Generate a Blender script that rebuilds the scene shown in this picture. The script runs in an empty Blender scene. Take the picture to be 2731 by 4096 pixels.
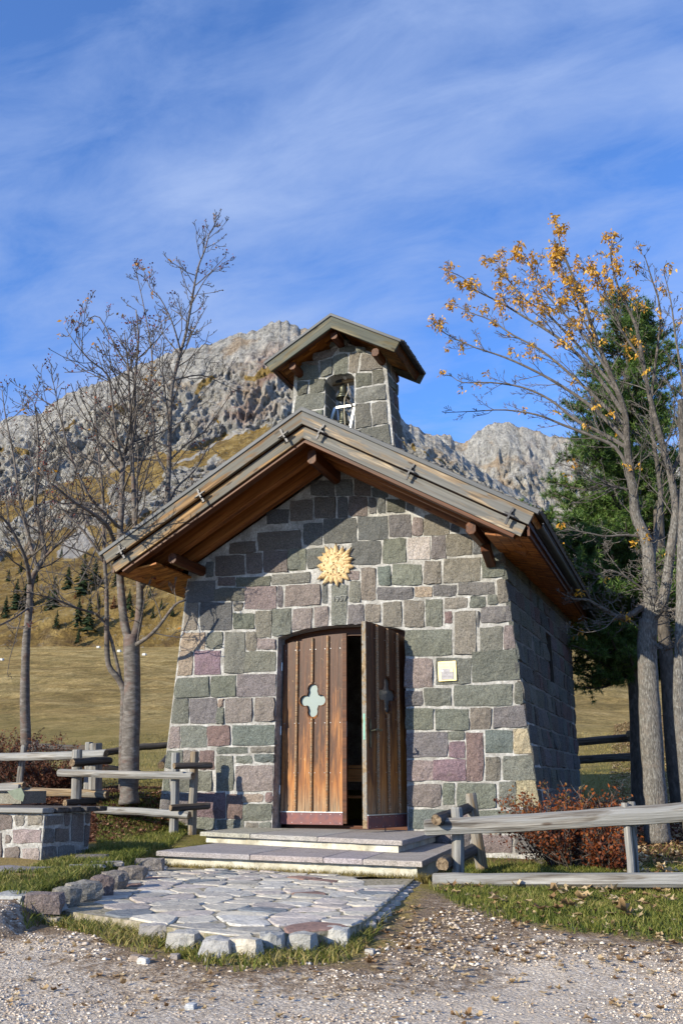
import bpy, math, random
import numpy as np
from mathutils import Vector, Matrix

sc = bpy.context.scene
R = math.radians
# ------------------------------------------------------------------ camera
F_PX, CX, CY = 3650.0, 1365.5, 2048.0
PITCH = math.atan(1072 / F_PX)
YAW = math.atan(1405 / math.hypot(F_PX, 1072))
CAM = np.array([0.0, 0.0, 0.52])
FW = np.array([-math.sin(YAW) * math.cos(PITCH), math.cos(YAW) * math.cos(PITCH), math.sin(PITCH)])
RT = np.array([math.cos(YAW), math.sin(YAW), 0.0])
UP = np.cross(RT, FW)
cam = bpy.data.cameras.new('camera')
cam.sensor_fit = 'VERTICAL'
cam.sensor_height = 36.0
cam.lens = F_PX / 4096 * 36.0
cam.clip_end = 20000
cam.clip_start = 0.05
co = bpy.data.objects.new('camera', cam)
sc.collection.objects.link(co)
co.matrix_world = Matrix(((RT[0], UP[0], -FW[0], CAM[0]), (RT[1], UP[1], -FW[1], CAM[1]), (RT[2], UP[2], -FW[2], CAM[2]), (0, 0, 0, 1)))
sc.camera = co

# ------------------------------------------------------------------ light
SUN = np.array([0.60, 1.0, -0.45])          # direction in which the sunlight travels
SUN = SUN / np.linalg.norm(SUN)
SUN_EL = math.asin(-SUN[2])
SUN_AZ = math.atan2(-SUN[0], -SUN[1])       # clockwise from +Y
world = bpy.data.worlds.new('World')
sc.world = world
world.use_nodes = True
wt = world.node_tree
for n in list(wt.nodes): wt.nodes.remove(n)


class NT:
    """tiny helper to write node trees"""
    def __init__(s, tree): s.t = tree
    def n(s, typ, **kw):
        nd = s.t.nodes.new(typ)
        for k, v in kw.items():
            if k.startswith('i_'):
                nd.inputs[k[2:].replace('_', ' ')].default_value = v
            else:
                setattr(nd, k, v)
        return nd
    def l(s, a, b): s.t.links.new(a, b)
    def math(s, op, a, b=None, c=None, clamp=False):
        m = s.n('ShaderNodeMath', operation=op); m.use_clamp = clamp
        for i, v in enumerate((a, b, c)):
            if v is None: continue
            if isinstance(v, (int, float)): m.inputs[i].default_value = v
            else: s.l(v, m.inputs[i])
        return m.outputs[0]
    def mix(s, fac, a, b, blend='MIX'):
        m = s.n('ShaderNodeMix', data_type='RGBA', blend_type=blend)
        for i, v in ((0, fac), (6, a), (7, b)):
            if isinstance(v, (int, float)): m.inputs[i].default_value = v
            elif isinstance(v, tuple): m.inputs[i].default_value = v if len(v) == 4 else (*v, 1)
            else: s.l(v, m.inputs[i])
        return m.outputs[2]
    def ramp(s, fac, stops, interp='LINEAR'):
        r = s.n('ShaderNodeValToRGB'); s.l(fac, r.inputs[0])
        cr = r.color_ramp; cr.interpolation = interp
        while len(cr.elements) < len(stops): cr.elements.new(0.5)
        for e, (p, c) in zip(cr.elements, stops):
            e.position = p
            e.color = c if isinstance(c, tuple) and len(c) == 4 else ((*c, 1) if isinstance(c, tuple) else (c, c, c, 1))
        return r.outputs[0]
    def mapr(s, v, a, b, c, d):
        m = s.n('ShaderNodeMapRange')
        s.l(v, m.inputs[0])
        for i, x in enumerate((a, b, c, d)): m.inputs[i + 1].default_value = x
        return m.outputs[0]
    def mapping(s, vec, scale=(1, 1, 1), loc=(0, 0, 0), rot=(0, 0, 0)):
        m = s.n('ShaderNodeMapping'); s.l(vec, m.inputs[0])
        m.inputs[1].default_value = loc; m.inputs[2].default_value = rot; m.inputs[3].default_value = scale
        return m.outputs[0]
    def noise(s, vec, scale, detail=4, rough=0.55, dist=0.0, out=0):
        m = s.n('ShaderNodeTexNoise'); s.l(vec, m.inputs['Vector'])
        m.inputs['Scale'].default_value = scale; m.inputs['Detail'].default_value = detail
        m.inputs['Roughness'].default_value = rough; m.inputs['Distortion'].default_value = dist
        return m.outputs[out]
    def voro(s, vec, scale, feature='F1', rnd=1.0, out=0):
        m = s.n('ShaderNodeTexVoronoi', feature=feature); s.l(vec, m.inputs['Vector'])
        m.inputs['Scale'].default_value = scale; m.inputs['Randomness'].default_value = rnd
        return m.outputs[out]


w = NT(wt)
sky = w.n('ShaderNodeTexSky', sky_type='NISHITA')
sky.sun_disc = False
sky.sun_elevation = SUN_EL
sky.sun_rotation = SUN_AZ
sky.altitude = 1800
sky.air_density = 1.0
sky.dust_density = 0.4
sky.ozone_density = 2.2
tc = w.n('ShaderNodeTexCoord')
sep = w.n('ShaderNodeSeparateXYZ'); w.l(tc.outputs['Generated'], sep.inputs[0])
zz = w.math('ADD', w.math('MAXIMUM', sep.outputs[2], 0.0), 0.25)
cmb = w.n('ShaderNodeCombineXYZ')
w.l(w.math('DIVIDE', sep.outputs[0], zz), cmb.inputs[0]); w.l(w.math('DIVIDE', sep.outputs[1], zz), cmb.inputs[1])
cv = w.mapping(cmb.outputs[0], scale=(1.0, 1.5, 1), rot=(0, 0, R(-35)), loc=(2.3, 0.4, 0))
c1 = w.noise(cv, 1.7, 6, 0.48, 0.5)
c2 = w.noise(w.mapping(cmb.outputs[0], scale=(1.0, 2.2, 1), rot=(0, 0, R(12))), 5.0, 10, 0.64, 0.45)
cl = w.math('ADD', w.math('MULTIPLY', c1, 0.62), w.math('MULTIPLY', c2, 0.38))
cl = w.mapr(cl, 0.37, 0.64, 0.08, 0.80)
tint = w.mix(1.0, sky.outputs[0], (0.70, 1.22, 1.88), 'MULTIPLY')
cloudy = w.mix(cl, tint, (2.55, 3.4, 5.5))
bg = w.n('ShaderNodeBackground'); w.l(cloudy, bg.inputs[0]); bg.inputs[1].default_value = 0.11
wo = w.n('ShaderNodeOutputWorld'); w.l(bg.outputs[0], wo.inputs[0])

sl = bpy.data.lights.new('sun', 'SUN'); sl.energy = 5.0; sl.angle = R(0.5); sl.color = (1.0, 0.91, 0.71)
so = bpy.data.objects.new('sun', sl); sc.collection.objects.link(so)
so.rotation_mode = 'QUATERNION'
so.rotation_quaternion = Vector(SUN).to_track_quat('-Z', 'Y')
so.location = (-8, -14, 12)
sc.view_settings.view_transform = 'Standard'
sc.view_settings.look = 'None'
sc.view_settings.gamma = 1.0
sc.view_settings.use_curve_mapping = False
sc.view_settings.exposure = 0.6
sc.cycles.max_bounces = 6
sc.cycles.diffuse_bounces = 3
sc.cycles.transparent_max_bounces = 8


# ------------------------------------------------------------------ measuring helpers (a direction seen from the tripod, met with a wall, a height or a distance)
def ray(x, y): return FW * F_PX + RT * (x - CX) - UP * (y - CY)
def G(x, y, z=0.0):
    d = ray(x, y); return CAM + d * ((z - CAM[2]) / d[2])
def P(x, y, Y, s=0.0):
    d = ray(x, y); t = (Y + s * CAM[2] - CAM[1]) / (d[1] - s * d[2]); return CAM + d * t
def PX(x, y, X):
    d = ray(x, y); return CAM + d * ((X - CAM[0]) / d[0])
def PD(x, y, dist):
    d = ray(x, y); return CAM + d * (dist / math.hypot(d[0], d[1]))

# ------------------------------------------------------------------ noise
def _h(i, j, k, s):
    n = (i * 374761393 + j * 668265263 + k * 1440662683 + s * 1274126177) & 0xffffffff
    n = ((n ^ (n >> 13)) * 1274126177) & 0xffffffff
    n = (n ^ (n >> 16)) & 0xffffffff
    return n / 4294967295.0
def vnoise(x, y, z=0.0, seed=0):
    x, y, z = np.broadcast_arrays(np.asarray(x, float), np.asarray(y, float), np.asarray(z, float))
    i, j, k = np.floor(x).astype(np.int64), np.floor(y).astype(np.int64), np.floor(z).astype(np.int64)
    fx, fy, fz = x - i, y - j, z - k
    ux, uy, uz = (f * f * (3 - 2 * f) for f in (fx, fy, fz))
    r = 0
    for a in (0, 1):
        for b in (0, 1):
            for c in (0, 1):
                r = r + _h(i + a, j + b, k + c, seed) * (ux if a else 1 - ux) * (uy if b else 1 - uy) * (uz if c else 1 - uz)
    return r * 2 - 1
def fbm(x, y, z=0.0, oct=4, seed=0, rough=0.5):
    r = 0; a = 1.0; t = 0; f = 1.0
    for o in range(oct):
        r = r + a * vnoise(np.asarray(x) * f, np.asarray(y) * f, np.asarray(z) * f, seed + o * 17); t += a; a *= rough; f *= 2.03
    return r / t
def ridged(x, y, z=0.0, oct=4, seed=0):
    r = 0; a = 1.0; t = 0; f = 1.0
    for o in range(oct):
        r = r + a * (1 - np.abs(vnoise(np.asarray(x) * f, np.asarray(y) * f, np.asarray(z) * f, seed + o * 13))); t += a; a *= 0.5; f *= 2.1
    return r / t
def sstep(a, b, x):
    t = np.clip((np.asarray(x, float) - a) / (b - a), 0, 1); return t * t * (3 - 2 * t)

# ------------------------------------------------------------------ objects
WM = {}
def _reg(o, M, parent, label, cat, group, kind, color):
    sc.collection.objects.link(o)
    o.matrix_basis = M
    WM[o.name] = M
    if parent is not None:
        o.parent = parent
        o.matrix_parent_inverse = WM[parent.name].inverted()
    if label: o['label'] = label
    if cat: o['category'] = cat
    if group: o['group'] = group
    if kind: o['kind'] = kind
    if color is not None: o.color = (*color[:3], 1.0)
    return o
def empty(name, loc, label=None, cat=None, group=None, parent=None):
    o = bpy.data.objects.new(name, None); o.empty_display_size = 0.2
    return _reg(o, Matrix.Translation(Vector(loc)), parent, label, cat, group, None, None)
def meshobj(name, verts, faces, mat, parent=None, M=None, label=None, cat=None, group=None, kind=None, color=None, smooth=False, mats=None, midx=None, attrs=None):
    me = bpy.data.meshes.new(name)
    if isinstance(verts, np.ndarray) and isinstance(faces, np.ndarray):
        nv, nf, k = len(verts), len(faces), faces.shape[1]
        me.vertices.add(nv); me.vertices.foreach_set('co', verts.astype(np.float32).ravel())
        me.loops.add(nf * k); me.loops.foreach_set('vertex_index', faces.astype(np.int32).ravel())
        me.polygons.add(nf)
        me.polygons.foreach_set('loop_start', np.arange(0, nf * k, k, dtype=np.int32))
        me.update(calc_edges=True)
    else:
        me.from_pydata([tuple(map(float, v)) for v in verts], [], [tuple(int(i) for i in f) for f in faces])
        me.update()
    for m in (mats or ([mat] if mat else [])): me.materials.append(m)
    if midx is not None: me.polygons.foreach_set('material_index', np.asarray(midx, dtype=np.int32))
    if smooth: me.polygons.foreach_set('use_smooth', np.ones(len(me.polygons), dtype=bool))
    if attrs:
        for an, av in attrs.items():
            if av.ndim == 2:
                a = me.attributes.new(an, 'FLOAT_COLOR', 'POINT'); a.data.foreach_set('color', av.astype(np.float32).ravel())
            else:
                a = me.attributes.new(an, 'FLOAT', 'POINT'); a.data.foreach_set('value', av.astype(np.float32))
    o = bpy.data.objects.new(name, me)
    return _reg(o, M if M is not None else Matrix.Identity(4), parent, label, cat, group, kind, color)

class MB:
    def __init__(s): s.v = []; s.f = []; s.m = []
    def add(s, vs, fs, mi=0):
        b = len(s.v); s.v += [tuple(map(float, v)) for v in vs]; s.f += [tuple(b + i for i in f) for f in fs]; s.m += [mi] * len(fs); return s
    def box(s, lo, hi, mi=0):
        x0, y0, z0 = lo; x1, y1, z1 = hi
        return s.add([(x0, y0, z0), (x1, y0, z0), (x1, y1, z0), (x0, y1, z0), (x0, y0, z1), (x1, y0, z1), (x1, y1, z1), (x0, y1, z1)],
                     [(0, 3, 2, 1), (4, 5, 6, 7), (0, 1, 5, 4), (1, 2, 6, 5), (2, 3, 7, 6), (3, 0, 4, 7)], mi)
    def prism(s, poly, y0, y1, mi=0):
        """polygon of (x, z), counter-clockwise seen from -Y, extruded from y0 to y1 (numbers or functions of z)"""
        n = len(poly)
        f0 = y0 if callable(y0) else (lambda z: y0)
        f1 = y1 if callable(y1) else (lambda z: y1)
        vs = [(x, f0(z), z) for x, z in poly] + [(x, f1(z), z) for x, z in poly]
        fs = [tuple(range(n)), tuple(range(2 * n - 1, n - 1, -1))] + [(i, i + n, (i + 1) % n + n, (i + 1) % n) for i in range(n)]
        return s.add(vs, fs, mi)
    def zprism(s, poly, z0, z1, mi=0):
        """polygon of (x, y) counter-clockwise from above"""
        n = len(poly)
        vs = [(x, y, z0) for x, y in poly] + [(x, y, z1) for x, y in poly]
        fs = [tuple(range(n - 1, -1, -1)), tuple(range(n, 2 * n))] + [(i, (i + 1) % n, (i + 1) % n + n, i + n) for i in range(n)]
        return s.add(vs, fs, mi)
    def tube(s, pts, rad, n=8, caps=True, mi=0, cap_mi=None, squash=None):
        pts = [np.array(p, float) for p in pts]
        rad = [rad] * len(pts) if isinstance(rad, (int, float)) else rad
        b = len(s.v); prev = None
        for i, p in enumerate(pts):
            t = (pts[min(i + 1, len(pts) - 1)] - pts[max(i - 1, 0)]); t = t / (np.linalg.norm(t) + 1e-9)
            if prev is None:
                a = np.array([0, 0, 1.0]) if abs(t[2]) < 0.9 else np.array([1.0, 0, 0])
            else: a = prev
            u = a - t * (a @ t); u = u / (np.linalg.norm(u) + 1e-9); v = np.cross(t, u); prev = u
            for k in range(n):
                an = 2 * math.pi * k / n
                rr = rad[i] * (squash[k % len(squash)] if squash else 1)
                s.v.append(tuple(p + (u * math.cos(an) + v * math.sin(an)) * rr))
        for i in range(len(pts) - 1):
            for k in range(n):
                a0 = b + i * n + k; a1 = b + i * n + (k + 1) % n
                s.f.append((a0, a1, a1 + n, a0 + n)); s.m.append(mi)
        if caps:
            c = mi if cap_mi is None else cap_mi
            s.f.append(tuple(b + k for k in range(n - 1, -1, -1))); s.m.append(c)
            s.f.append(tuple(b + (len(pts) - 1) * n + k for k in range(n))); s.m.append(c)
        return s
    def lathe(s, c, prof, n=20, mi=0, axis=2):
        b = len(s.v)
        for r, z in prof:
            for k in range(n):
                a = 2 * math.pi * k / n
                s.v.append((c[0] + r * math.cos(a), c[1] + r * math.sin(a), c[2] + z))
        for i in range(len(prof) - 1):
            for k in range(n):
                a0 = b + i * n + k; a1 = b + i * n + (k + 1) % n
                s.f.append((a0, a1, a1 + n, a0 + n)); s.m.append(mi)
        return s
    def obj(s, name, mat, parent=None, **kw):
        mats = mat if isinstance(mat, list) else [mat]
        return meshobj(name, s.v, s.f, None, parent, mats=mats, midx=s.m if len(mats) > 1 else None, **kw)

def frame(origin, xdir, updir):
    """matrix whose X axis runs along xdir and Z axis as near updir as it can"""
    x = Vector(xdir).normalized(); z = Vector(updir); z = (z - x * z.dot(x)).normalized(); y = z.cross(x)
    return Matrix(((x[0], y[0], z[0], origin[0]), (x[1], y[1], z[1], origin[1]), (x[2], y[2], z[2], origin[2]), (0, 0, 0, 1)))
def chamfer_box_mesh(L, W, H, c, mb=None, mi=0, x0=0.0, end_mi=None):
    """board along local X from x0 to x0+L, width W along Y, height H along Z, with chamfered long edges and ends"""
    mb = mb or MB()
    w2, h2 = W / 2, H / 2
    def sect(k): return [(-w2 + c + k, -h2 + k), (w2 - c - k, -h2 + k), (w2 - k, -h2 + c + k), (w2 - k, h2 - c - k), (w2 - c - k, h2 - k), (-w2 + c + k, h2 - k), (-w2 + k, h2 - c - k), (-w2 + k, -h2 + c + k)]
    e = min(c, 0.004)
    secs = [(x0, sect(e)), (x0 + e, sect(0)), (x0 + L - e, sect(0)), (x0 + L, sect(e))]
    b = len(mb.v)
    for x, sct in secs: mb.v += [(x, y, z) for y, z in sct]
    for i in range(3):
        for k in range(8):
            mb.f.append((b + i * 8 + k, b + i * 8 + (k + 1) % 8, b + (i + 1) * 8 + (k + 1) % 8, b + (i + 1) * 8 + k)); mb.m.append(mi)
    em = mi if end_mi is None else end_mi
    mb.f.append(tuple(b + k for k in range(7, -1, -1))); mb.m.append(em)
    mb.f.append(tuple(b + 24 + k for k in range(8))); mb.m.append(em)
    return mb
def beam(name, p0, p1, W, H, mat, parent=None, up=(0, 0, 1), c=0.006, **kw):
    p0, p1 = np.array(p0, float), np.array(p1, float)
    L = float(np.linalg.norm(p1 - p0))
    M = frame(p0, p1 - p0, up)
    return chamfer_box_mesh(L, W, H, c).obj(name, mat, parent, M=M, **kw)
def log(name, p0, p1, r0, r1, mats, parent=None, n=12, seed=0, cracks=True, **kw):
    """round pole with uneven section, slight bow and cracked end grain; mats = [side, end]"""
    rg = random.Random(seed)
    p0, p1 = np.array(p0, float), np.array(p1, float)
    L = float(np.linalg.norm(p1 - p0)); M = frame(p0, p1 - p0, (0, 0, 1) if abs((p1 - p0)[2]) < 0.9 * L else (0, 1, 0))
    ns = max(5, int(L / 0.16)); mb = MB()
    sq = [1 + rg.uniform(-.07, .07) for _ in range(n)]
    crack = rg.randrange(n)
    bow = rg.uniform(-.012, .012) * L
    pts, rads = [], []
    for i in range(ns + 1):
        t = i / ns
        pts.append((t * L, bow * math.sin(math.pi * t) + rg.uniform(-.003, .003), bow * .6 * math.sin(math.pi * t) + rg.uniform(-.003, .003)))
        rr = r0 + (r1 - r0) * t + rg.uniform(-.02, .02) * r0
        rads.append(rr)
    rads[0] *= .9; rads[-1] *= .9
    pts = [(-0.004, pts[0][1], pts[0][2])] + [(0.01, pts[0][1], pts[0][2])] + pts[1:-1] + [(L - .01, pts[-1][1], pts[-1][2]), (L + .004, pts[-1][1], pts[-1][2])]
    rads = [rads[0], rads[0] * 1.09] + rads[1:-1] + [rads[-1] * 1.09, rads[-1]]
    if cracks: sq[crack] *= .84
    mb.tube(pts, rads, n=n, mi=0, cap_mi=1, squash=sq)
    return mb.obj(name, mats, parent, M=M, smooth=False, **kw)
# ------------------------------------------------------------------ materials
def new_mat(name):
    m = bpy.data.materials.new(name); m.use_nodes = True
    t = m.node_tree
    for n in list(t.nodes): t.nodes.remove(n)
    k = NT(t)
    out = k.n('ShaderNodeOutputMaterial'); b = k.n('ShaderNodeBsdfPrincipled'); k.l(b.outputs[0], out.inputs[0])
    b.inputs['Specular IOR Level'].default_value = 0.3
    tc = k.n('ShaderNodeTexCoord'); oi = k.n('ShaderNodeObjectInfo')
    off = k.n('ShaderNodeCombineXYZ')
    k.l(k.math('MULTIPLY', oi.outputs['Random'], 37.0), off.inputs[0]); k.l(k.math('MULTIPLY', oi.outputs['Random'], 91.0), off.inputs[1]); k.l(k.math('MULTIPLY', oi.outputs['Random'], 53.0), off.inputs[2])
    va = k.n('ShaderNodeVectorMath', operation='ADD'); k.l(tc.outputs['Object'], va.inputs[0]); k.l(off.outputs[0], va.inputs[1])
    return m, k, b, va.outputs[0], oi, tc
def bump(k, b, h, strength=0.5, dist=0.01):
    n = k.n('ShaderNodeBump'); n.inputs['Strength'].default_value = strength; n.inputs['Distance'].default_value = dist
    k.l(h, n.inputs['Height']); k.l(n.outputs[0], b.inputs['Normal']); return n

# stone: the block's own colour comes from the object
def stone_mat(name, grain=1.0, lichen=0.25, usecol=None, dist=0.012):
    m, k, b, v, oi, tc = new_mat(name)
    base = oi.outputs['Color'] if usecol is None else k.mix(0.0, usecol, usecol)
    big = k.noise(v, 4.5, 5, 0.6, 0.4); mid = k.noise(v, 19, 5, 0.65)
    fine = k.noise(v, 85, 4, 0.85); fine2 = k.noise(v, 330, 2, 0.7)
    c = k.mix(k.mapr(big, .32, .68, 0, .55), base, k.mix(1.0, base, (0.62, 0.60, 0.54), 'MULTIPLY'))
    c = k.mix(k.mapr(mid, .5, .75, 0, .45), c, k.mix(1.0, base, (1.30, 1.22, 1.16), 'MULTIPLY'))
    sp = k.mapr(fine, .37, .63, .42, 1.68)
    spc = k.n('ShaderNodeCombineColor')
    for i in range(3): k.l(sp, spc.inputs[i])
    c = k.mix(.85, c, k.mix(1.0, c, spc.outputs[0], 'MULTIPLY'))
    lm = k.math('MULTIPLY', k.mapr(fine2, .58, .68, 0, 1), .45)
    c = k.mix(lm, c, (0.55, 0.53, 0.50))
    li = k.math('MULTIPLY', k.mapr(k.noise(v, 9, 6, .7, .8), .62, .70, 0, 1), lichen)
    c = k.mix(li, c, (0.36, 0.34, 0.28))
    k.l(c, b.inputs['Base Color']); b.inputs['Roughness'].default_value = 0.9
    h = k.math('ADD', k.math('MULTIPLY', k.noise(v, 26, 7, .72, .6), 1.0), k.math('MULTIPLY', k.noise(v, 8, 3, .5, .9), 0.9))
    h = k.math('ADD', h, k.math('MULTIPLY', fine, .22))
    bump(k, b, h, 1.0 * grain, dist)
    return m
M_stone = stone_mat('rough_stone', dist=0.04)
M_stone_smooth = stone_mat('worn_stone', 0.6, .3, dist=0.015)

def mortar_mat():
    m, k, b, v, oi, tc = new_mat('mortar')
    n1 = k.noise(v, 5, 5, .6); n2 = k.noise(v, 40, 5, .7)
    c = k.ramp(n1, [(.28, (.24, .23, .21)), (.50, (.44, .43, .415)), (.70, (.64, .635, .625))])
    c = k.mix(k.mapr(n2, .35, .7, .6, 0), c, (.13, .12, .11))
    k.l(c, b.inputs['Base Color']); b.inputs['Roughness'].default_value = .95
    bump(k, b, k.math('ADD', n2, k.math('MULTIPLY', n1, 1.2)), .9, .012)
    return m
M_mortar = mortar_mat()

def wood_mat(name, dark, mid, light, grey=0.0, greycol=(.30, .30, .30), rough=.7, scale=1.0, axis=0, spec=.3, contrast=1.0, knots=True, bd=.003):
    m, k, b, v, oi, tc = new_mat(name)
    sc3 = [26 * scale] * 3; sc3[axis] = 1.3 * scale
    g = k.noise(k.mapping(v, scale=tuple(sc3)), 1.0, 6, .62, .5)
    sc4 = [90 * scale] * 3; sc4[axis] = 2.2 * scale
    g2 = k.noise(k.mapping(v, scale=tuple(sc4)), 1.0, 4, .6, .2)
    sc5 = [9.0] * 3; sc5[axis] = 1.1
    g3 = k.noise(k.mapping(v, scale=tuple(sc5)), 1.0, 4, .6, .8)
    c = k.ramp(g, [(.30, dark), (.50, mid), (.70, light)])
    c = k.mix(k.mapr(g2, .38, .62, .55 * contrast, 0), c, k.mix(1.0, c, (.35, .30, .26), 'MULTIPLY'))
    if grey > 0:
        gm = k.mapr(g3, .34 + .26 * grey, .44 + .26 * grey, 1, 0) if grey < 1 else 1.0
        gc = k.mix(k.mapr(g2, .35, .65, 0, .8), greycol, tuple(x * .42 for x in greycol))
        gc = k.mix(k.mapr(g, .35, .65, .5, 0), gc, tuple(x * .6 for x in greycol))
        c = k.mix(gm if grey < 1 else .93, c, gc)
    if knots:
        kn = k.voro(k.mapping(v, scale=tuple([9 if i != axis else 2.4 for i in range(3)])), 1.0)
        c = k.mix(k.mapr(kn, .07, .13, .8, 0), c, k.mix(1.0, c, (.30, .20, .14), 'MULTIPLY'))
    k.l(c, b.inputs['Base Color']); b.inputs['Roughness'].default_value = rough
    b.inputs['Specular IOR Level'].default_value = spec
    bump(k, b, k.math('ADD', g, k.math('MULTIPLY', g2, .7)), .8, bd)
    return m
M_silver = wood_mat('silvered_wood', (.07, .06, .052), (.25, .235, .215), (.42, .405, .38), .55, (.31, .305, .295), .85, .8, bd=.012, contrast=1.5)
M_logdark = wood_mat('dark_weathered_wood', (.025, .02, .015), (.075, .06, .048), (.15, .12, .10), .3, (.10, .09, .085), .85, .8, bd=.010, contrast=1.3)
M_logtan = wood_mat('tan_weathered_wood', (.10, .07, .04), (.29, .21, .125), (.45, .35, .23), .4, (.29, .265, .23), .85, .8, bd=.010, contrast=1.4)
M_fascia_gold = wood_mat('golden_board', (.05, .03, .014), (.25, .14, .053), (.52, .36, .18), .44, (.15, .14, .12), .7, .5, contrast=1.5)
M_fascia_grey = wood_mat('greyed_board', (.05, .042, .035), (.27, .20, .13), (.62, .51, .37), .53, (.17, .165, .155), .7, .5, contrast=1.5)
M_edge = wood_mat('grey_edge_board', (.06, .06, .065), (.12, .125, .13), (.2, .21, .22), 1.0, (.125, .13, .14), .6, .6, knots=False)
M_tower_board = wood_mat('lichened_board', (.045, .04, .022), (.14, .12, .07), (.27, .235, .155), .5, (.11, .115, .095), .8, .5, contrast=1.4)
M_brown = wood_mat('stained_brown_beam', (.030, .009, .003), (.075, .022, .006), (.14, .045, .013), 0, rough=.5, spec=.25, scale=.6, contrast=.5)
M_soffit = wood_mat('stained_soffit_with_glow', (.06, .018, .004), (.34, .115, .022), (.62, .28, .07), 0, rough=.55, spec=.25, scale=.6, contrast=.6)  # orange stain, lightened to carry the glow bounced up from the ground
M_brown_lit = wood_mat('brown_beam_bounce_lit', (.06, .018, .005), (.22, .075, .018), (.38, .15, .04), 0, rough=.5, spec=.25, scale=.6, contrast=.5)  # lit copy of the brown beam, bounce glow put into its colour
M_pew = wood_mat('varnished_pine', (.5, .25, .09), (.65, .36, .14), (.75, .45, .20), 0, rough=.4, spec=.5)
def endgrain():
    m, k, b, v, oi, tc = new_mat('cracked_end_grain')
    c = k.ramp(k.noise(v, 38, 5, .7, .5), [(.3, (.035, .024, .016)), (.5, (.17, .12, .075)), (.7, (.36, .28, .19))])
    k.l(c, b.inputs['Base Color']); b.inputs['Roughness'].default_value = .95
    bump(k, b, k.noise(v, 60, 4, .7), 1, .01)
    return m
M_end = endgrain()

def door_mat():
    """varnish worn off towards the foot of the planks and along their edges; planks run along local Z"""
    m, k, b, v, oi, tc = new_mat('worn_door_plank')
    g = k.noise(k.mapping(v, scale=(34, 34, 1.5)), 1, 6, .62, .5)
    g2 = k.noise(k.mapping(v, scale=(120, 120, 2.5)), 1, 4, .65)
    worn = k.noise(k.mapping(v, scale=(5, 5, 1.1)), 1, 5, .62, .5)
    sp = k.n('ShaderNodeSeparateXYZ'); k.l(tc.outputs['Object'], sp.inputs[0])
    low = k.mapr(sp.outputs[2], .22, 1.75, .14, -.10)
    wv = k.math('ADD', k.math('ADD', k.math('MULTIPLY', worn, .65), k.math('MULTIPLY', g2, .35)), low)
    dark = k.ramp(g, [(.3, (.028, .010, .004)), (.55, (.075, .025, .009)), (.75, (.14, .052, .018))])
    oran = k.ramp(g2, [(.3, (.13, .038, .008)), (.5, (.33, .115, .022)), (.7, (.55, .25, .06))])
    c = k.mix(k.mapr(wv, .47, .63, 0, .95), dark, oran)
    foot = k.mapr(sp.outputs[2], .22, .48, .85, 0)
    pale = k.ramp(g2, [(.35, (.06, .04, .022)), (.55, (.25, .19, .12)), (.7, (.44, .37, .26))])
    c = k.mix(k.math('MULTIPLY', foot, k.mapr(g, .35, .6, .3, 1)), c, pale)
    fl = k.mapr(k.noise(k.mapping(v, scale=(60, 60, 12)), 1, 4, .7), .665, .70, 0, .8)
    c = k.mix(fl, c, (.50, .30, .13))
    k.l(c, b.inputs['Base Color']); b.inputs['Roughness'].default_value = .5; b.inputs['Specular IOR Level'].default_value = .35
    bump(k, b, k.math('ADD', g, k.math('MULTIPLY', g2, .8)), .8, .003)
    return m
M_door = door_mat()

def plain(name, col, rough=.6, metal=0.0, var=.3, scale=20, bs=.3, bd=.004, spec=.4, col2=None):
    m, k, b, v, oi, tc = new_mat(name)
    n = k.noise(v, scale, 5, .65)
    c = k.mix(k.mapr(n, .35, .65, 0, 1), col, col2 or tuple(x * (1 - var) for x in col))
    k.l(c, b.inputs['Base Color']); b.inputs['Roughness'].default_value = rough; b.inputs['Metallic'].default_value = metal
    b.inputs['Specular IOR Level'].default_value = spec
    bump(k, b, n, bs, bd)
    return m
M_mortar_shade = plain('shade_darkened_mortar', (.17, .165, .155), .95, 0, .5, 25, .8, .012)  # darkened so the colour carries the shade of the right side wall
M_iron = plain('dark_iron', (.045, .045, .05), .45, .7)
M_steel = plain('galvanised_steel', (.62, .64, .66), .35, .8, .2)
M_bell = plain('patinated_bronze', (.16, .16, .12), .38, .85, .45, 12, col2=(.07, .075, .06))
M_rust = plain('rusty_kick_plate', (.20, .075, .065), .55, .3, .4, 14, .3, .003, col2=(.12, .06, .07))
M_gold = plain('brass_plate', (.72, .58, .26), .4, .35, .1, 30)
M_zinc = plain('grey_engraved_plate', (.23, .22, .24), .5, .4, .2)
M_ornament = wood_mat('carved_limewood', (.34, .20, .08), (.64, .46, .24), (.80, .66, .42), 0, rough=.65, scale=.9, axis=2, knots=False, contrast=.8, bd=.006)
M_orndark = plain('burnt_carving_line', (.16, .07, .02), .7)
M_glass = None
def glass_mat():
    m, k, b, v, oi, tc = new_mat('frosted_pane')
    b.inputs['Base Color'].default_value = (.22, .27, .26, 1); b.inputs['Roughness'].default_value = .35
    b.inputs['Specular IOR Level'].default_value = .4
    return m
M_glass = glass_mat()
def clear_mat():
    m, k, b, v, oi, tc = new_mat('clear_pane')
    b.inputs['Base Color'].default_value = (.10, .095, .085, 1); b.inputs['Roughness'].default_value = .08
    b.inputs['Specular IOR Level'].default_value = .8
    return m
M_clear = clear_mat()
M_dark = plain('dark_interior_shade', (.05, .045, .04), .9)  # near-black, puts the shade of window slit and nave into the colour
M_slate = plain('roof_shingle', (.10, .095, .09), .85, 0, .4, 8, .6, .01)
M_moss = plain('moss', (.055, .06, .018), .95, 0, .5, 60, 1, .01)
M_rope = plain('pale_rope', (.55, .48, .36), .9)
M_white = plain('white_enamel', (.8, .8, .8), .4)
M_rusty = plain('rusty_housing', (.26, .12, .06), .6)

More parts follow.
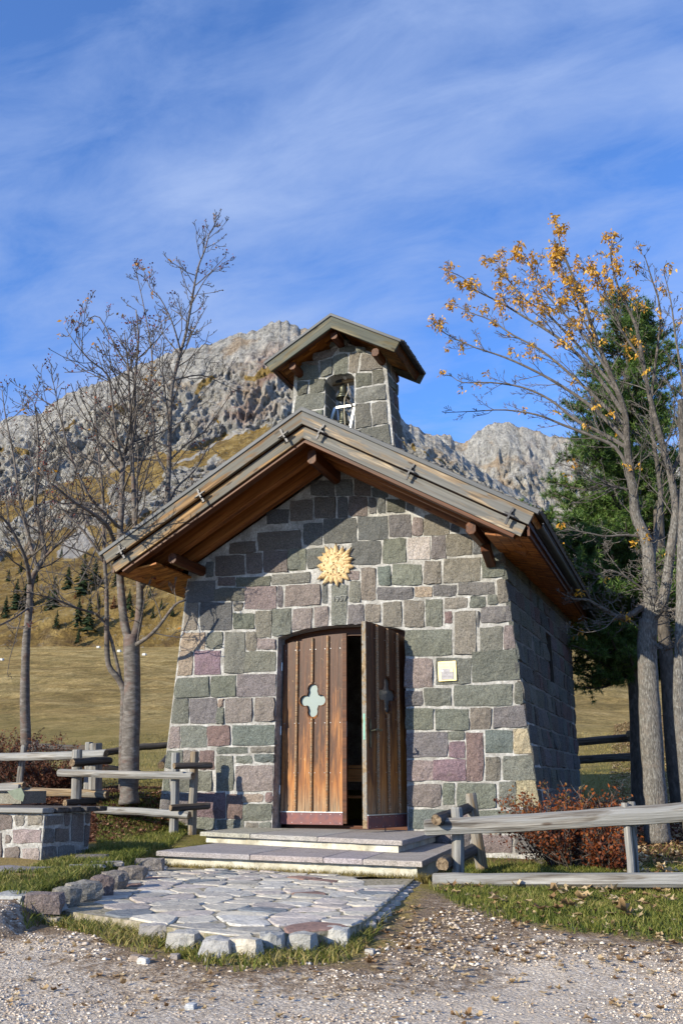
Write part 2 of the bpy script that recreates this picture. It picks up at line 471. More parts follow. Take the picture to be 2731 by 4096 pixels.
def concrete():
    m, k, b, v, oi, tc = new_mat('stained_concrete')
    n1 = k.noise(v, 3.5, 5, .6, .5); n2 = k.noise(v, 26, 5, .7); n3 = k.noise(k.mapping(v, scale=(9, 9, 2)), 1, 4, .6)
    c = k.ramp(n1, [(.28, (.27, .25, .19)), (.5, (.46, .44, .37)), (.68, (.60, .59, .53))])
    c = k.mix(k.mapr(n2, .52, .66, 0, .45), c, (.16, .145, .10))
    c = k.mix(k.mapr(n3, .60, .70, 0, .55), c, (.42, .30, .15))
    k.l(c, b.inputs['Base Color']); b.inputs['Roughness'].default_value = .95
    bump(k, b, n2, .7, .008); return m
M_concrete = concrete()

def bark_mat(name, c1, c2, c3, sx=8, sz=30, patch=None, bs=1.0, bd=.01, zdark=None):
    m, k, b, v, oi, tc = new_mat(name)
    n = k.noise(k.mapping(v, scale=(sx, sx, sz)), 1, 6, .65, .4)
    n2 = k.noise(v, 7, 5, .65, .6)
    c = k.ramp(n, [(.20, c1), (.5, c2), (.80, c3)])
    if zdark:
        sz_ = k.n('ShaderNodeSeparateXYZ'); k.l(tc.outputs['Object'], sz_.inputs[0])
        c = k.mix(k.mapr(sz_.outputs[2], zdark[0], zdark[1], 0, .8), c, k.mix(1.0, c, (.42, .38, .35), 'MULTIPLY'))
    if patch: c = k.mix(k.mapr(n2, .52, .62, 0, .6), c, patch)
    k.l(c, b.inputs['Base Color']); b.inputs['Roughness'].default_value = .85
    bump(k, b, n, bs, bd); return m
M_rowan = bark_mat('smooth_banded_bark', (.03, .026, .023), (.115, .10, .09), (.27, .25, .23), 9, 26, (.13, .078, .062), .8, .012)
M_rowan_twig = bark_mat('dark_twig_bark', (.035, .028, .024), (.09, .075, .066), (.22, .20, .185), 20, 20)
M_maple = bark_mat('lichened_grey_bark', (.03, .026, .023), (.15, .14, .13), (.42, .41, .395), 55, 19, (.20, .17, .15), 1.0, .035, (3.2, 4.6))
M_maple_twig = bark_mat('grey_twig_bark', (.045, .037, .032), (.10, .088, .08), (.21, .195, .185), 20, 20)
M_pinebark = bark_mat('pine_bark', (.03, .026, .022), (.085, .072, .062), (.17, .15, .13), 22, 10, None, 1.0, .02)

def leafy(name, cols, rough=.6, trans=.25, sat=None, spec=.25):
    """foliage coloured per leaf through the 'tone' attribute"""
    m = bpy.data.materials.new(name); m.use_nodes = True
    t = m.node_tree
    for n in list(t.nodes): t.nodes.remove(n)
    k = NT(t)
    out = k.n('ShaderNodeOutputMaterial'); b = k.n('ShaderNodeBsdfPrincipled')
    a = k.n('ShaderNodeAttribute', attribute_name='tone')
    c = k.ramp(a.outputs['Fac'], [(i / (len(cols) - 1), cc) for i, cc in enumerate(cols)])
    k.l(c, b.inputs['Base Color']); b.inputs['Roughness'].default_value = rough
    b.inputs['Specular IOR Level'].default_value = spec
    tr = k.n('ShaderNodeBsdfTranslucent'); k.l(c, tr.inputs[0])
    mx = k.n('ShaderNodeMixShader'); mx.inputs[0].default_value = trans
    k.l(b.outputs[0], mx.inputs[1]); k.l(tr.outputs[0], mx.inputs[2]); k.l(mx.outputs[0], out.inputs[0])
    return m
M_needle = leafy('pine_needles', [(.018, .050, .012), (.06, .12, .025), (.11, .18, .04), (.20, .26, .07)], .5, .2, spec=.35)
M_keys = leafy('yellow_maple_keys', [(.34, .15, .02), (.62, .33, .035), (.74, .45, .07), (.5, .27, .08)], .55, .35)
M_redleaf = leafy('russet_shrub_leaves', [(.045, .014, .008), (.12, .032, .012), (.27, .075, .020), (.15, .12, .03)], .55, .3)
M_darkred = leafy('dark_russet_shrub_leaves', [(.03, .012, .009), (.085, .03, .018), (.16, .055, .028), (.22, .12, .05)], .6, .25)
M_litter = leafy('dry_tan_leaves', [(.16, .085, .035), (.34, .21, .10), (.50, .36, .19), (.60, .47, .29)], .7, .2)
M_litter_dark = leafy('brown_leaf_litter', [(.05, .022, .014), (.14, .055, .035), (.26, .12, .075), (.36, .22, .14)], .7, .2)
M_grass = leafy('grass_blades', [(.045, .070, .012), (.10, .125, .022), (.20, .20, .045), (.34, .27, .11)], .6, .3)
M_drygrass = leafy('dry_grass_blades', [(.09, .08, .022), (.19, .155, .045), (.29, .225, .075), (.40, .32, .14)], .7, .3)
M_conifer = leafy('spruce_foliage', [(.010, .022, .010), (.022, .040, .016), (.045, .065, .025)], .7, .1)
M_larch = leafy('larch_foliage', [(.10, .035, .018), (.20, .085, .035), (.28, .15, .06)], .7, .2)
M_pebble = leafy('pebbles', [(.24, .185, .14), (.40, .32, .25), (.54, .45, .365), (.70, .63, .54)], .85, 0.0)
M_berry = leafy('shrivelled_berries', [(.07, .012, .012), (.12, .03, .03), (.25, .07, .02)], .6, 0.1)
# ------------------------------------------------------------------ ground shape
HX, HY = -math.sin(YAW), math.cos(YAW)
_hp = [-400, 4.3, 5.4, 7, 10, 12.5, 15, 18, 20, 30, 60, 120, 200, 260]
_hz = [-.36, -.36, -.31, -.28, -.25, -.12, .02, .27, .45, 1.75, 6.0, 15.2, 28.0, 36.5]
def polysd(px, py, poly):
    """signed distance to a polygon, positive inside"""
    px = np.asarray(px, float); py = np.asarray(py, float)
    d = np.full(px.shape, 1e9); ins = np.zeros(px.shape, bool)
    n = len(poly)
    for i in range(n):
        ax, ay = poly[i][:2]; bx, by = poly[(i + 1) % n][:2]
        ex, ey = bx - ax, by - ay
        t = np.clip(((px - ax) * ex + (py - ay) * ey) / (ex * ex + ey * ey + 1e-12), 0, 1)
        d = np.minimum(d, np.hypot(px - ax - t * ex, py - ay - t * ey))
        c = ((ay > py) != (by > py)) & (px < ex * (py - ay) / (ey + 1e-12) + ax)
        ins ^= c
    return np.where(ins, d, -d)
def gpoly(pts, z): return [tuple(G(x, y, z)[:2]) for x, y in pts]
PAV_Z = -0.235
PATIO = gpoly([(1670, 3500), (1600, 3560), (1510, 3640), (1440, 3690), (1370, 3715), (1150, 3730), (940, 3742), (780, 3722), (560, 3682), (400, 3660), (255, 3638), (345, 3590), (480, 3525), (600, 3462), (680, 3432)], PAV_Z)
PATIO += [(-4.60, 7.86), (-4.40, 7.86), (-3.1, 7.72), (-2.17, 7.6)]
K0, K1 = G(650, 3405, -.12), G(60, 3625, -.15)
RAISED = [tuple(K0[:2]), tuple(K1[:2]), tuple(G(-700, 3700, -.15)[:2]), (-16, 5), (-16, 14), (-6.2, 14), (-4.7, 9.9)]
CHAPEL = [(-6.0, 9.95), (-1.5, 9.95), (-1.55, 14.6), (-6.0, 14.6)]
ROAD_EDGE = gpoly([(-900, 3690), (0, 3690), (130, 3722), (350, 3795), (700, 3868), (1000, 3893), (1250, 3885), (1500, 3905), (1800, 3830), (2200, 3800), (2731, 3815), (3500, 3800)], -.36)
GRAVEL = ROAD_EDGE + [(9, -12), (-16, -12)]
LAWN = gpoly([(1740, 3590), (1850, 3640), (2050, 3690), (2300, 3735), (2731, 3760), (3400, 3790)], -.31) + [(6.0, 9.5), (-1.3, 9.6), (-2.2, 8.9)]
def gz(x, y):
    x = np.asarray(x, float); y = np.asarray(y, float)
    h = x * HX + y * HY
    z = np.interp(h, _hp, _hz)
    far = sstep(16, 40, h)
    z = z + far * (fbm(x / 22, y / 22, 0, 4, 3) * .9 + fbm(x / 5, y / 9, 0, 3, 4) * .30 + fbm(x / 1.6, y / 2.4, 0, 3, 14) * .10 + (ridged(x / 16 + fbm(x / 30, y / 30, 0, 2, 8) * 2, y / 5.5, 0, 3, 9) - .6) * .7 * sstep(22, 60, h)) * np.clip(h / 60, .12, 1.0)
    rs = sstep(-.03, .16, polysd(x, y, RAISED))
    z = z + rs * .135
    bank = sstep(5.5, 6.6, -x + (y - 9.5) * .35) * sstep(8.6, 10.4, y) * (1 - sstep(16, 22, h))
    z = z + bank * .34
    z = z + (fbm(x * 2.1, y * 2.1, 0, 3, 11) * .022 + fbm(x * 9, y * 9, 0, 2, 12) * .006) * (1 - far)
    z = z - sstep(-.28, .10, polysd(x, y, PATIO)) * .012 * 0
    pd = polysd(x, y, PATIO)
    z = np.where(pd > -.02, np.minimum(z, PAV_Z - .055), z)
    z = np.where((pd <= -.02) & (pd > -.30), np.maximum(z, PAV_Z - .05 - (-pd - .02) * .35 + fbm(x * 6, y * 6, 0, 2, 5) * .012) * 0 + np.maximum(z, PAV_Z - .075 - (-pd - .02) * .40 + fbm(x * 6, y * 6, 0, 2, 5) * .02), z)
    g = sstep(0, .5, polysd(x, y, GRAVEL))
    z = z - g * (.012 + .012 * fbm(x * .9, y * .5, 0, 3, 21))
    return z
_u = np.linspace(-1, 1, 520); _w = np.linspace(-.72, 1, 470)
_b = 5.6
gxs = -2.2 + 330 * np.sinh(_b * _u) / math.sinh(_b)
gys = 6.2 + 300 * np.sinh(_b * _w) / math.sinh(_b)
GX, GY = np.meshgrid(gxs, gys)
GZ = gz(GX, GY)
hh = GX * HX + GY * HY
pd = polysd(GX, GY, GRAVEL); pl = polysd(GX, GY, LAWN); pp = polysd(GX, GY, PATIO)
n1 = fbm(GX * 1.6, GY * 1.6, 0, 4, 31); n2 = fbm(GX * 5, GY * 5, 0, 3, 32)
grass = sstep(-.40, .42, -pd + n1 * .35 + n2 * .15)
bare = polysd(GX, GY, gpoly([(1560, 3700), (1690, 3600), (1950, 3660), (2150, 3740), (2731, 3790), (2731, 3900), (1500, 3900)], -.33))
grass = np.clip(grass * (1 - .55 * sstep(-.15, .15, bare + n2 * .2)), 0, 1)
belt = sstep(-.75, -.15, -pd + n1 * .5 + n2 * .2) * (1 - sstep(.0, .5, -pd))
grass = np.maximum(grass, belt * .34)
green = sstep(-.15, .25, pl + n1 * .3) * .95
green = np.maximum(green, .55 * sstep(.5, .1, -pp) * (pp < .3) * sstep(-.5, .3, n2 + .2))
green = np.maximum(green, .75 * sstep(8.2, 9, hh) * (1 - sstep(20, 34, hh)) * sstep(-.5, .5, n1 + .3))
green = np.maximum(green, .30 * sstep(8, 10, hh) * (1 - sstep(22, 45, hh)))
litter = np.maximum(sstep(9.3, 10, hh) * (1 - sstep(15.5, 18, hh)) * sstep(-2.6, -1.4, GX), sstep(9.6, 10.4, hh) * (1 - sstep(12.6, 14, hh)) * sstep(-5.6, -6.2, GX))
litter = np.clip(litter + n1 * .3, 0, 1) * (litter > .01)
masks = np.stack([np.clip(grass, 0, 1), np.clip(green, 0, 1), np.clip(litter, 0, 1), np.ones_like(grass)], -1)
nv, nu = GX.shape
idx = np.arange(nv * nu).reshape(nv, nu)
fc = np.stack([idx[:-1, :-1], idx[:-1, 1:], idx[1:, 1:], idx[1:, :-1]], -1).reshape(-1, 4)

def ground_mat():
    m, k, b, v, oi, tc = new_mat('ground')
    ob = tc.outputs['Object']
    at = k.n('ShaderNodeAttribute', attribute_name='masks'); sp = k.n('ShaderNodeSeparateColor'); k.l(at.outputs['Color'], sp.inputs[0])
    geo = k.n('ShaderNodeNewGeometry')
    cam_d = k.n('ShaderNodeVectorMath', operation='LENGTH'); k.l(ob, cam_d.inputs[0])
    d = cam_d.outputs['Value']
    # gravel
    v1 = k.voro(ob, 55, out=1); v1d = k.voro(ob, 55, out=0)
    v2 = k.voro(ob, 22, out=1); v2d = k.voro(ob, 22, out=0)
    lum = k.n('ShaderNodeRGBToBW'); k.l(v1, lum.inputs[0])
    lum2 = k.n('ShaderNodeRGBToBW'); k.l(v2, lum2.inputs[0])
    gcol = k.ramp(lum.outputs[0], [(.2, (.40, .33, .26)), (.5, (.60, .52, .43)), (.75, (.74, .66, .57)), (.95, (.84, .79, .72))])
    gcol = k.mix(k.mapr(v1d, .35, .6, 0, .7), gcol, (.33, .27, .215))
    big = k.mix(k.mapr(v2d, .22, .34, 1, 0), gcol, k.ramp(lum2.outputs[0], [(.3, (.34, .31, .28)), (.8, (.70, .68, .65))]))
    gn = k.noise(ob, 1.3, 5, .6); gn2 = k.noise(ob, 7, 5, .65)
    gcol = k.mix(k.mapr(gn2, .45, .6, 0, .8), gcol, big)
    dust = k.ramp(k.noise(ob, 90, 4, .7), [(.3, (.48, .395, .31)), (.6, (.70, .60, .49))])
    gcol = k.mix(k.mapr(gn, .40, .62, .15, .75), gcol, dust)
    # soil + grasses
    soil = k.ramp(k.noise(ob, 24, 6, .7), [(.3, (.11, .075, .05)), (.5, (.22, .155, .105)), (.7, (.36, .28, .20))])
    fine = k.noise(k.mapping(ob, scale=(1, 1, .3)), 70, 5, .75)
    tuft = k.noise(ob, 9, 5, .7, .4)
    dry = k.ramp(fine, [(.32, (.13, .085, .026)), (.5, (.30, .215, .075)), (.68, (.46, .36, .165))])
    gre = k.ramp(fine, [(.32, (.045, .055, .008)), (.5, (.125, .135, .020)), (.68, (.24, .22, .045))])
    # the far meadow: streaks of bleached and rusty grass that follow the slope
    farv = k.mapping(ob, scale=(.05, .19, .05), rot=(0, 0, R(18)))
    fs = k.noise(farv, 1, 7, .68, .8)
    fs2 = k.noise(k.mapping(ob, scale=(1, .6, 1)), .28, 8, .8, .4); fs3 = k.noise(k.mapping(ob, scale=(1, .6, 1)), 5.0, 8, .85)
    fdry = k.ramp(fs, [(.32, (.32, .21, .07)), (.48, (.60, .42, .16)), (.62, (.74, .56, .26)), (.72, (.58, .38, .13))])
    fdry = k.mix(k.mapr(fs2, .46, .58, 0, .6), fdry, (.27, .21, .065))
    fdry = k.mix(k.mapr(fs3, .40, .60, .85, 0), fdry, k.mix(1.0, fdry, (.42, .40, .34), 'MULTIPLY'))
    fdry = k.mix(k.mapr(k.noise(k.mapping(ob, scale=(1, .55, 1)), 1.1, 7, .85), .42, .56, .75, 0), fdry, k.mix(1.0, fdry, (.50, .50, .42), 'MULTIPLY'))
    fdry = k.mix(k.mapr(k.noise(k.mapping(ob, scale=(.5, .3, 1)), .9, 8, .8, .3), .58, .68, 0, .75), fdry, (.15, .10, .04))
    dry = k.mix(k.mapr(d, 14, 40, 0, 1), dry, fdry)
    gm = k.math('MULTIPLY', sp.outputs[1], k.mapr(tuft, .25, .5, .55, 1))
    gg = k.mix(gm, dry, gre)
    gg = k.mix(k.math('MULTIPLY', k.mapr(tuft, .54, .66, 0, .8), k.mapr(d, 6, 16, 1, 0)), gg, soil)
    lit = k.ramp(k.n('ShaderNodeRGBToBW').outputs[0], [(0, 0.0), (1, 1.0)])
    vl = k.voro(ob, 26, out=1); lb = k.n('ShaderNodeRGBToBW'); k.l(vl, lb.inputs[0])
    lit = k.ramp(lb.outputs[0], [(.2, (.045, .022, .013)), (.5, (.13, .055, .035)), (.8, (.26, .13, .075))])
    gg = k.mix(sp.outputs[2], gg, lit)
    ed = k.math('ADD', sp.outputs[0], k.math('MULTIPLY', k.math('MULTIPLY', k.math('SUBTRACT', k.noise(ob, 14, 6, .75), .5), 1.5), k.math('MULTIPLY', sp.outputs[0], 4.0, clamp=True)))
    c = k.mix(k.mapr(ed, .12, .42, 0, 1), gcol, k.mix(k.mapr(ed, .55, .95, 1, 0), gg, soil))
    k.l(c, b.inputs['Base Color']); b.inputs['Roughness'].default_value = .95; b.inputs['Specular IOR Level'].default_value = .15
    h = k.math('ADD', k.math('MULTIPLY', v1d, -.6), k.math('MULTIPLY', fine, .9))
    h = k.math('ADD', h, k.math('MULTIPLY', tuft, .8))
    n = k.n('ShaderNodeBump'); n.inputs['Strength'].default_value = .9; n.inputs['Distance'].default_value = .02
    k.l(h, n.inputs['Height'])
    n2_ = k.n('ShaderNodeBump'); n2_.inputs['Strength'].default_value = .8; n2_.inputs['Distance'].default_value = .8
    k.l(k.math('MULTIPLY', k.math('ADD', fs2, k.math('MULTIPLY', fs3, .5)), k.mapr(d, 15, 60, 0, 1)), n2_.inputs['Height']); k.l(n.outputs[0], n2_.inputs['Normal'])
    k.l(n2_.outputs[0], b.inputs['Normal'])
    return m
ground = meshobj('ground', np.stack([GX, GY, GZ], -1).reshape(-1, 3), fc, ground_mat(), kind='structure', smooth=True, attrs={'masks': masks.reshape(-1, 4)})

# ------------------------------------------------------------------ mountain: hillside, ledges, cliffs
def mountain_mat():
    m, k, b, v, oi, tc = new_mat('mountain_rock')
    ob = tc.outputs['Object']
    at = k.n('ShaderNodeAttribute', attribute_name='zone'); sp = k.n('ShaderNodeSeparateColor'); k.l(at.outputs['Color'], sp.inputs[0])
    big = k.noise(ob, .012, 6, .6, .5); mid = k.noise(ob, .05, 7, .7, .5); fin = k.noise(ob, .3, 6, .75)
    strk = k.noise(k.mapping(ob, scale=(.13, .13, .016)), 1, 8, .76, .5)
    rock = k.ramp(strk, [(.30, (.12, .115, .105)), (.41, (.33, .315, .29)), (.53, (.55, .525, .485)), (.68, (.72, .69, .63))])
    warm = k.ramp(strk, [(.30, (.25, .15, .085)), (.5, (.50, .34, .19)), (.7, (.66, .50, .32))])
    red = k.ramp(strk, [(.3, (.20, .085, .06)), (.6, (.42, .21, .15))])
    rock = k.mix(k.mapr(k.noise(ob, .022, 5, .6, 1.0), .53, .65, 0, .6), rock, warm)
    rock = k.mix(k.math('MULTIPLY', sp.outputs[2], k.mapr(mid, .44, .58, .1, .85)), rock, red)
    rock = k.mix(k.mapr(fin, .38, .58, .8, 0), rock, k.mix(1.0, rock, (.5, .49, .5), 'MULTIPLY'))
    gr = k.ramp(k.noise(ob, .12, 7, .75, .4), [(.3, (.12, .08, .03)), (.5, (.30, .20, .065)), (.68, (.50, .36, .145))])
    gr = k.mix(k.mapr(k.noise(ob, .5, 6, .75), .56, .66, 0, .7), gr, (.34, .33, .31))
    gr = k.mix(k.mapr(k.noise(ob, .055, 5, .7, .5), .52, .62, 0, .6), gr, (.10, .062, .042))
    scree = k.ramp(fin, [(.3, (.36, .33, .30)), (.7, (.56, .53, .50))])
    g = k.math('ADD', sp.outputs[0], k.math('MULTIPLY', k.math('SUBTRACT', mid, .5), 1.2))
    c = k.mix(k.mapr(g, .45, .55, 0, 1), rock, gr)
    s = k.math('ADD', sp.outputs[1], k.math('MULTIPLY', k.math('SUBTRACT', mid, .5), .5))
    c = k.mix(k.mapr(s, .5, .6, 0, 1), c, scree)
    k.l(c, b.inputs['Base Color']); b.inputs['Roughness'].default_value = .95; b.inputs['Specular IOR Level'].default_value = .1
    h = k.math('ADD', strk, k.math('MULTIPLY', fin, .5))
    bump(k, b, h, 1.0, 9.0)
    return m
M_mtn = mountain_mat()
def colx_dir(px):
    """horizontal unit direction (per unit of heading distance) of an image column at the horizon"""
    d = ray(px, 3120); h = d[0] * HX + d[1] * HY
    return d[0] / h, d[1] / h
SKY_L = [(-1500, 2150), (-900, 2000), (-500, 1850), (-200, 1740), (0, 1687), (67, 1662), (167, 1650), (195, 1625), (223, 1609), (268, 1572), (300, 1565), (368, 1537), (430, 1520), (469, 1500), (530, 1470), (580, 1452), (640, 1430), (670, 1412), (720, 1395), (781, 1386), (830, 1380), (870, 1365), (920, 1345), (960, 1338), (1000, 1324), (1035, 1318), (1060, 1300), (1085, 1288), (1118, 1279), (1150, 1282), (1163, 1292), (1190, 1296), (1200, 1312), (1222, 1314), (1260, 1340), (1300, 1400), (1400, 1500), (1480, 1580), (1585, 1640), (1594, 1652), (1603, 1668), (1620, 1697), (1645, 1700), (1674, 1712), (1700, 1732), (1746, 1743), (1800, 1790), (1950, 1900), (2200, 2050), (2700, 2300), (3300, 2500), (4300, 2700)]
SKY_R = [(700, 2300), (1300, 1900), (1600, 1800), (1674, 1735), (1703, 1736), (1740, 1742), (1770, 1732), (1800, 1742), (1814, 1754), (1840, 1766), (1854, 1771), (1866, 1762), (1877, 1752), (1890, 1735), (1904, 1729), (1925, 1715), (1940, 1702), (1957, 1698), (1980, 1690), (2002, 1687), (2042, 1689), (2060, 1699), (2082, 1705), (2110, 1716), (2136, 1721), (2189, 1736), (2261, 1750), (2341, 1762), (2450, 1790), (2560, 1800), (2731, 1830), (2900, 1800), (3300, 1900), (4500, 2300)]
def build_mountain(name, label_kind, x0, x1, ncol, rows, skyline, prof, seed, gul):
    """columns are directions, rows climb from the foot of the slope to the crest and down behind it.
    prof(px, t) -> (heading distance, tangent of elevation)"""
    px = np.linspace(x0, x1, ncol); t = np.linspace(0, 1, rows)
    PXg, T = np.meshgrid(px, t)
    sk = np.interp(px, [p[0] for p in skyline], [p[1] for p in skyline])
    sk = sk + fbm(px / 18, 0, 0, 4, seed + 1, .6) * 11 - ridged(px / 30, 3.3, 0, 3, seed) * 8 + 5
    cx_ = (px - CX) / F_PX
    # exact elevation tangent of each crest pixel per unit of heading distance
    tanv = np.array([(lambda d: d[2] / (d[0] * HX + d[1] * HY))(ray(a, b_)) for a, b_ in zip(px, sk)])
    ux = np.array([(lambda d: (d[0] / (d[0] * HX + d[1] * HY), d[1] / (d[0] * HX + d[1] * HY)))(ray(a, b_)) for a, b_ in zip(px, sk)])
    D, Z, zone = prof(PXg, T, tanv[None, :], sk[None, :])
    X = ux[:, 0][None, :] * D; Y = ux[:, 1][None, :] * D
    # rock relief: vertical ribs and gullies, ledges, blocks; it fades out at the crest so that the crest line keeps its place
    rk = zone[..., 3]
    a = px[None, :] * 1.0
    s1 = ridged(X / gul, Y / gul, Z / (gul * 6), 4, seed + 5) - .55
    s2 = ridged(X / (gul * .28), Y / (gul * .28), Z / (gul * 2.6), 4, seed + 6) - .55
    s3 = fbm(X / (gul * .10), Y / (gul * .10), Z / (gul * .18), 3, seed + 7)
    s0 = ridged(X / (gul * 3.2), Y / (gul * 3.2), Z / (gul * 12), 3, seed + 4) - .55
    fade = 1 - .92 * sstep(.76, .92, T)
    disp = fade * (s0 * gul * (.9 if x0 < 0 else .3) + s1 * gul * (1.1 if x0 < 0 else .7) + s2 * gul * .55 + s3 * gul * .14) * rk
    soft = (fbm(X / 40, Y / 40, Z / 40, 5, seed + 8) * 7 + (ridged(X / 24, Y / 24, Z / 50, 4, seed + 12) - .6) * 6) * (1 - rk) * sstep(0, .1, T)
    disp = disp + soft * .4
    X = X - HX * disp * -1 * -1; Y = Y - HY * disp
    Z = Z + soft * .5 + rk * fbm(X / 9, Y / 9, Z / 9, 4, seed + 9) * 2.0 * (1 - sstep(.92, 1, T))
    nv, nu = X.shape
    idx = np.arange(nv * nu).reshape(nv, nu)
    f = np.stack([idx[:-1, :-1], idx[:-1, 1:], idx[1:, 1:], idx[1:, :-1]], -1).reshape(-1, 4)
    zc = zone.copy(); zc[..., 3] = 1
    return meshobj(name, np.stack([X, Y, Z], -1).reshape(-1, 3), f, M_mtn, kind='structure', attrs={'zone': zc.reshape(-1, 4)})

def prof_left(PXg, T, tanv, sk):
    # knots: t -> heading distance / share of crest tangent
    kt = [0, .10, .22, .34, .44, .52, .60, .66, .74, .82, .90, .955, .975, 1.0]
    kd = [205, 255, 330, 420, 490, 540, 600, 640, 665, 690, 712, 730, 760, 900]
    yb = np.interp(PXg, [-400, 0, 700, 1300, 1700, 2600], [2600, 2600, 2470, 2300, 2250, 2300])   # where the meadow ends
    wob = fbm(PXg / 130, T * 3, 0, 4, 77) * .05
    Tt = np.clip(T + wob * np.sin(np.pi * np.clip(T, 0, 1)), 0, 1)
    D = np.interp(Tt, kt, kd)
    crest = np.broadcast_to(tanv, PXg.shape)
    y_at = np.interp(Tt, kt[:12], [-.35, .10, .24, .38, .48, .555, .60, .625, .74, .86, .96, 1.0])
    tb = (3120 - yb) / 3804.
    low = .93
    tan_ = tb * .93 + (crest - tb * .93) * y_at
    behind = sstep(.955, 1.0, T)
    Z = .52 + D * tan_
    Z = np.where(T > .955, (.52 + 730 * crest) - (T - .955) / .045 * 130, Z)
    # ledges
    n = fbm(PXg / 150, T * 9, 0, 4, 40)
    rock = sstep(.60, .645, T + n * .05)
    rock = np.maximum(rock, sstep(.30, .36, T + n * .12) * (1 - sstep(.46, .52, T + n * .10)) * .85)
    ledge = np.exp(-((T + fbm(PXg / 90, 2.2, 0, 3, 45) * .03 - .80) / .012) ** 2) * .8 * sstep(.0, .4, fbm(PXg / 70, 7.7, 0, 3, 46) + .2)
    grassy = np.clip(1 - rock + ledge, 0, 1)
    scree = np.exp(-((PXg - (880 - (T - .60) * -2300)) / (38 - 60 * (T - .6).clip(0, .4))) ** 2) * sstep(.50, .56, T) * (1 - sstep(.68, .72, T))
    scree = np.maximum(scree, np.exp(-((PXg - 360 - (T - .3) * 300) / 75) ** 2 - ((T - .30) / .06) ** 2) * 1.2)
    red = np.exp(-((T - .80) / .05) ** 2) * np.exp(-((PXg - 1120) / 140) ** 2) + np.exp(-((T - .70) / .03) ** 2) * np.exp(-((PXg - 950) / 120) ** 2) * .8
    zone = np.stack([grassy, scree, np.clip(red, 0, 1), rock], -1)
    return D + 0 * PXg, Z, zone
def prof_right(PXg, T, tanv, sk):
    kt = [0, .2, .38, .5, .62, .75, .88, .95, 1]
    kd = [420, 700, 880, 930, 965, 990, 1015, 1030, 1300]
    n = fbm(PXg / 120, T * 5, 0, 4, 140)
    D = np.interp(T, kt, kd) + n * 25 * np.sin(np.pi * np.clip(T / .95, 0, 1))
    crest = np.broadcast_to(tanv, PXg.shape)
    y_at = np.interp(T, kt[:8], [-.25, .30, .48, .58, .72, .82, .95, 1.0])
    Z = .52 + D * crest * y_at
    Z = np.where(T > .95, .52 + 1030 * crest - (T - .95) / .05 * 200, Z)
    rock = sstep(.20, .30, T + n * .1)
    ledge = np.exp(-((T + fbm(PXg / 60, 2.2, 0, 3, 145) * .05 - .78) / .03) ** 2) * sstep(2000, 1850, PXg)
    ledge = np.clip(ledge + .6 * np.exp(-((T - .70) / .05) ** 2) * np.exp(-((PXg - 1820) / 90) ** 2), 0, 1)
    zone = np.stack([np.clip(1 - rock + ledge, 0, 1), np.zeros_like(rock), .25 * np.exp(-((PXg - 2120) / 30) ** 2), rock], -1)
    return D, Z, zone
build_mountain('mountain', '', -1100, 3900, 1150, 360, SKY_L, prof_left, 3, 21.0)
build_mountain('mountain', '', 900, 4300, 520, 210, SKY_R, prof_right, 60, 24.0)
# ================================================================== chapel
rnd = random.Random(7)
Y0, SB = 9.96, 0.03                       # front wall: plane Y = Y0 + SB*z (it leans back a little)
YW = lambda z: Y0 + SB * z
XL = lambda z: -5.995 + .075 * min(z, 2.6) if z > 0 else -5.995 + .075 * z
XR = lambda z: -1.488 - .098 * z
CXR, RZ, SLOPE = -3.81, 4.64, R(30.0)     # ridge line
chapel = empty('chapel', (-3.8, 12.2, 0), 'small gabled chapel of rough grey and purple stone with a bell tower', 'chapel')
PAL = {
 'g': [(.150, .158, .132), (.165, .170, .148), (.135, .145, .122)],
 'e': [(.125, .150, .142), (.135, .155, .150)],
 'd': [(.105, .105, .085), (.12, .12, .10)],
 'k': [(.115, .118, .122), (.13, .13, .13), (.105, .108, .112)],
 'v': [(.165, .148, .155), (.15, .138, .148)],
 'p': [(.185, .120, .150), (.20, .13, .165)],
 'm': [(.235, .190, .185), (.215, .175, .172)],
 'r': [(.165, .105, .102), (.185, .12, .115)],
 'b': [(.190, .168, .145), (.18, .162, .142), (.205, .18, .155)],
 'o': [(.33, .25, .19), (.30, .23, .185)],
 'y': [(.42, .345, .22)],
 'w': [(.46, .42, .40)],
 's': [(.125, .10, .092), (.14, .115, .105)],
}
def pick(c):
    b = rnd.choice(PAL[c]); j = rnd.uniform(.9, 1.13)
    m_ = sum(b) / 3; return tuple(min(.9, (x * .85 + m_ * .15) * 1.06 * j * rnd.uniform(.97, 1.03)) for x in b)
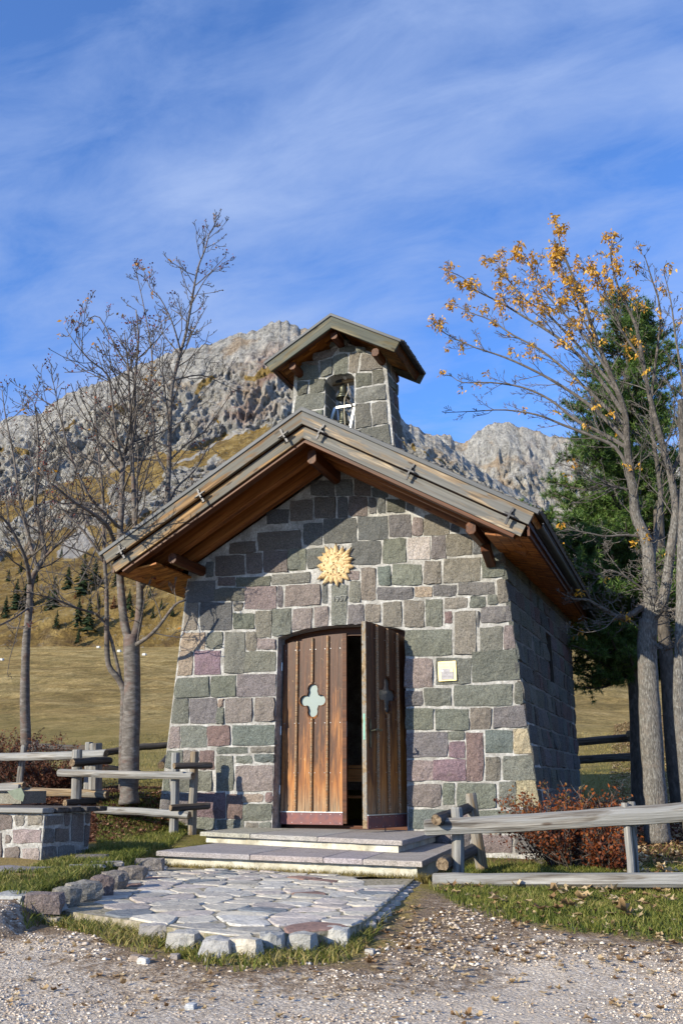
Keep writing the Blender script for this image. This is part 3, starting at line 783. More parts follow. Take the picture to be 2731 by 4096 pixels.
def stone_mesh(q, nrm, depth, nx=7, ny=6, rough=1.0, back=.035, mb=None):
    """a quarried block: four corners in order bottom-left, bottom-right, top-right, top-left, seen from outside"""
    q = [np.array(p, float) for p in q]; nrm = np.array(nrm, float); nrm = nrm / np.linalg.norm(nrm)
    w = np.linalg.norm(q[1] - q[0]); h = np.linalg.norm(q[3] - q[0])
    e0, e1 = .007 / w, .007 / h
    us = [0, e0] + [e0 + (1 - 2 * e0) * (i - 1) / (nx - 3) for i in range(2, nx - 2)] + [1 - e0, 1]
    vs = [0, e1] + [e1 + (1 - 2 * e1) * (i - 1) / (ny - 3) for i in range(2, ny - 2)] + [1 - e1, 1]
    V = []; tx, ty = rnd.uniform(-.008, .008), rnd.uniform(-.008, .008)
    sx, sy = rnd.uniform(0, 99), rnd.uniform(0, 99)
    xd = (q[1] - q[0]) / (w + 1e-9); yd = (q[3] - q[0]) / (h + 1e-9)
    for j, v in enumerate(vs):
        for i, u in enumerate(us):
            p = (q[0] * (1 - u) + q[1] * u) * (1 - v) + (q[3] * (1 - u) + q[2] * u) * v
            edge = i in (0, nx - 1) or j in (0, ny - 1)
            ring = i in (1, nx - 2) or j in (1, ny - 2)
            e = .008 * rough
            if edge:
                p = p + xd * rnd.uniform(-e, e) + yd * rnd.uniform(-e, e)
                corner = i in (0, nx - 1) and j in (0, ny - 1)
                if corner: p = p + xd * (.003 if i == 0 else -.003) + yd * (.003 if j == 0 else -.003)
                d = -back
                V.append(p + nrm * d)
            else:
                fv = float(vnoise(sx + u * w * 9, sy + v * h * 9, 0, 5)) * .014 * rough + float(vnoise(sx + u * w * 22, sy + v * h * 22, 0, 6)) * .009 * rough
                d = depth * (.5 if ring else 1.05) + fv + tx * (u - .5) * 2 + ty * (v - .5) * 2
                if i in (1, nx - 2) and j in (1, ny - 2): p = p + xd * (.004 if i == 1 else -.004) + yd * (.004 if j == 1 else -.004)
                d = max(d, .007 if ring else .010)
                p = p + xd * rnd.uniform(-e, e) + yd * rnd.uniform(-e, e)
                V.append(p + nrm * d)
    F = []
    for j in range(ny - 1):
        for i in range(nx - 1):
            a = j * nx + i; F.append((a, a + 1, a + nx + 1, a + nx))
    return V, F
def add_stone(parent, q, nrm, col, depth=.016, mat=None, rough=1.0, nx=7, ny=6, name='stone', back=.035):
    V, F = stone_mesh(q, nrm, depth * rnd.uniform(.7, 1.35), nx, ny, rough, back)
    return meshobj(name, V, F, mat or M_stone, parent, color=col)

# ---- front wall core with the door opening
DX0, DX1, DZ, DZT = -4.515, -2.925, 2.165, 2.275
ZB = -.45
def roofline(x): return 4.64 - .5774 * abs(x - CXR) - .375
def arch(x):
    t = (x - DX0) / (DX1 - DX0); return DZ + (DZT - DZ) * (1 - (2 * t - 1) ** 2) ** .8 if 0 < t < 1 else DZ
mb = MB(); yb = lambda z: 10.48
zl, zr = 2.98, 3.06
mb.prism([(XL(ZB), ZB), (DX0, ZB), (DX0, roofline(DX0)), (XL(zl), roofline(XL(zl)))], YW, yb)
mb.prism([(DX1, ZB), (XR(ZB), ZB), (XR(zr), roofline(XR(zr))), (DX1, roofline(DX1))], YW, yb)
xs_ = [DX0 + (DX1 - DX0) * i / 14 for i in range(15)]
mb.prism([(x, arch(x) if 0 < i < 14 else DZ) for i, x in enumerate(xs_)] + [(DX1, roofline(DX1)), (CXR, 4.64 - .375), (DX0, roofline(DX0))], YW, yb)
mb.prism([(DX0, ZB), (DX1, ZB), (DX1, -.012), (DX0, -.012)], YW, yb)
front = mb.obj('front_wall', M_mortar, chapel)

Z1, Z2, Z3, Z4, Z5 = (600, 2700), (600, 2100), (1384, 2100), (1584, 2700), (1100, 1750)
STONES = [
 (Z1, [('L',190,312,388,'g'),(322,188,538,392,'v'),(548,193,592,258,'o'),(535,262,592,392,'g'),(600,187,822,385,'m',-5),(838,178,1000,370,'b',-3),
  ('L',412,246,588,'m'),(254,408,452,580,'g'),(460,408,645,568,'r'),(660,397,1000,560,'e'),
  ('L',600,262,745,'g'),(270,605,390,700,'b'),(398,600,516,760,'r'),(536,578,782,632,'g'),(803,573,996,622,'b'),
  (530,642,672,928,'g'),(692,648,820,710,'g',-3),(835,636,996,700,'e'),(690,720,988,930,'m',-4),('L',818,158,928,'g'),(168,810,330,932,'g'),(340,768,504,932,'g'),
  ('L',945,162,1072,'v'),(170,950,362,1070,'v'),(374,940,608,1145,'p'),(616,955,740,1150,'r'),(748,952,910,1015,'o'),(920,938,982,1015,'r'),(742,1028,978,1166,'g'),
  ('L',1082,222,1190,'v'),(232,1082,364,1190,'m'),(374,1135,522,1236,'g'),(534,1158,756,1238,'g'),(768,1180,868,1224,'b'),(876,1176,972,1224,'g'),('L',1200,180,1300,'g'),(190,1200,366,1300,'v')]),
 (Z2, [('L',440,522,612,'k'),(545,418,682,488,'s'),(690,415,970,490,'d',-14),(978,388,1285,470,'g',-18),
  (445,292,512,418,'k',-8),(525,243,758,405,'s',-14),(772,225,902,388,'s',-9),(908,208,1100,378,'s',-8),(1106,192,1252,365,'g',-6),(1262,185,1400,345,'k',-6),
  (640,140,850,230,'s',-22),(862,45,1208,200,'s',-22),
  (515,505,758,605,'d',-4),(762,490,1015,675,'m',-5),(1022,488,1064,662,'v'),(1080,478,1362,648,'m',-12),(1374,475,1424,630,'k'),
  ('L',620,385,840,'b'),(402,620,658,842,'k',-5),(672,616,744,686,'b'),(663,705,840,833,'g',-3),(846,685,972,905,'b',-6),(975,668,1128,885,'g',-8),(1142,664,1298,838,'m',-10),(1314,655,1430,812,'m',-6),
  ('L',856,442,998,'o'),(455,858,580,990,'g'),(595,855,760,1186,'g'),(770,855,852,1006,'b'),(860,908,1010,998,'m'),
  ('L',1008,342,1205,'o'),(362,1002,564,1200,'p'),(755,1015,1006,1175,'g',-5),
  ('L',1212,472,1375,'g'),(488,1202,688,1375,'g',-5),(700,1190,1006,1370,'v',-5)]),
 (Z3, [(50,125,282,318,'k',-6),(292,108,480,308,'g',-8),(494,100,674,280,'w',-10),(682,86,798,272,'v',-8),(795,72,1003,250,'b',-12),(1012,108,1130,226,'k',-8),
  (-70,330,-4,440,'k'),(25,372,112,440,'m'),(25,448,112,616,'g'),(122,345,238,600,'b',-5),(255,333,356,486,'e',-3),(362,312,606,480,'g',-5),(620,286,762,474,'b',-4),(780,263,1074,462,'b',-12),(1086,247,'R',430,'g',-12),
  (245,500,534,600,'v',-8),(550,495,686,580,'o',-3),(694,482,882,576,'v',-8),(892,457,1188,562,'v',-12),(1206,437,'R',622,'b',-5),
  (12,638,146,797,'v'),(156,635,274,776,'b'),(293,612,450,820,'b',-4),(466,605,627,820,'b',-4),(634,595,772,812,'g',-3),(788,582,972,670,'b',-6),(988,572,1118,662,'g',-4),(1130,555,1210,636,'g',-3),(1076,658,'R',790,'v',-8),(790,690,850,788,'r'),(868,688,1038,1036,'b',-6),(1044,690,1066,816,'k'),
  (470,832,850,1046,'g',-8),(1072,815,1252,1015,'g',-6),(1262,802,'R',992,'m',-4),
  (468,1070,692,1302,'m',-5),(716,1065,1002,1276,'g',-4),(1008,1012,'R',1252,'g',-10)]),
 (Z4, [(68,130,216,248,'v'),(222,100,441,246,'g',-3),(456,75,932,248,'g',-12),(943,62,'R',230,'g',-3),
  (75,272,298,438,'g'),(312,270,583,440,'g',-3),(592,262,760,438,'b',-3),(772,252,'R',420,'v',-10),
  (82,455,408,662,'v'),(408,450,546,520,'g'),(424,535,553,662,'p'),(560,460,696,852,'r'),(712,440,930,626,'e'),(942,430,'R',632,'y'),
  (84,680,300,846,'m'),(292,672,556,846,'p'),(712,655,838,842,'b'),(850,650,'R',842,'g'),
  (90,872,362,1056,'m'),(374,865,466,1046,'g'),(484,865,802,1066,'g'),(820,850,956,1056,'g'),(960,847,'R',1056,'y'),
  (92,1070,408,1236,'e'),(420,1070,500,1180,'g'),(515,1072,630,1240,'m'),(640,1080,950,1262,'g'),(962,1072,'R',1262,'g'),
  (290,1262,432,1375,'m'),(442,1252,590,1380,'v'),(602,1280,930,1420,'m'),(942,1278,'R',1420,'v'),(300,1385,590,1440,'g')]),
 (Z5, [(285,345,478,470,'k'),(490,335,620,466,'k'),(632,335,762,470,'s'),(772,402,900,480,'k',10),
  (118,502,306,668,'s',-6),(316,480,488,646,'s'),(498,474,584,640,'k'),(590,470,738,630,'s'),(746,482,810,610,'k'),(820,482,884,610,'k'),(892,492,1040,600,'d'),(1052,522,1110,590,'k',10),
  (-70,580,108,690,'k',-12),(225,690,380,862,'k',-5),(388,650,654,845,'k',-15),(664,626,905,822,'k',-3),(914,614,1090,795,'v'),(1100,642,1180,785,'m'),(1186,610,1396,780,'b',-4),(1404,690,1480,760,'k',10),
  (104,890,246,1052,'g',-6),(256,884,400,1040,'k',-8)]),
]
def wallpt(px, py): return P(px, py, Y0, SB)
for (ox, oy), lst in STONES:
    for s in lst:
        x0, y0, x1, y1, c = s[:5]; dy = s[5] if len(s) > 5 else 0
        X0 = ox + x0 / 2 if x0 != 'L' else None; X1 = ox + x1 / 2 if x1 != 'R' else None
        T, B = oy + y0 / 2 - 1.9, oy + y1 / 2 + 1.9; h = dy / 4
        if X0 is not None: X0 -= 1.7
        if X1 is not None: X1 += 1.7
        cs = []
        for xx, yy in ((X0, B - h), (X1, B + h), (X1, T + h), (X0, T - h)):
            j = rnd.uniform(-2.2, 2.2); j2 = rnd.uniform(-2, 2)
            if xx is None:
                side = 'L' if X0 is None and (xx is X0) and len(cs) in (0, 3) else 'R'
                z = wallpt(X1 if side == 'L' else X0, yy + j2)[2]
                x = XL(z) - .008 if side == 'L' else XR(z) + .008
                cs.append((x, YW(z), z))
            else: cs.append(wallpt(xx + j, yy + j2))
        if c == '1': continue
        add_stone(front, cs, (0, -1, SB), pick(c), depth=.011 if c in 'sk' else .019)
# the dated stone
ds = [wallpt(*p) for p in ((1324, 2502), (1386, 2502), (1394, 2338), (1325, 2340))]
dated = add_stone(front, ds, (0, -1, SB), pick('g'), depth=.012, rough=.35)
dated['label'] = 'grey green stone carved with the year 1957'
def text_mesh(s, size, name, mat, M, parent, ext=.0015, shear=0.0):
    cu = bpy.data.curves.new('letters', 'FONT'); cu.body = s; cu.size = size; cu.extrude = ext; cu.shear = shear; cu.resolution_u = 3
    cu.align_x = 'CENTER'; cu.align_y = 'CENTER'
    t = bpy.data.objects.new('letters', cu)
    dg = bpy.context.evaluated_depsgraph_get()
    sc.collection.objects.link(t); dg.update()
    me = bpy.data.meshes.new_from_object(t.evaluated_get(bpy.context.evaluated_depsgraph_get()))
    bpy.data.objects.remove(t)
    me.materials.clear(); me.materials.append(mat)
    o = bpy.data.objects.new(name, me)
    return _reg(o, M, parent, None, None, None, None, None)
M_carve = plain('pale_carved_line', (.25, .25, .24), .9)
c57 = wallpt(1360, 2397)
text_mesh('1957', .092, 'carved_year', M_carve, frame((c57[0], c57[1] - .031, c57[2]), (1, 0, .02), (0, -1, .03)), front, .002)

# ---- the other walls
BACK = [P(*p, 14.6) for p in ((2322, 3290), (2320, 3200), (2318, 3112), (2299, 2911), (2284, 2600), (2280, 2560))]
bz = [p[2] for p in BACK]; bx = [p[0] for p in BACK]
XB = lambda z: float(np.interp(z, bz, bx)) if z < bz[-1] else bx[-1]
YE = 14.6
def sidept(t, z, off=0.0):
    """t = 0 at the front corner, 1 at the rear corner"""
    y0 = YW(z); x = XR(z) * (1 - t) + XB(z) * t
    return np.array([x + off, y0 + (YE - y0) * t, z])
mb = MB(); zs = [ZB, 0, .6, 1.2, 1.75, 2.42, 2.8, 3.02]; TW0, TW1 = .50, .585
def quad(a, b, c, d): mb.add([a, b, c, d], [(0, 1, 2, 3)])
for i in range(len(zs) - 1):
    za, zb_ = zs[i], zs[i + 1]
    win = 1.7 <= (za + zb_) / 2 <= 2.43
    for ta, tb_ in ((0, TW0), (TW0, TW1), (TW1, 1)):
        if win and ta == TW0:
            a, b = sidept(ta, za), sidept(tb_, za); c, d = sidept(tb_, zb_), sidept(ta, zb_)
            I = np.array([-.32, 0, 0])
            quad(b + I, b, c, c + I); quad(a, a + I, d + I, d); quad(a, b, b + I, a + I); quad(c, d, d + I, c + I)
            continue
        quad(sidept(ta, za), sidept(tb_, za), sidept(tb_, zb_), sidept(ta, zb_))
I = np.array([-.45, 0, 0])
for i in range(len(zs) - 1):
    for (ta, tb_) in ((0.115, TW0), (TW0, TW1), (TW1, 1)):
        if 1.7 <= (zs[i] + zs[i + 1]) / 2 <= 2.43 and ta == TW0: continue
        quad(sidept(tb_, zs[i]) + I, sidept(ta, zs[i]) + I, sidept(ta, zs[i + 1]) + I, sidept(tb_, zs[i + 1]) + I)
quad(sidept(0, 3.02), sidept(1, 3.02), sidept(1, 3.02) + I, sidept(0, 3.02) + I)
side = mb.obj('side_wall', M_mortar_shade, chapel)
a_, b_, c_, d_ = sidept(TW0, 1.752), sidept(TW1, 1.752), sidept(TW1, 2.418), sidept(TW0, 2.418); I2 = np.array([-.16, 0, 0]); e_ = np.array([-.004, -.004, 0])
meshobj('window', [a_ + I2, b_ + I2, c_ + I2, d_ + I2], [(0, 1, 2, 3)], M_dark, side)  # dark sheet across the slit, painted stand-in for its inner shade
meshobj('window_jamb_shade', [b_ + I2 + e_, b_ + e_, c_ + e_, c_ + I2 + e_], [(0, 1, 2, 3)], M_dark, side)  # dark sheet over the far jamb, shade painted on
zc = [-.30, -.06, .20, .42, .66, .88, 1.10, 1.33, 1.56, 1.76, 2.0, 2.22, 2.44, 2.66, 2.84, 3.00]
for r_ in range(len(zc) - 1):
    za, zb_ = zc[r_] + .007, zc[r_ + 1] - .007
    t = 0.0; k0 = True
    while t < .985:
        wd = rnd.choice([.045, .06, .08, .095, .115]) * (1.15 if rnd.random() < .3 else 1)
        tb_ = min(1.0, t + wd)
        if 1 - tb_ < .03: tb_ = 1.0
        a, b = t + (.0025 if t > 0 else -.002), tb_ - (.0025 if tb_ < 1 else -.001)
        zm = (za + zb_) / 2
        if 1.75 < zm < 2.44:
            if a < TW0 < b: b = TW0 - .001; tb_ = TW0
            if TW0 <= (a + .004) < TW1: t = TW1; continue
        if b - a > .012:
            j = [rnd.uniform(-.008, .008) for _ in range(4)]
            q = [sidept(a, za + j[0]), sidept(b, za + j[1]), sidept(b, zb_ + j[2]), sidept(a, zb_ + j[3])]
            add_stone(side, q, (1, 0, .09), [x * .66 for x in pick(rnd.choice('ggkvrbssgek'))], depth=.022, nx=6, ny=5)  # block colours darkened too, with the shade of this wall painted in
        t = tb_
mb = MB()
mb.add([(XL(ZB), Y0, ZB), (XL(ZB), YE, ZB), (XL(2.98), YE, 2.98), (XL(2.98), Y0 + .09, 2.98)], [(0, 3, 2, 1)])
mb.add([(XL(0) + .5, 10.48, ZB), (XL(0) + .5, YE - .4, ZB), (XL(0) + .5, YE - .4, 3.6), (XL(0) + .5, 10.48, 3.6)], [(0, 1, 2, 3)])
lw = mb.obj('side_wall', M_mortar, chapel)
zc2 = [-.30, .0, .27, .52, .78, 1.02, 1.28, 1.52, 1.78, 2.02, 2.28, 2.52, 2.76, 2.96]
for r_ in range(len(zc2) - 1):
    y = Y0 + .09
    while y < YE - .1:
        y2 = min(YE, y + rnd.uniform(.25, .6)); za, zb_ = zc2[r_] + .012, zc2[r_ + 1] - .012
        add_stone(lw, [(XL(za), y2 - .012, za), (XL(za), y + .012, za), (XL(zb_), y + .012, zb_), (XL(zb_), y2 - .012, zb_)], (-1, 0, .08), pick(rnd.choice('ggkvrbbem')), depth=.02, nx=5, ny=5)
        y = y2
mb = MB()
mb.prism([(XL(ZB), ZB), (XB(0), ZB), (XB(2.9), roofline(XB(2.9))), (CXR, 4.265), (XL(2.9), roofline(XL(2.9)))], YE - .4, YE)
mb.obj('rear_wall', M_mortar, chapel)
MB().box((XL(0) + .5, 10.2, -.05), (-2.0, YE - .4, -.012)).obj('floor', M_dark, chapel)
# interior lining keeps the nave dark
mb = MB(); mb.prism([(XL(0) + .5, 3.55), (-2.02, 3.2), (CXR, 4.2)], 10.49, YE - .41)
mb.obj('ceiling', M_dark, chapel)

# ================================================================== roof
def side_frame(s, Y, u=0.0, p=0.0, cx=CXR, rz=RZ, a=SLOPE):
    ca, sa = math.cos(a), math.sin(a)
    X = (s * ca, 0, -sa); n = (s * sa, 0, ca)
    o = (cx + X[0] * u - n[0] * p, Y, rz + X[2] * u - n[2] * p)
    y = (0, 1, 0) if s > 0 else (0, -1, 0)
    return Matrix(((X[0], y[0], n[0], o[0]), (X[1], y[1], n[1], o[1]), (X[2], y[2], n[2], o[2]), (0, 0, 0, 1)))
def slope_board(name, s, u0, u1, p0, p1, Ya, Yb, mat, parent, cx=CXR, rz=RZ, a=SLOPE, mitre=None, ch=.004, **kw):
    """board lying along a roof slope: from u0 to u1 down the slope, p0..p1 below the top face, Ya..Yb in depth; mitre = plumb cut at the ridge"""
    M = side_frame(s, Ya, 0, 0, cx, rz, a)
    ta = math.tan(a); mit = mitre if mitre is not None else (u0 == 0)
    ya, yb_ = (0, Yb - Ya) if s > 0 else (-(Yb - Ya), 0)
    U = lambda p: p * ta if mit else u0
    v = []
    for y in (ya, yb_):
        v += [(U(p0 + ch), y, -p0 - ch), (U(p0), y + (ch if y == ya else -ch), -p0), (u1, y + (ch if y == ya else -ch), -p0), (u1, y, -p0 - ch),
              (u1, y, -p1 + ch), (u1, y + (ch if y == ya else -ch), -p1), (U(p1), y + (ch if y == ya else -ch), -p1), (U(p1 - ch), y, -p1 + ch)]
    f = [(0, 3, 4, 7), (8, 15, 12, 11), (0, 1, 2, 3), (7, 4, 5, 6), (8, 11, 10, 9), (15, 14, 13, 12), (1, 9, 10, 2), (6, 5, 13, 14), (2, 10, 11, 3), (3, 11, 12, 4), (4, 12, 13, 5), (1, 0, 8, 9), (0, 7, 15, 8), (7, 6, 14, 15)]
    return meshobj(name, v, f, mat, parent, M=M, **kw)
YF, YR = 9.03, 15.75
UE = 3.0
mb = MB()
for s in (-1, 1):
    ca, sa = math.cos(SLOPE), math.sin(SLOPE)
    n = 20
    for i in range(n):                       # courses of shingles, each lapping the next
        u0, u1 = UE * i / n, UE * (i + 1) / n + .03
        pt = lambda u, p, y: (CXR + s * (u * ca + p * sa), y, RZ + .005 - u * sa + p * ca)
        vs = [pt(u0, .012, YF + .012), pt(u1, .03, YF + .012), pt(u1, .03, YR), pt(u0, .012, YR), pt(u0, -.03, YF + .012), pt(u1, -.012, YF + .012), pt(u1, -.012, YR), pt(u0, -.03, YR)]
        mb.add(vs, [(0, 1, 2, 3) if s < 0 else (3, 2, 1, 0), (4, 7, 6, 5) if s < 0 else (5, 6, 7, 4), (0, 4, 5, 1), (1, 5, 6, 2), (2, 6, 7, 3)])
roof = mb.obj('roof', M_slate, chapel)
for s in (-1, 1):
    gm = M_fascia_gold if s < 0 else M_fascia_grey
    slope_board('edge_board', s, 0, UE + .02, -.010, .034, YF - .045, YF + .01, M_edge, roof)
    slope_board('fascia_board', s, 0, UE - .02, .036, .168, YF - .03, YF + .012, gm, roof)
    slope_board('fascia_board', s, 0, UE - .05, .180, .305, YF + .024, YF + .05, gm, roof)
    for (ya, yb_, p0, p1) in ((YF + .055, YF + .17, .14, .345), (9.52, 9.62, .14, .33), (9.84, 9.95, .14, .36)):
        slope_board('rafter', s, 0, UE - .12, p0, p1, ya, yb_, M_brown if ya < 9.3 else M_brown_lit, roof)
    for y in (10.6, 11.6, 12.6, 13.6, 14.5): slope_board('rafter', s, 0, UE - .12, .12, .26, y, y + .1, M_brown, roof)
    u = .08; 
    while u < UE - .12:
        wd = min(.135, UE - .06 - u)
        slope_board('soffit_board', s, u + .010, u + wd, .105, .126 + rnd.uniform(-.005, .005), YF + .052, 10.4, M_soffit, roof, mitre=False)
        u += wd
    slope_board('roof_boarding', s, .08, UE - .04, .03, .10, YF + .052, YR - .05, M_soffit, roof, mitre=False)
    # boxed eave over the side wall
    xw, xe = (XL(2.9) + .05, -6.26) if s < 0 else (-1.80, -1.34)
    for k in range(4):
        a = xe + (xw - xe) * k / 4; b = xe + (xw - xe) * (k + 1) / 4
        za, zb_ = 2.905 + (2.995 - 2.905) * k / 4, 2.905 + (2.995 - 2.905) * (k + 1) / 4
        y0 = (YF + .18 if s > 0 else 9.2)
        m_ = MB(); 
        lo, hi = (a, b) if a < b else (b, a); zlo, zhi = (za, zb_) if a < b else (zb_, za)
        m_.add([(lo + .002, y0, zlo), (hi - .002, y0, zhi), (hi - .002, YR - .06, zhi), (lo + .002, YR - .06, zlo), (lo + .002, y0, zlo + .02), (hi - .002, y0, zhi + .02), (hi - .002, YR - .06, zhi + .02), (lo + .002, YR - .06, zlo + .02)],
               [(0, 3, 2, 1), (4, 5, 6, 7), (0, 1, 5, 4), (1, 2, 6, 5), (2, 3, 7, 6), (3, 0, 4, 7)])
        m_.obj('eave_board', M_soffit, roof)
    xo = xe - .02 if s < 0 else xe
    MB().box((xo, YF + .06, 2.905), (xo + .025, YR - .05, 3.10)).obj('eave_fascia', M_brown, roof)
    MB().prism([(min(xw, xe), 2.93), (max(xw, xe), 2.93)] + ([(max(xw, xe), 3.05), (xw, 3.30)] if s > 0 else [(xw, 3.30), (min(xw, xe), 3.05)]), YR - .09, YR - .06).obj('eave_end_board', M_brown, roof)
# gutter along the right eave
xg, zg = -1.235, 3.02
mb = MB(); gp = []
for k in range(9):
    a = math.pi + math.pi * k / 8; gp.append((xg + .055 * math.cos(a), zg + .055 * math.sin(a)))
vs = [(x, YF + .07, z) for x, z in gp] + [(x, YR - .02, z) for x, z in gp]
mb.add(vs, [(i, i + 9, i + 10, i + 1) for i in range(8)]); mb.tube([(xg + .057, YF + .07, zg + .004), (xg + .057, YR - .02, zg + .004)], .007, 6)
mb.obj('gutter', M_iron, roof)
# moss hanging over the verge and eave
mb = MB(); V = []; F = []; tone = []
for i in range(1500):
    y = rnd.uniform(YF + .05, YR); u = UE + rnd.uniform(-.10, .03)
    x = CXR + u * .866 + .02; z = RZ - u * .5 + .03
    for j in range(2):
        a = rnd.uniform(0, 6.28); r_ = rnd.uniform(.008, .022)
        b = len(V); V += [(x + r_ * math.cos(a), y + r_ * math.sin(a), z + rnd.uniform(-.01, .02)), (x + r_ * math.cos(a + 2), y + r_ * math.sin(a + 2), z + rnd.uniform(-.03, .02)), (x + r_ * math.cos(a + 4), y + r_ * math.sin(a + 4), z + rnd.uniform(0, .035))]; F.append((b, b + 1, b + 2))
meshobj('moss', V, F, M_moss, roof, kind='stuff')
# purlins with chamfered heads
def purlin(x0, z0, x1, z1, w=.13, h=.17, y0=9.28, y1=10.5, top=0):
    M = frame((x0, y0, z0), (x1 - x0, y1 - y0, z1 - z0), (0, 0, 1))
    return chamfer_box_mesh(float(np.linalg.norm((x1 - x0, y1 - y0, z1 - z0))), w, h, .03).obj('purlin', M_brown, roof, M=M)
purlin(-3.79, 4.13, -3.79, 4.13, .11, .18, 9.26)
purlin(-5.60, 3.075, -5.60, 3.075, .11, .13, 9.30)
purlin(-1.96, 3.10, -1.96, 3.10, .11, .14, 9.28)
beam('purlin_brace', (-1.9, 9.72, 2.98), (-1.9, 10.02, 2.86), .10, .09, M_brown, roof)
# wedge clamps that tie the two fascia boards
for s, pts in ((-1, ((-6.077, 3.082), (-5.074, 3.717), (-4.012, 4.301))), (1, ((-3.555, 4.343), (-2.526, 3.718), (-1.492, 3.109)))):
    for x, z in pts:
        u = abs(x - CXR) / math.cos(SLOPE) * math.cos(SLOPE) * math.cos(SLOPE) + (RZ - z) * math.sin(SLOPE)
        M = side_frame(s, YF, u, 0)
        mb = MB(); sg = 1 if s > 0 else -1
        f = lambda y: -y * 1.0 if s > 0 else y
        def bx(u0, u1, ya, yb_, za, zb_, mi=0):
            a, b = sorted((f(ya), f(yb_))); mb.box((u0, a, za), (u1, b, zb_), mi)
        bx(-.012, .012, .032, .052, -.075, -.265)
        mb.v = mb.v; 
        bx(-.010, .010, .0525, .072, -.12, -.205)
        c0 = f(.06)
        mb.tube([(-.075, c0, -.165), (-.045, c0, -.163), (.045, c0, -.163), (.075, c0, -.165)], [.012, .016, .016, .010], 6)
        for uu in (-.055, .055): mb.lathe((uu, 0, -.165), [(.0, 0)], 3) if False else None
        mb.tube([(-.05, f(.03), -.164), (-.05, f(.075), -.164)], .007, 6); mb.tube([(.05, f(.03), -.164), (.05, f(.075), -.164)], .007, 6)
        mb.obj('iron_clamp', M_iron, roof, M=M)

# ================================================================== bell tower
TY = 10.38; TB = 10.80
def TXL(z): return -4.535 + .045 * (z - 5.2)
def TXR(z): return -3.165 - .075 * (z - 5.0)
TCX, TRZ = -3.835, 6.355
TSL = math.atan((6.355 - 5.82) / .93)
def troof(x): return TRZ - abs(x - TCX) * math.tan(TSL) - .20
OX0, OX1, OZ = -4.065, -3.655, 5.60
def oarch(x):
    t = (x - OX0) / (OX1 - OX0); return OZ + .085 * math.sqrt(max(0, 1 - (2 * t - 1) ** 2))
mb = MB(); zb0, zt = 4.1, 5.72
mb.prism([(TXL(zb0), zb0), (OX0, zb0), (OX0, troof(OX0)), (TXL(zt), troof(TXL(zt)))], TY, TB)
mb.prism([(OX1, zb0), (TXR(zb0), zb0), (TXR(zt), troof(TXR(zt))), (OX1, troof(OX1))], TY, TB)
xs_ = [OX0 + (OX1 - OX0) * i / 10 for i in range(11)]
mb.prism([(x, oarch(x)) for x in xs_] + [(OX1, troof(OX1)), (TCX, troof(TCX)), (OX0, troof(OX0))], TY, TB)
tower = mb.obj('bell_tower', M_mortar, chapel)
def tpt(px, py): return P(px, py, TY)
ZT = (1150, 1350, 500 / 896.0)
TST = [  # corners in the close-up: bottom-left, bottom-right, top-right, top-left
 ((48, 530), (262, 505), (266, 392), (62, 420)), ((68, 415), (140, 405), (148, 310), (72, 318)), ((158, 402), (268, 388), (272, 294), (158, 308)),
 ((70, 308), (228, 296), (222, 200), (92, 196)), ((92, 192), (222, 198), (218, 165), (116, 178)),
 ((236, 290), (322, 262), (322, 148), (232, 172)), ((334, 268), (430, 258), (436, 112), (328, 140)), ((440, 250), (492, 258), (524, 112), (446, 112)),
 ((518, 245), (682, 222), (664, 134), (534, 116)), ((184, 172), (318, 138), (366, 70), (190, 118)), ((372, 108), (480, 100), (486, 62), (378, 66)), ((494, 108), (556, 112), (560, 72), (496, 66)),
 ((300, 60), (430, 58), (430, 16), (320, 40)),
 ((486, 358), (604, 342), (598, 250), (488, 256)), ((612, 338), (694, 328), (684, 226), (606, 240)),
 ((486, 470), (708, 444), (700, 336), (490, 368)), ((484, 654), (604, 636), (586, 470), (486, 480)), ((610, 636), (720, 612), (708, 452), (596, 470)),
 ((484, 800), (745, 790), (722, 622), (486, 664)), ((20, 690), (250, 680), (256, 520), (40, 540)),
]
for q in TST:
    mx_, my_ = sum(a for a, _ in q) / 4, sum(b for _, b in q) / 4
    cs = [tpt(ZT[0] + (x + (3 if x > mx_ else -3)) * ZT[2], ZT[1] + (y + (3 if y > my_ else -3)) * ZT[2]) for x, y in q]
    add_stone(tower, cs, (0, -1, 0), pick(rnd.choice('dgdgb')), depth=.022, rough=1.3)
zc3 = [4.5, 4.78, 5.0, 5.2, 5.42, 5.60, 5.80]
for i in range(6):
    za, zb_ = zc3[i] + .008, zc3[i + 1] - .008
    cuts = [TY, TY + (.20 if i % 2 else .26), TB]
    for a, b in zip(cuts[:-1], cuts[1:]):
        add_stone(tower, [(TXR(za), a + .006, za), (TXR(za), b - .006, za), (TXR(zb_), b - .006, zb_), (TXR(zb_), a + .006, zb_)], (1, 0, .07), pick(rnd.choice('dkgs')), depth=.02, nx=5, ny=5)
        add_stone(tower, [(TXL(za), b - .006, za), (TXL(za), a + .006, za), (TXL(zb_), a + .006, zb_), (TXL(zb_), b - .006, zb_)], (-1, 0, .07), pick(rnd.choice('dkgs')), depth=.02, nx=5, ny=5)
for i in range(6):                                   # jamb stones of the bell opening
    za, zb_ = 4.6 + i * .17, 4.6 + (i + 1) * .17 - .012
    add_stone(tower, [(OX0, TY + .02, za), (OX0, TB - .02, za), (OX0, TB - .02, zb_), (OX0, TY + .02, zb_)], (1, 0, 0), pick('d'), depth=.008, nx=5, ny=5)
UT = .93 / math.cos(TSL)
UTL = UT * 1.0
TYF, TYR = 10.0, 11.05
mb = MB()
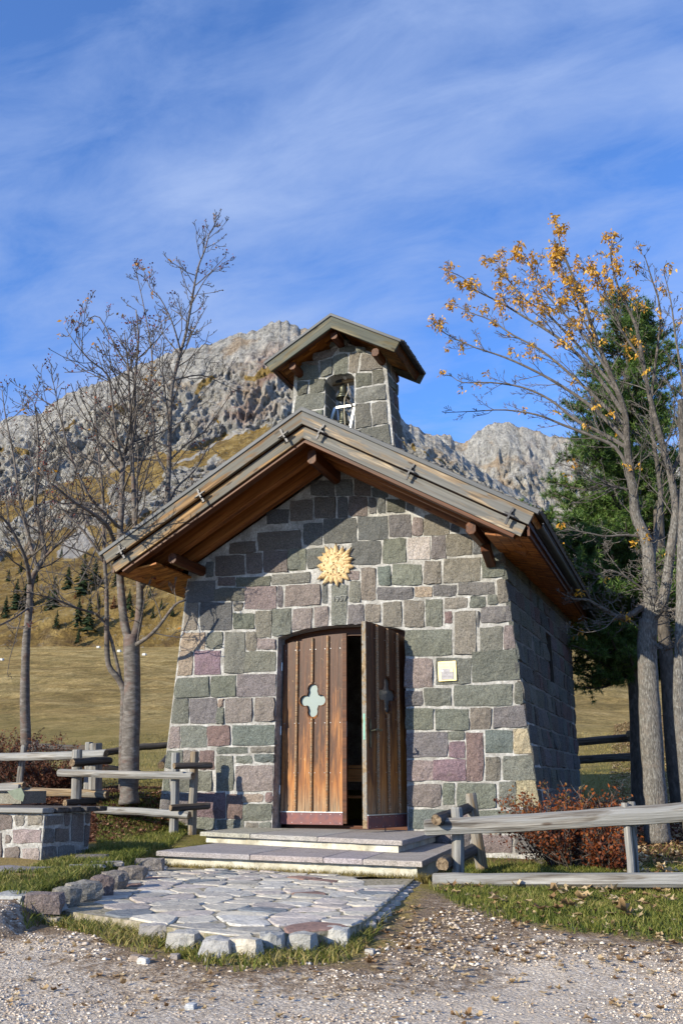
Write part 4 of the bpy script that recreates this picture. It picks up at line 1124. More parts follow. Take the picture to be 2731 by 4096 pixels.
for s in (-1, 1):
    ca, sa = math.cos(TSL), math.sin(TSL)
    U = UT + (.02 if s > 0 else 0)
    for i in range(7):
        u0, u1 = U * i / 7, U * (i + 1) / 7 + .02
        pt = lambda u, p, y: (TCX + s * (u * ca + p * sa), y, TRZ - u * sa + p * ca)
        vs = [pt(u0, .006, TYF + .01), pt(u1, .022, TYF + .01), pt(u1, .022, TYR), pt(u0, .006, TYR), pt(u0, -.02, TYF + .01), pt(u1, -.005, TYF + .01), pt(u1, -.005, TYR), pt(u0, -.02, TYR)]
        mb.add(vs, [(0, 1, 2, 3) if s < 0 else (3, 2, 1, 0), (4, 7, 6, 5) if s < 0 else (5, 6, 7, 4), (0, 4, 5, 1), (1, 5, 6, 2), (2, 6, 7, 3)])
troofo = mb.obj('bell_tower_roof', M_slate, chapel)
kw = dict(cx=TCX, rz=TRZ, a=TSL)
for s in (-1, 1):
    U = UT
    slope_board('edge_board', s, 0, U + .02, -.008, .028, TYF - .03, TYF + .008, M_edge, troofo, **kw)
    slope_board('fascia_board', s, 0, U, .029, .17, TYF - .012, TYF + .022, M_tower_board, troofo, **kw)
    slope_board('fascia_board', s, 0, U + .03, .0, .15, TYR - .02, TYR + .015, M_tower_board, troofo, **kw)
    u = .06
    while u < U - .05:
        wd = min(.115, U - .03 - u)
        slope_board('soffit_board', s, u + .002, u + wd, .04, .06, TYF + .024, TYR - .022, M_soffit, troofo, mitre=False, **kw); u += wd
    slope_board('eave_board', s, U - .06, U - .03, .03, .13, TYF + .024, TYR - .022, M_brown, troofo, mitre=False, **kw)
    slope_board('rafter', s, 0, U - .07, .062, .15, TYF + .05, TYF + .12, M_brown, troofo, **kw)
for x, z in ((TCX, 6.10), (-4.42, 5.76), (-3.27, 5.76)):
    M = frame((x, TYF + .09, z), (0, 1, 0), (0, 0, 1)); chamfer_box_mesh(TYR - TYF - .15, .10, .11, .025).obj('purlin', M_brown, troofo, M=M)
V = []; F = []
for i in range(420):
    y = rnd.uniform(TYF + .1, TYR); u = UT + rnd.uniform(-.08, .03); x = TCX + u * math.cos(TSL) + .01; z = TRZ - u * math.sin(TSL) + .02
    a = rnd.uniform(0, 6.28); r_ = rnd.uniform(.008, .02); b = len(V)
    V += [(x + r_ * math.cos(a), y + r_ * math.sin(a), z), (x + r_ * math.cos(a + 2), y + r_ * math.sin(a + 2), z + rnd.uniform(-.02, .02)), (x + r_ * math.cos(a + 4), y + r_ * math.sin(a + 4), z + rnd.uniform(0, .03))]; F.append((b, b + 1, b + 2))
meshobj('moss', V, F, M_moss, troofo, kind='stuff')

# ================================================================== door
YD = 10.20
doorfr = MB()
xs_ = [DX0 + (DX1 - DX0) * i / 14 for i in range(15)]
top_out = [(x, arch(x) + .01) for x in xs_]
top_in = [(x, arch(x) - .10 - (0)) for x in xs_]
for i in range(14):
    doorfr.prism([top_in[i], top_in[i + 1], top_out[i + 1], top_out[i]], YD + .03, YD + .10)
doorfr.box((DX0, YD + .03, 0), (DX0 + .05, YD + .10, 2.08)); doorfr.box((DX1 - .05, YD + .03, 0), (DX1, YD + .10, 2.08))
doorfr.box((DX0, YD + .03, -.01), (DX1, YD + .10, .025))
doorfr.obj('door_frame', M_brown, chapel)
def quatrefoil(r, d, n=9):
    pts = []
    for q in range(4):
        a0 = math.pi / 2 * q
        for k in range(n):
            a = a0 - math.radians(115) + math.radians(230) * k / (n - 1)
            pts.append((d * math.cos(a0) + r * math.cos(a), d * 1.32 * math.sin(a0) * 1.0 + r * math.sin(a)))
    return pts
LW = .765
def door_leaf(name, M, left, glass, label):
    """local X across the leaf from hinge side, local -Y outward, Z up"""
    leaf = empty(name, M.translation, label=label, parent=chapel)
    leaf.matrix_basis = M; WM[leaf.name] = M
    def topz(x):
        X = (DX0 + .02 + x) if left else (DX1 - .02 - x)
        return arch(X) - .085 if 0 <= x <= LW else arch(DX0 + .02) - .085
    hx, hz = LW * .505, 1.42; RF, DF = .062, .098
    Q = quatrefoil(RF, DF)
    # planks: built as columns so that the clover opening is a real hole
    edges = [0, LW * .245, LW * .50, LW * .755, LW]
    def clover_span(x):
        """z range of the clover at x (or None)"""
        zs_ = []
        n = len(Q)
        for i in range(n):
            ax, az = Q[i]; bx_, bz_ = Q[(i + 1) % n]
            if (ax > x) != (bx_ > x): zs_.append(az + (bz_ - az) * (x - ax) / (bx_ - ax))
        return (min(zs_) + hz, max(zs_) + hz) if len(zs_) >= 2 else None
    for i in range(4):
        a, b = edges[i] + .0015, edges[i + 1] - .0015
        cx = sorted(set([a, b] + [hx + q[0] * .999 for q in Q if a < hx + q[0] < b] + [a + (b - a) * k / 4 for k in range(1, 4)]))
        m_ = MB()
        for x0, x1 in zip(cx[:-1], cx[1:]):
            if x1 - x0 < 1e-4: continue
            s0, s1 = clover_span(x0 - hx + 1e-5), clover_span(x1 - hx - 1e-5)
            z0 = .05
            def blk(za0, za1, zb0, zb1):
                v = [(x0, 0, za0), (x1, 0, za1), (x1, 0, zb1), (x0, 0, zb0), (x0, .05, za0), (x1, .05, za1), (x1, .05, zb1), (x0, .05, zb0)]
                f = [(0, 1, 2, 3), (7, 6, 5, 4), (0, 4, 5, 1), (3, 2, 6, 7)]
                if x0 == cx[0]: f.append((0, 3, 7, 4))
                if x1 == cx[-1]: f.append((1, 5, 6, 2))
                m_.add(v, f)
            if s0 and s1:
                blk(z0, z0, s0[0], s1[0]); blk(s0[1], s1[1], topz(x0), topz(x1))
            else: blk(z0, z0, topz(x0), topz(x1))
        m_.obj('plank', M_door, leaf, M=M @ Matrix.Identity(4))
    for i in (1, 2, 3):
        x = edges[i]
        segs = [(.175, topz(x) - .012)]
        if abs(x - hx) < RF + .02: sp_ = clover_span(x - hx); segs = [(.175, sp_[0] - .012), (sp_[1] + .012, topz(x) - .012)]
        for za, zb_ in segs:
            chamfer_box_mesh(zb_ - za, .036, .03, .010).obj('batten', M_door_b, leaf, M=M @ Matrix(((0, 1, 0, x), (0, 0, -1, -.012), (-1, 0, 0, 0), (0, 0, 0, 1))).inverted_safe() if False else M @ Matrix.Translation((x, -.011, za)) @ Matrix.Rotation(-math.pi / 2, 4, 'Y'))
    # clover rim and pane
    for (zo, mat_, nm) in ((.028, glass, 'window_pane'),):
        V = [(hx + q[0] * 1.02, zo, hz + q[1] * 1.02) for q in Q]; V.append((hx, zo, hz)); n = len(Q)
        meshobj(nm, V, [(i, (i + 1) % n, n) for i in range(n)], mat_, leaf, M=M)
    V = []; F = []; n = len(Q)
    for k, (sc_, y) in enumerate(((1.14, -.003), (1.04, -.006), (1.0, .0), (1.0, .028))):
        V += [(hx + q[0] * sc_, y, hz + q[1] * sc_) for q in Q]
    for k in range(3):
        for i in range(n): F.append((k * n + i, k * n + (i + 1) % n, (k + 1) * n + (i + 1) % n, (k + 1) * n + i))
    meshobj('window_rim', V, F, M_door_b, leaf, M=M)
    kp = MB(); kp.box((.0, -.012, .035), (LW, .0, .165), 0); kp.box((-.001, -.02, .165), (LW + .001, .0, .175), 1)
    for k in range(7):
        for z in (.055, .147): kp.lathe((.03 + k * (LW - .06) / 6, 0, 0), [], 3) if False else kp.box((.03 + k * (LW - .06) / 6 - .003, -.0145, z - .003), (.03 + k * (LW - .06) / 6 + .003, -.0121, z + .003), 1)
    kp.obj('kick_plate', [M_rust if left else M_rust2, M_steel], leaf, M=M)
    nl = MB()
    for z in (.60, 1.16, 2.02):
        for x in (.03, .16, .21, .35, .42, .54, .61, .73):
            if z < topz(x) - .04: nl.box((x - .003, -.003, z - .003), (x + .003, 0, z + .003))
    nl.obj('nail_heads', M_steel, leaf, M=M)
    return leaf
M_door_b = M_door
M_rust2 = plain('brown_kick_plate', (.085, .035, .025), .5, .3, .4, 14)
Ml = Matrix.Translation((DX0 + .02, YD - .05, 0))
leafL = door_leaf('door_leaf', Ml, True, M_glass, 'closed door leaf with frosted clover window and rusty kick plate')
# astragal strip on the meeting edge of the left leaf
MB().box((LW - .004, -.008, .05), (LW + .045, .03, 2.19)).obj('meeting_strip', M_brown, leafL, M=Ml)
MB().box((LW + .0451, .0, 1.0), (LW + .047, .02, 1.17)).obj('lock_plate', M_steel, leafL, M=Ml)
for z in (.36, 1.03, 1.78):
    MB().tube([(-.012, -.012, z), (-.012, -.012, z + .10)], .009, 8).obj('hinge', M_steel, leafL, M=Ml)
# right leaf: hinge at the right jamb, swung outward about 72 degrees; local X from hinge to free edge
hp = Vector((DX1 - .03, 10.13, 0)); ang = R(72)
dx = Vector((-math.cos(ang), -math.sin(ang), 0))       # hinge -> free edge
ny = Vector((math.sin(ang), -math.cos(ang), 0))        # outward face
# local axes: X = dx, Y = -ny, Z = X x Y
Yl = -ny; Zl = dx.cross(Yl)
# a mirrored leaf keeps Z up by building from the free edge towards the hinge
Mr = Matrix(((-dx[0], Yl[0], 0, hp[0] + dx[0] * LW), (-dx[1], Yl[1], 0, hp[1] + dx[1] * LW), (0, 0, 1, 0), (0, 0, 0, 1)))
arch_keep = arch
def arch(x, _a=arch_keep): return _a(x)
def _flip(x): return arch_keep(DX0 + .02 + (LW - x)) if True else 0
_old = arch
def arch(x):                                           # for the mirrored leaf the high edge is its free edge, at local x = 0
    return _old(DX0 + .02 + LW - (x - DX0 - .02))
leafR = door_leaf('door_leaf', Mr, True, M_clear, 'door leaf swung outward with ornate handle and dark clover window')
arch = _old
MB().box((-.006, -.002, .04), (-.0005, .052, 2.19)).obj('leaf_edge', M_logtan, leafR, M=Mr)
MB().box((-.009, .012, .93), (-.0065, .036, 1.20)).obj('lock_plate', plain('verdigris_lock_plate', (.22, .42, .34), .5, .4), leafR, M=Mr)
hd = MB()
hd.tube([(.065, -.012, 1.02), (.065, -.075, 1.03)], .009, 8)
hd.tube([(.065, -.07, 1.03), (.10, -.078, 1.038), (.15, -.078, 1.025), (.185, -.072, 1.035), (.175, -.066, 1.045)], [.010, .011, .009, .008, .005], 8)
pr = [(0, .15), (.012, .135), (.007, .12), (.016, .10), (.019, .06), (.015, .03), (.018, 0), (.015, -.04), (.011, -.07), (.018, -.10), (.008, -.12), (.014, -.135), (0, -.155)]
V = [(.065 - a, -.008, 1.0 + z) for a, z in pr] + [(.065 + a, -.008, 1.0 + z) for a, z in pr]; n = len(pr)
hd.add(V + [(x, -.0005, z) for x, _, z in V], [(i, i + 1, n + i + 1, n + i) for i in range(n - 1)] + [(i, 2 * n + i, 2 * n + i + 1, i + 1) for i in range(n - 1)] + [(n + i, n + i + 1, 3 * n + i + 1, 3 * n + i) for i in range(n - 1)])
hd.obj('handle', M_bell, leafR, M=Mr)

# ================================================================== stone steps
steps = empty('stone_steps', (-3.5, 8.8, -.21), 'two broad grey stone steps on pale concrete before the chapel door', 'steps')
U_ = [tuple(G(*p, 0)[:2]) for p in ((800, 3327), (1607, 3363), (1724, 3332))]
L_ = [tuple(G(*p, -.10)[:2]) for p in ((625, 3401), (1687, 3443), (1796, 3389))]
def slab_row(poly, z0, z1, cuts, mat, nm):
    """slabs of one tread: poly = front-left, front-right, back-right, back-left"""
    fl, fr, br, bl = [np.array(p) for p in poly]
    for a, b in zip(cuts[:-1], cuts[1:]):
        g = .004
        q = [fl + (fr - fl) * a, fl + (fr - fl) * b, bl + (br - bl) * b, bl + (br - bl) * a]
        dx_ = (fr - fl) / np.linalg.norm(fr - fl) * g
        if a > 0: q[0] = q[0] + dx_; q[3] = q[3] + dx_
        if b < 1: q[1] = q[1] - dx_; q[2] = q[2] - dx_
        # worn rough front edge: several points along it
        n = 10; fp = [q[0] + (q[1] - q[0]) * i / n + np.array([0, rnd.uniform(-.006, .006)]) for i in range(n + 1)]
        poly2 = [tuple(p) for p in fp] + [tuple(q[2]), tuple(q[3])]
        m = len(poly2); c = np.mean(poly2, axis=0); ins = lambda p, k: tuple(np.array(p) + (c - np.array(p)) / np.linalg.norm(c - np.array(p)) * k)
        V = [(*p, z0) for p in poly2] + [(*p, z1 - .008) for p in poly2] + [(*ins(p, .008), z1) for p in poly2]
        F = [tuple(range(m - 1, -1, -1)), tuple(range(2 * m, 3 * m))] + [(k * m + i, k * m + (i + 1) % m, (k + 1) * m + (i + 1) % m, (k + 1) * m + i) for k in (0, 1) for i in range(m)]
        meshobj(nm, V, F, M_stone_smooth, steps, color=tuple(x * rnd.uniform(.92, 1.08) for x in (.30, .275, .268)))
yw = Y0 - .004
slab_row([U_[0], U_[1], (U_[2][0], yw + .0), (U_[0][0] + .02, yw)], -.040, 0.0, [0, .28, .62, 1], None, 'tread_slab')
slab_row([L_[0], L_[1], (L_[2][0] - .02, yw - .3), (L_[0][0] - .02, yw)], -.148, -.106, [0, .385, .66, .80, 1], None, 'tread_slab')
def inset(poly, fy, sx): return [(poly[0][0] + sx, poly[0][1] + fy), (poly[1][0] - sx, poly[1][1] + fy)]
a = inset(U_, .05, .05); MB().zprism([a[0], a[1], (U_[2][0] - .05, yw), (a[0][0], yw)], -.105, -.041).obj('riser', M_concrete, steps)
a = inset(L_, .06, .06); MB().zprism([a[0], a[1], (L_[2][0] - .07, yw - .31), (a[0][0], yw - .01)], -.40, -.149).obj('riser', M_concrete, steps)
for px, py in ((1073, 3300), (1541, 3326)):
    b = G(px, py, 0); MB().tube([(b[0], b[1], 0), (b[0], b[1], .055)], .006, 8).obj('door_stop', M_iron, steps)

# ================================================================== sun ornament
so_c = P(1340, 2262, Y0 - .02, SB)
orn = empty('sun_ornament', so_c, 'carved golden wooden sun with pointed rays and a small chapel relief hung on the gable', 'ornament')
OF = frame(tuple(so_c), (1, 0, 0), (0, -1, SB))       # local X right, local Z outward; local Y = Z x X -> up
def opx(x, y):                                         # close-up pixel -> local coordinates
    p = P(1250 + x * .279, 2150 + y * .279, Y0 - .02, SB); q = OF.inverted() @ Vector(p); return q[0], q[1]
tips = [(185,115),(262,140),(345,85),(445,125),(570,140),(540,245),(590,295),(560,350),(605,425),(543,505),(535,615),(430,660),(368,715),(265,672),(145,683),(150,592),(70,608),(98,465),(65,413),(70,285),(145,225)]
cen = np.array(opx(318, 400)); tl = [np.array(opx(*t)) for t in tips]
angs = [math.atan2(*(t - cen)[::-1]) for t in tl]
R0 = .155
n = 28; V = [(cen[0], cen[1], .036)] + [(cen[0] + .08 * math.cos(2 * math.pi * k / n), cen[1] + .08 * math.sin(2 * math.pi * k / n), .03) for k in range(n)] + [(cen[0] + R0 * math.cos(2 * math.pi * k / n), cen[1] + R0 * math.sin(2 * math.pi * k / n), .026) for k in range(n)] + [(cen[0] + R0 * math.cos(2 * math.pi * k / n), cen[1] + R0 * math.sin(2 * math.pi * k / n), .0) for k in range(n)]
F = [(0, 1 + i, 1 + (i + 1) % n) for i in range(n)] + [(1 + k * n + i, 1 + (k + 1) * n + i, 1 + (k + 1) * n + (i + 1) % n, 1 + k * n + (i + 1) % n) for k in (0, 1) for i in range(n)]
meshobj('disc', V, F, M_ornament, orn, M=OF)
for t, a in zip(tl, angs):
    L = np.linalg.norm(t - cen); d = (t - cen) / L; nrm_ = np.array([-d[1], d[0]])
    wd = .034 if L > .22 else .022
    bend = rnd.uniform(-.012, .012)
    prof = [(.10, .7), (.14, 1.0), (.14 + (L - .14) * .35, 1.0), (.14 + (L - .14) * .65, .68), (.14 + (L - .14) * .87, .28), (L, .0)]
    V = []; zt_ = .024 + rnd.uniform(-.003, .006)
    for i, (r_, ww) in enumerate(prof):
        c = cen + d * r_ + nrm_ * bend * math.sin((r_ - .1) / (L - .1) * math.pi)
        for kx, zz in ((-1, .004), (-.55, zt_ - .006), (0, zt_ + .003), (.55, zt_ - .006), (1, .004)):
            p = c + nrm_ * kx * ww * wd; V.append((p[0], p[1], zz + (.006 * i / 5)))
    F = [(i * 5 + k, (i + 1) * 5 + k, (i + 1) * 5 + k + 1, i * 5 + k + 1) for i in range(5) for k in range(4)]
    meshobj('ray', V, F, M_ornament, orn, M=OF)
for x, y in ((278,253),(330,241),(382,248),(432,288),(452,332),(458,386),(447,435),(422,480),(387,513),(330,541),(272,531),(228,511),(188,466),(175,404),(190,342),(233,288)):
    c = opx(x, y); m_ = MB(); m_.lathe((c[0], c[1], .028), [(.0095, 0), (.0085, .006), (.005, .010), (.0005, .0115)], 10); m_.obj('boss', M_orndark if rnd.random() < .3 else M_ornament, orn, M=OF)
m_ = MB()
def ln(a, b, r_=.0028): 
    a, b = opx(*a), opx(*b); m_.tube([(a[0], a[1], .036), (b[0], b[1], .036)], r_, 5)
for a, b in (((268,440),(318,395)),((318,395),(368,438)),((300,452),(300,515)),((355,435),(358,518)),((300,400),(308,362)),((308,362),(322,360)),((322,360),(328,402)),((300,470),(325,452)),((325,452),(328,480)),((380,290),(380,345)),((342,300),(372,272)),((372,272),(405,300))): ln(a, b)
m_.obj('chapel_relief', M_orndark, orn, M=OF)

# ================================================================== plaque
pc = P(1788, 2684, Y0 - .025, SB)
pl_ = empty('memorial_plaque', pc, 'small square brass plaque with a grey engraved plate on the wall right of the door', 'plaque')
PF = frame(tuple(pc), (1, 0, .02), (0, -1, SB)); PFi = PF.inverted()
def ppx(x, y): q = PFi @ Vector(P(1720 + x * .15625, 2600 + y * .15625, Y0 - .025, SB)); return q[0], q[1]
def plate(c0, c1, z0, z1, mat, nm, parent=pl_, rr=.006):
    (xa, ya), (xb, yb_) = ppx(*c0), ppx(*c1); xa, xb = sorted((xa, xb)); ya, yb_ = sorted((ya, yb_))
    pts = []
    for cx_, cy_, a0 in ((xb - rr, yb_ - rr, 0), (xa + rr, yb_ - rr, 90), (xa + rr, ya + rr, 180), (xb - rr, ya + rr, 270)):
        for k in range(4): a = R(a0 + 30 * k); pts.append((cx_ + rr * math.cos(a), cy_ + rr * math.sin(a)))
    return MB().zprism(pts, z0, z1).obj(nm, mat, parent, M=PF)
plate((198, 308), (680, 780), 0, .010, M_gold, 'brass_sheet')
inner = plate((272, 482), (608, 750), .0102, .016, M_zinc, 'grey_plate')
c = ppx(317, 538); m_ = MB(); m_.lathe((c[0], c[1], .0162), [(.0065 * 1.6, 0), (.0065 * 1.6, .0012), (.0001, .0016)], 16); m_.obj('round_emblem', M_white, inner, M=PF)
plate((518, 487), (594, 560), .0162, .0180, M_gold, 'square_emblem', inner, .001)
M_ink = plain('engraved_letters', (.05, .05, .05), .6)
M_ink2 = plain('pale_engraved_letters', (.42, .34, .16), .6)
for (x0, x1, y, th, mat_, z, par) in ((232, 640, 345, 9, M_ink2, .0101, pl_), (236, 632, 378, 8, M_ink2, .0101, pl_), (228, 640, 414, 9, M_ink2, .0101, pl_), (240, 625, 448, 8, M_ink2, .0101, pl_),
                                      (362, 510, 568, 9, M_ink, .0161, inner), (362, 512, 598, 7, M_ink, .0161, inner), (312, 566, 668, 7, M_ink, .0161, inner), (285, 594, 692, 7, M_ink, .0161, inner)):
    m_ = MB(); x = x0
    while x < x1 - 6:
        wl = rnd.uniform(7, 12)
        a, b = ppx(x, y), ppx(x + wl, y + th); m_.box((a[0], b[1], z), (b[0], a[1], z + .0004)); x += wl + (rnd.uniform(3, 5) if rnd.random() < .8 else 16)
    m_.obj('engraved_line', mat_, par, M=PF)
c = ppx(438, 633); text_mesh('1998', .006 * 1.3, 'engraved_year', M_ink, PF @ Matrix.Translation((c[0], c[1], .0163)), inner, .0003)
for x, y in ((287, 622), (587, 606)):
    c = ppx(x, y); m_ = MB(); m_.lathe((c[0], c[1], .0162), [(.0022, 0), (.0001, .001)], 10); m_.obj('screw', M_steel, inner, M=PF)

# ================================================================== bells
def bell_prof(s): return [(0.001 * s, .0), (.045 * s, -.002), (.058 * s, -.02 * s), (.064 * s, -.07 * s), (.072 * s, -.13 * s), (.088 * s, -.175 * s), (.115 * s, -.215 * s), (.122 * s, -.235 * s), (.112 * s, -.24 * s), (.09 * s, -.20 * s), (.06 * s, -.12 * s), (.05 * s, -.04 * s)]
def bell(c, s, label):
    r_ = empty('bell', c, label, 'bell', 'bells in the bell tower')
    m_ = MB(); m_.lathe(c, bell_prof(s), 28); 
    for zz in (-.06, -.185): m_.lathe((c[0], c[1], c[2] + zz * s), [(.066 * s if zz > -.1 else .097 * s, .006), ((.071 if zz > -.1 else .103) * s, 0), ((.068 if zz > -.1 else .101) * s, -.006)], 28)
    m_.obj('bell_body', M_bell, r_, smooth=True)
    MB().tube([(c[0], c[1], c[2]), (c[0], c[1], c[2] + .045 * s)], .022 * s, 8).obj('bell_crown', M_bell, r_)
    m_ = MB(); m_.tube([(c[0], c[1], c[2] - .05), (c[0], c[1], c[2] - .25 * s)], .007, 6); m_.tube([(c[0], c[1], c[2] - .235 * s), (c[0], c[1], c[2] - .265 * s)], .018, 8); m_.obj('clapper', M_iron, r_)
    return r_
BY = 10.60
b1 = P(1372, 1542, BY); b2 = P(1374, 1646, BY)
bell(tuple(b1), .82, 'upper small dark bronze bell hung from the wooden beam')
bell(tuple(b2), .88, 'lower small bronze bell inside the pale metal frame')
hb = empty('bell_headstock', (b1[0], BY, b1[2]), 'short wooden beam holding the upper bell, wedged across the tower opening', 'beam')
beam('beam', (OX0 - .02, BY, b1[2] + .055), (OX1 + .02, BY, b1[2] + .085), .07, .075, M_logtan, hb)
MB().tube([(b1[0] + .05, BY - .05, b1[2] + .075), (b1[0] + .05, BY - .11, b1[2] + .08)], .022, 10).obj('insulator', M_white, hb)
MB().box((b1[0] - .09, BY - .05, b1[2] + .03), (b1[0] - .0, BY - .042, b1[2] + .09)).obj('iron_plate', M_iron, hb)
fr = empty('bell_cradle', (b2[0], BY, 4.8), 'pale galvanised trapezoid frame carrying the lower bell', 'frame')
def zf(px, py, dy=0.0): return P(px, py, BY - .05 + dy)
a, b = zf(1343, 1632), zf(1421, 1620)
beam('frame_bar', a, b, .03, .03, M_steel, fr, c=.002)
for (t, bt) in (((1340, 1632), (1316, 1700)), ((1418, 1630), (1396, 1735))):
    beam('frame_leg', zf(*t), zf(*bt), .03, .035, M_steel, fr, up=(0, 1, 0), c=.002)
for (t, bt) in (((1345, 1636), (1352, 1700)),):
    beam('frame_leg', zf(*t, .25), zf(*bt, .25), .03, .03, M_steel, fr, up=(0, 1, 0), c=.002)
rp = empty('bell_rope', tuple(b1), 'thin pale rope running down past both bells', 'rope')
MB().tube([zf(1392, 1535, -.06), zf(1394, 1560, -.05), zf(1384, 1583, -.07), zf(1378, 1592, -.07), zf(1376, 1640, -.08), zf(1380, 1705, -.08)], .006, 6).obj('cord', M_rope, rp)
M_hammer = beam('lever', zf(1380, 1590, -.04), zf(1410, 1624, -.02), .02, .028, M_logdark, rp)

# ================================================================== pew just inside the door
pew = empty('pew', (-3.4, 11.3, 0), 'varnished pine pew end seen through the gap of the door', 'pew')
MB().prism([(-4.9, .50), (-3.43, .50), (-3.43, .66), (-4.9, .66)], 11.26, 11.29).obj('backrest', M_pew, pew)
MB().prism([(-4.9, .665), (-3.40, .665), (-3.40, .70), (-4.9, .70)], 11.22, 11.32).obj('top_rail', M_pew, pew)
MB().box((-4.9, 11.30, .30), (-3.46, 11.62, .33)).obj('seat', M_pew, pew)
MB().prism([(-3.455, -.01), (-3.40, -.01), (-3.40, .66), (-3.455, .66)], 11.24, 11.34).obj('leg', M_pew, pew)
m_ = MB(); m_.add([(-3.45, 11.34, -.01), (-3.45, 11.66, -.01), (-3.45, 11.62, .29), (-3.45, 11.34, .34), (-3.41, 11.34, -.01), (-3.41, 11.66, -.01), (-3.41, 11.62, .29), (-3.41, 11.34, .34)], [(0, 1, 2, 3), (7, 6, 5, 4), (0, 4, 5, 1), (1, 5, 6, 2), (2, 6, 7, 3), (3, 7, 4, 0)]); m_.obj('side_panel', M_pew, pew)
# ================================================================== terrace of flagstones
def clip_half(poly, a, b, c):
    """keep the side a*x + b*y <= c"""
    out = []; n = len(poly)
    for i in range(n):
        p, q = poly[i], poly[(i + 1) % n]
        dp, dq = a * p[0] + b * p[1] - c, a * q[0] + b * q[1] - c
        if dp <= 0: out.append(p)
        if (dp < 0) != (dq < 0) and abs(dp - dq) > 1e-12:
            t = dp / (dp - dq); out.append((p[0] + (q[0] - p[0]) * t, p[1] + (q[1] - p[1]) * t))
    return out
def voronoi(pts, box, maxd):
    cells = []
    P_ = np.array(pts)
    for i, p in enumerate(pts):
        poly = [(box[0], box[1]), (box[2], box[1]), (box[2], box[3]), (box[0], box[3])]
        d = np.hypot(P_[:, 0] - p[0], P_[:, 1] - p[1]); order = np.argsort(d)[1:22]
        for j in order:
            q = pts[j]; a, b = q[0] - p[0], q[1] - p[1]
            poly = clip_half(poly, a, b, (q[0] ** 2 + q[1] ** 2 - p[0] ** 2 - p[1] ** 2) / 2)
            if len(poly) < 3: break
        cells.append(poly)
    return cells
def inset_poly(poly, g):
    c = np.mean(poly, axis=0); out = []
    for p in poly:
        v = c - np.array(p); L = np.linalg.norm(v) + 1e-9; out.append(tuple(np.array(p) + v / L * min(g * 1.35, L * .4)))
    return out
def roundpoly(poly, k=.22):
    out = []; n = len(poly)
    for i in range(n):
        p, a, b = np.array(poly[i]), np.array(poly[i - 1]), np.array(poly[(i + 1) % n])
        out += [tuple(p + (a - p) * k), tuple(p + (b - p) * k)]
    return out
def flag(name, poly, z0, z1, mat, parent, color, bev=.006, rough=.004, bulge=0.0, **kw):
    """flat irregular stone with a worn edge and an uneven top"""
    poly = roundpoly(poly); n = len(poly); c = np.mean(poly, axis=0)
    jit = [(p[0] + rnd.uniform(-.004, .004), p[1] + rnd.uniform(-.004, .004)) for p in poly]
    tx, ty = rnd.uniform(-.02, .02), rnd.uniform(-.02, .02)
    zt = lambda p: z1 + (p[0] - c[0]) * tx + (p[1] - c[1]) * ty + rnd.uniform(-rough, rough) * .6
    V = [(*p, z0) for p in jit] + [(*p, zt(p) - bev) for p in jit] + [(*q, zt(q)) for q in inset_poly(jit, bev * 1.1)] + [(*q, zt(q) + bulge * .6) for q in inset_poly(jit, .06)] + [(c[0], c[1], z1 + bulge)]
    F = [(k * n + i, k * n + (i + 1) % n, (k + 1) * n + (i + 1) % n, (k + 1) * n + i) for k in range(3) for i in range(n)] + [(3 * n + i, 3 * n + (i + 1) % n, 4 * n) for i in range(n)]
    return meshobj(name, V, F, mat, parent, color=color, **kw)
def flag_mat():
    m, k, b, v, oi, tc = new_mat('pale_flagstone')
    base = oi.outputs['Color']
    n1 = k.noise(v, 6, 6, .65, .6); n2 = k.noise(v, 30, 6, .72); n3 = k.noise(k.mapping(v, scale=(6, 26, 26), rot=(0, 0, .4)), 1, 6, .65, 1.0)
    c = k.mix(k.mapr(n1, .42, .62, 0, .7), base, k.mix(1.0, base, (.62, .63, .66), 'MULTIPLY'))
    c = k.mix(k.mapr(n3, .54, .66, 0, .55), c, k.mix(1.0, base, (1.35, 1.33, 1.30), 'MULTIPLY'))
    c = k.mix(k.mapr(n2, .30, .50, .75, 0), c, k.mix(1.0, base, (.38, .37, .37), 'MULTIPLY'))
    k.l(c, b.inputs['Base Color']); b.inputs['Roughness'].default_value = .85
    bump(k, b, k.math('ADD', n2, n3), 1.0, .012); return m
M_flag = flag_mat()
terrace = MB().zprism([tuple(p) for p in PATIO] if True else [], PAV_Z - .05, PAV_Z - .006).obj('terrace', plain('sandy_joint', (.36, .31, .25), .95, 0, .5, 30, 1, .01, col2=(.13, .12, .06)), kind='structure')
FLC = [(.50, .455, .39), (.44, .41, .36), (.56, .515, .44), (.42, .39, .35), (.60, .545, .45), (.50, .44, .395), (.45, .40, .37)]
random.seed(5); rnd = random.Random(11)
pts = []; tries = 0
while tries < 9000:
    tries += 1
    x, y = rnd.uniform(-5.3, -1.3), rnd.uniform(4.0, 8.0)
    if float(polysd(x, y, PATIO)) < .05: continue
    dm = .135 + .09 * (float(vnoise(x * 1.2, y * 1.2, 0, 9)) * .5 + .5)
    if all(((x - a) / 1.5) ** 2 + (y - b) ** 2 > (dm * .76) ** 2 for a, b in pts): pts.append((x, y))
_pp = [(-20 + i * 40, 0) for i in range(0)]
nflag = 0
SGN = sum(PATIO[i - 1][0] * PATIO[i][1] - PATIO[i][0] * PATIO[i - 1][1] for i in range(len(PATIO)))
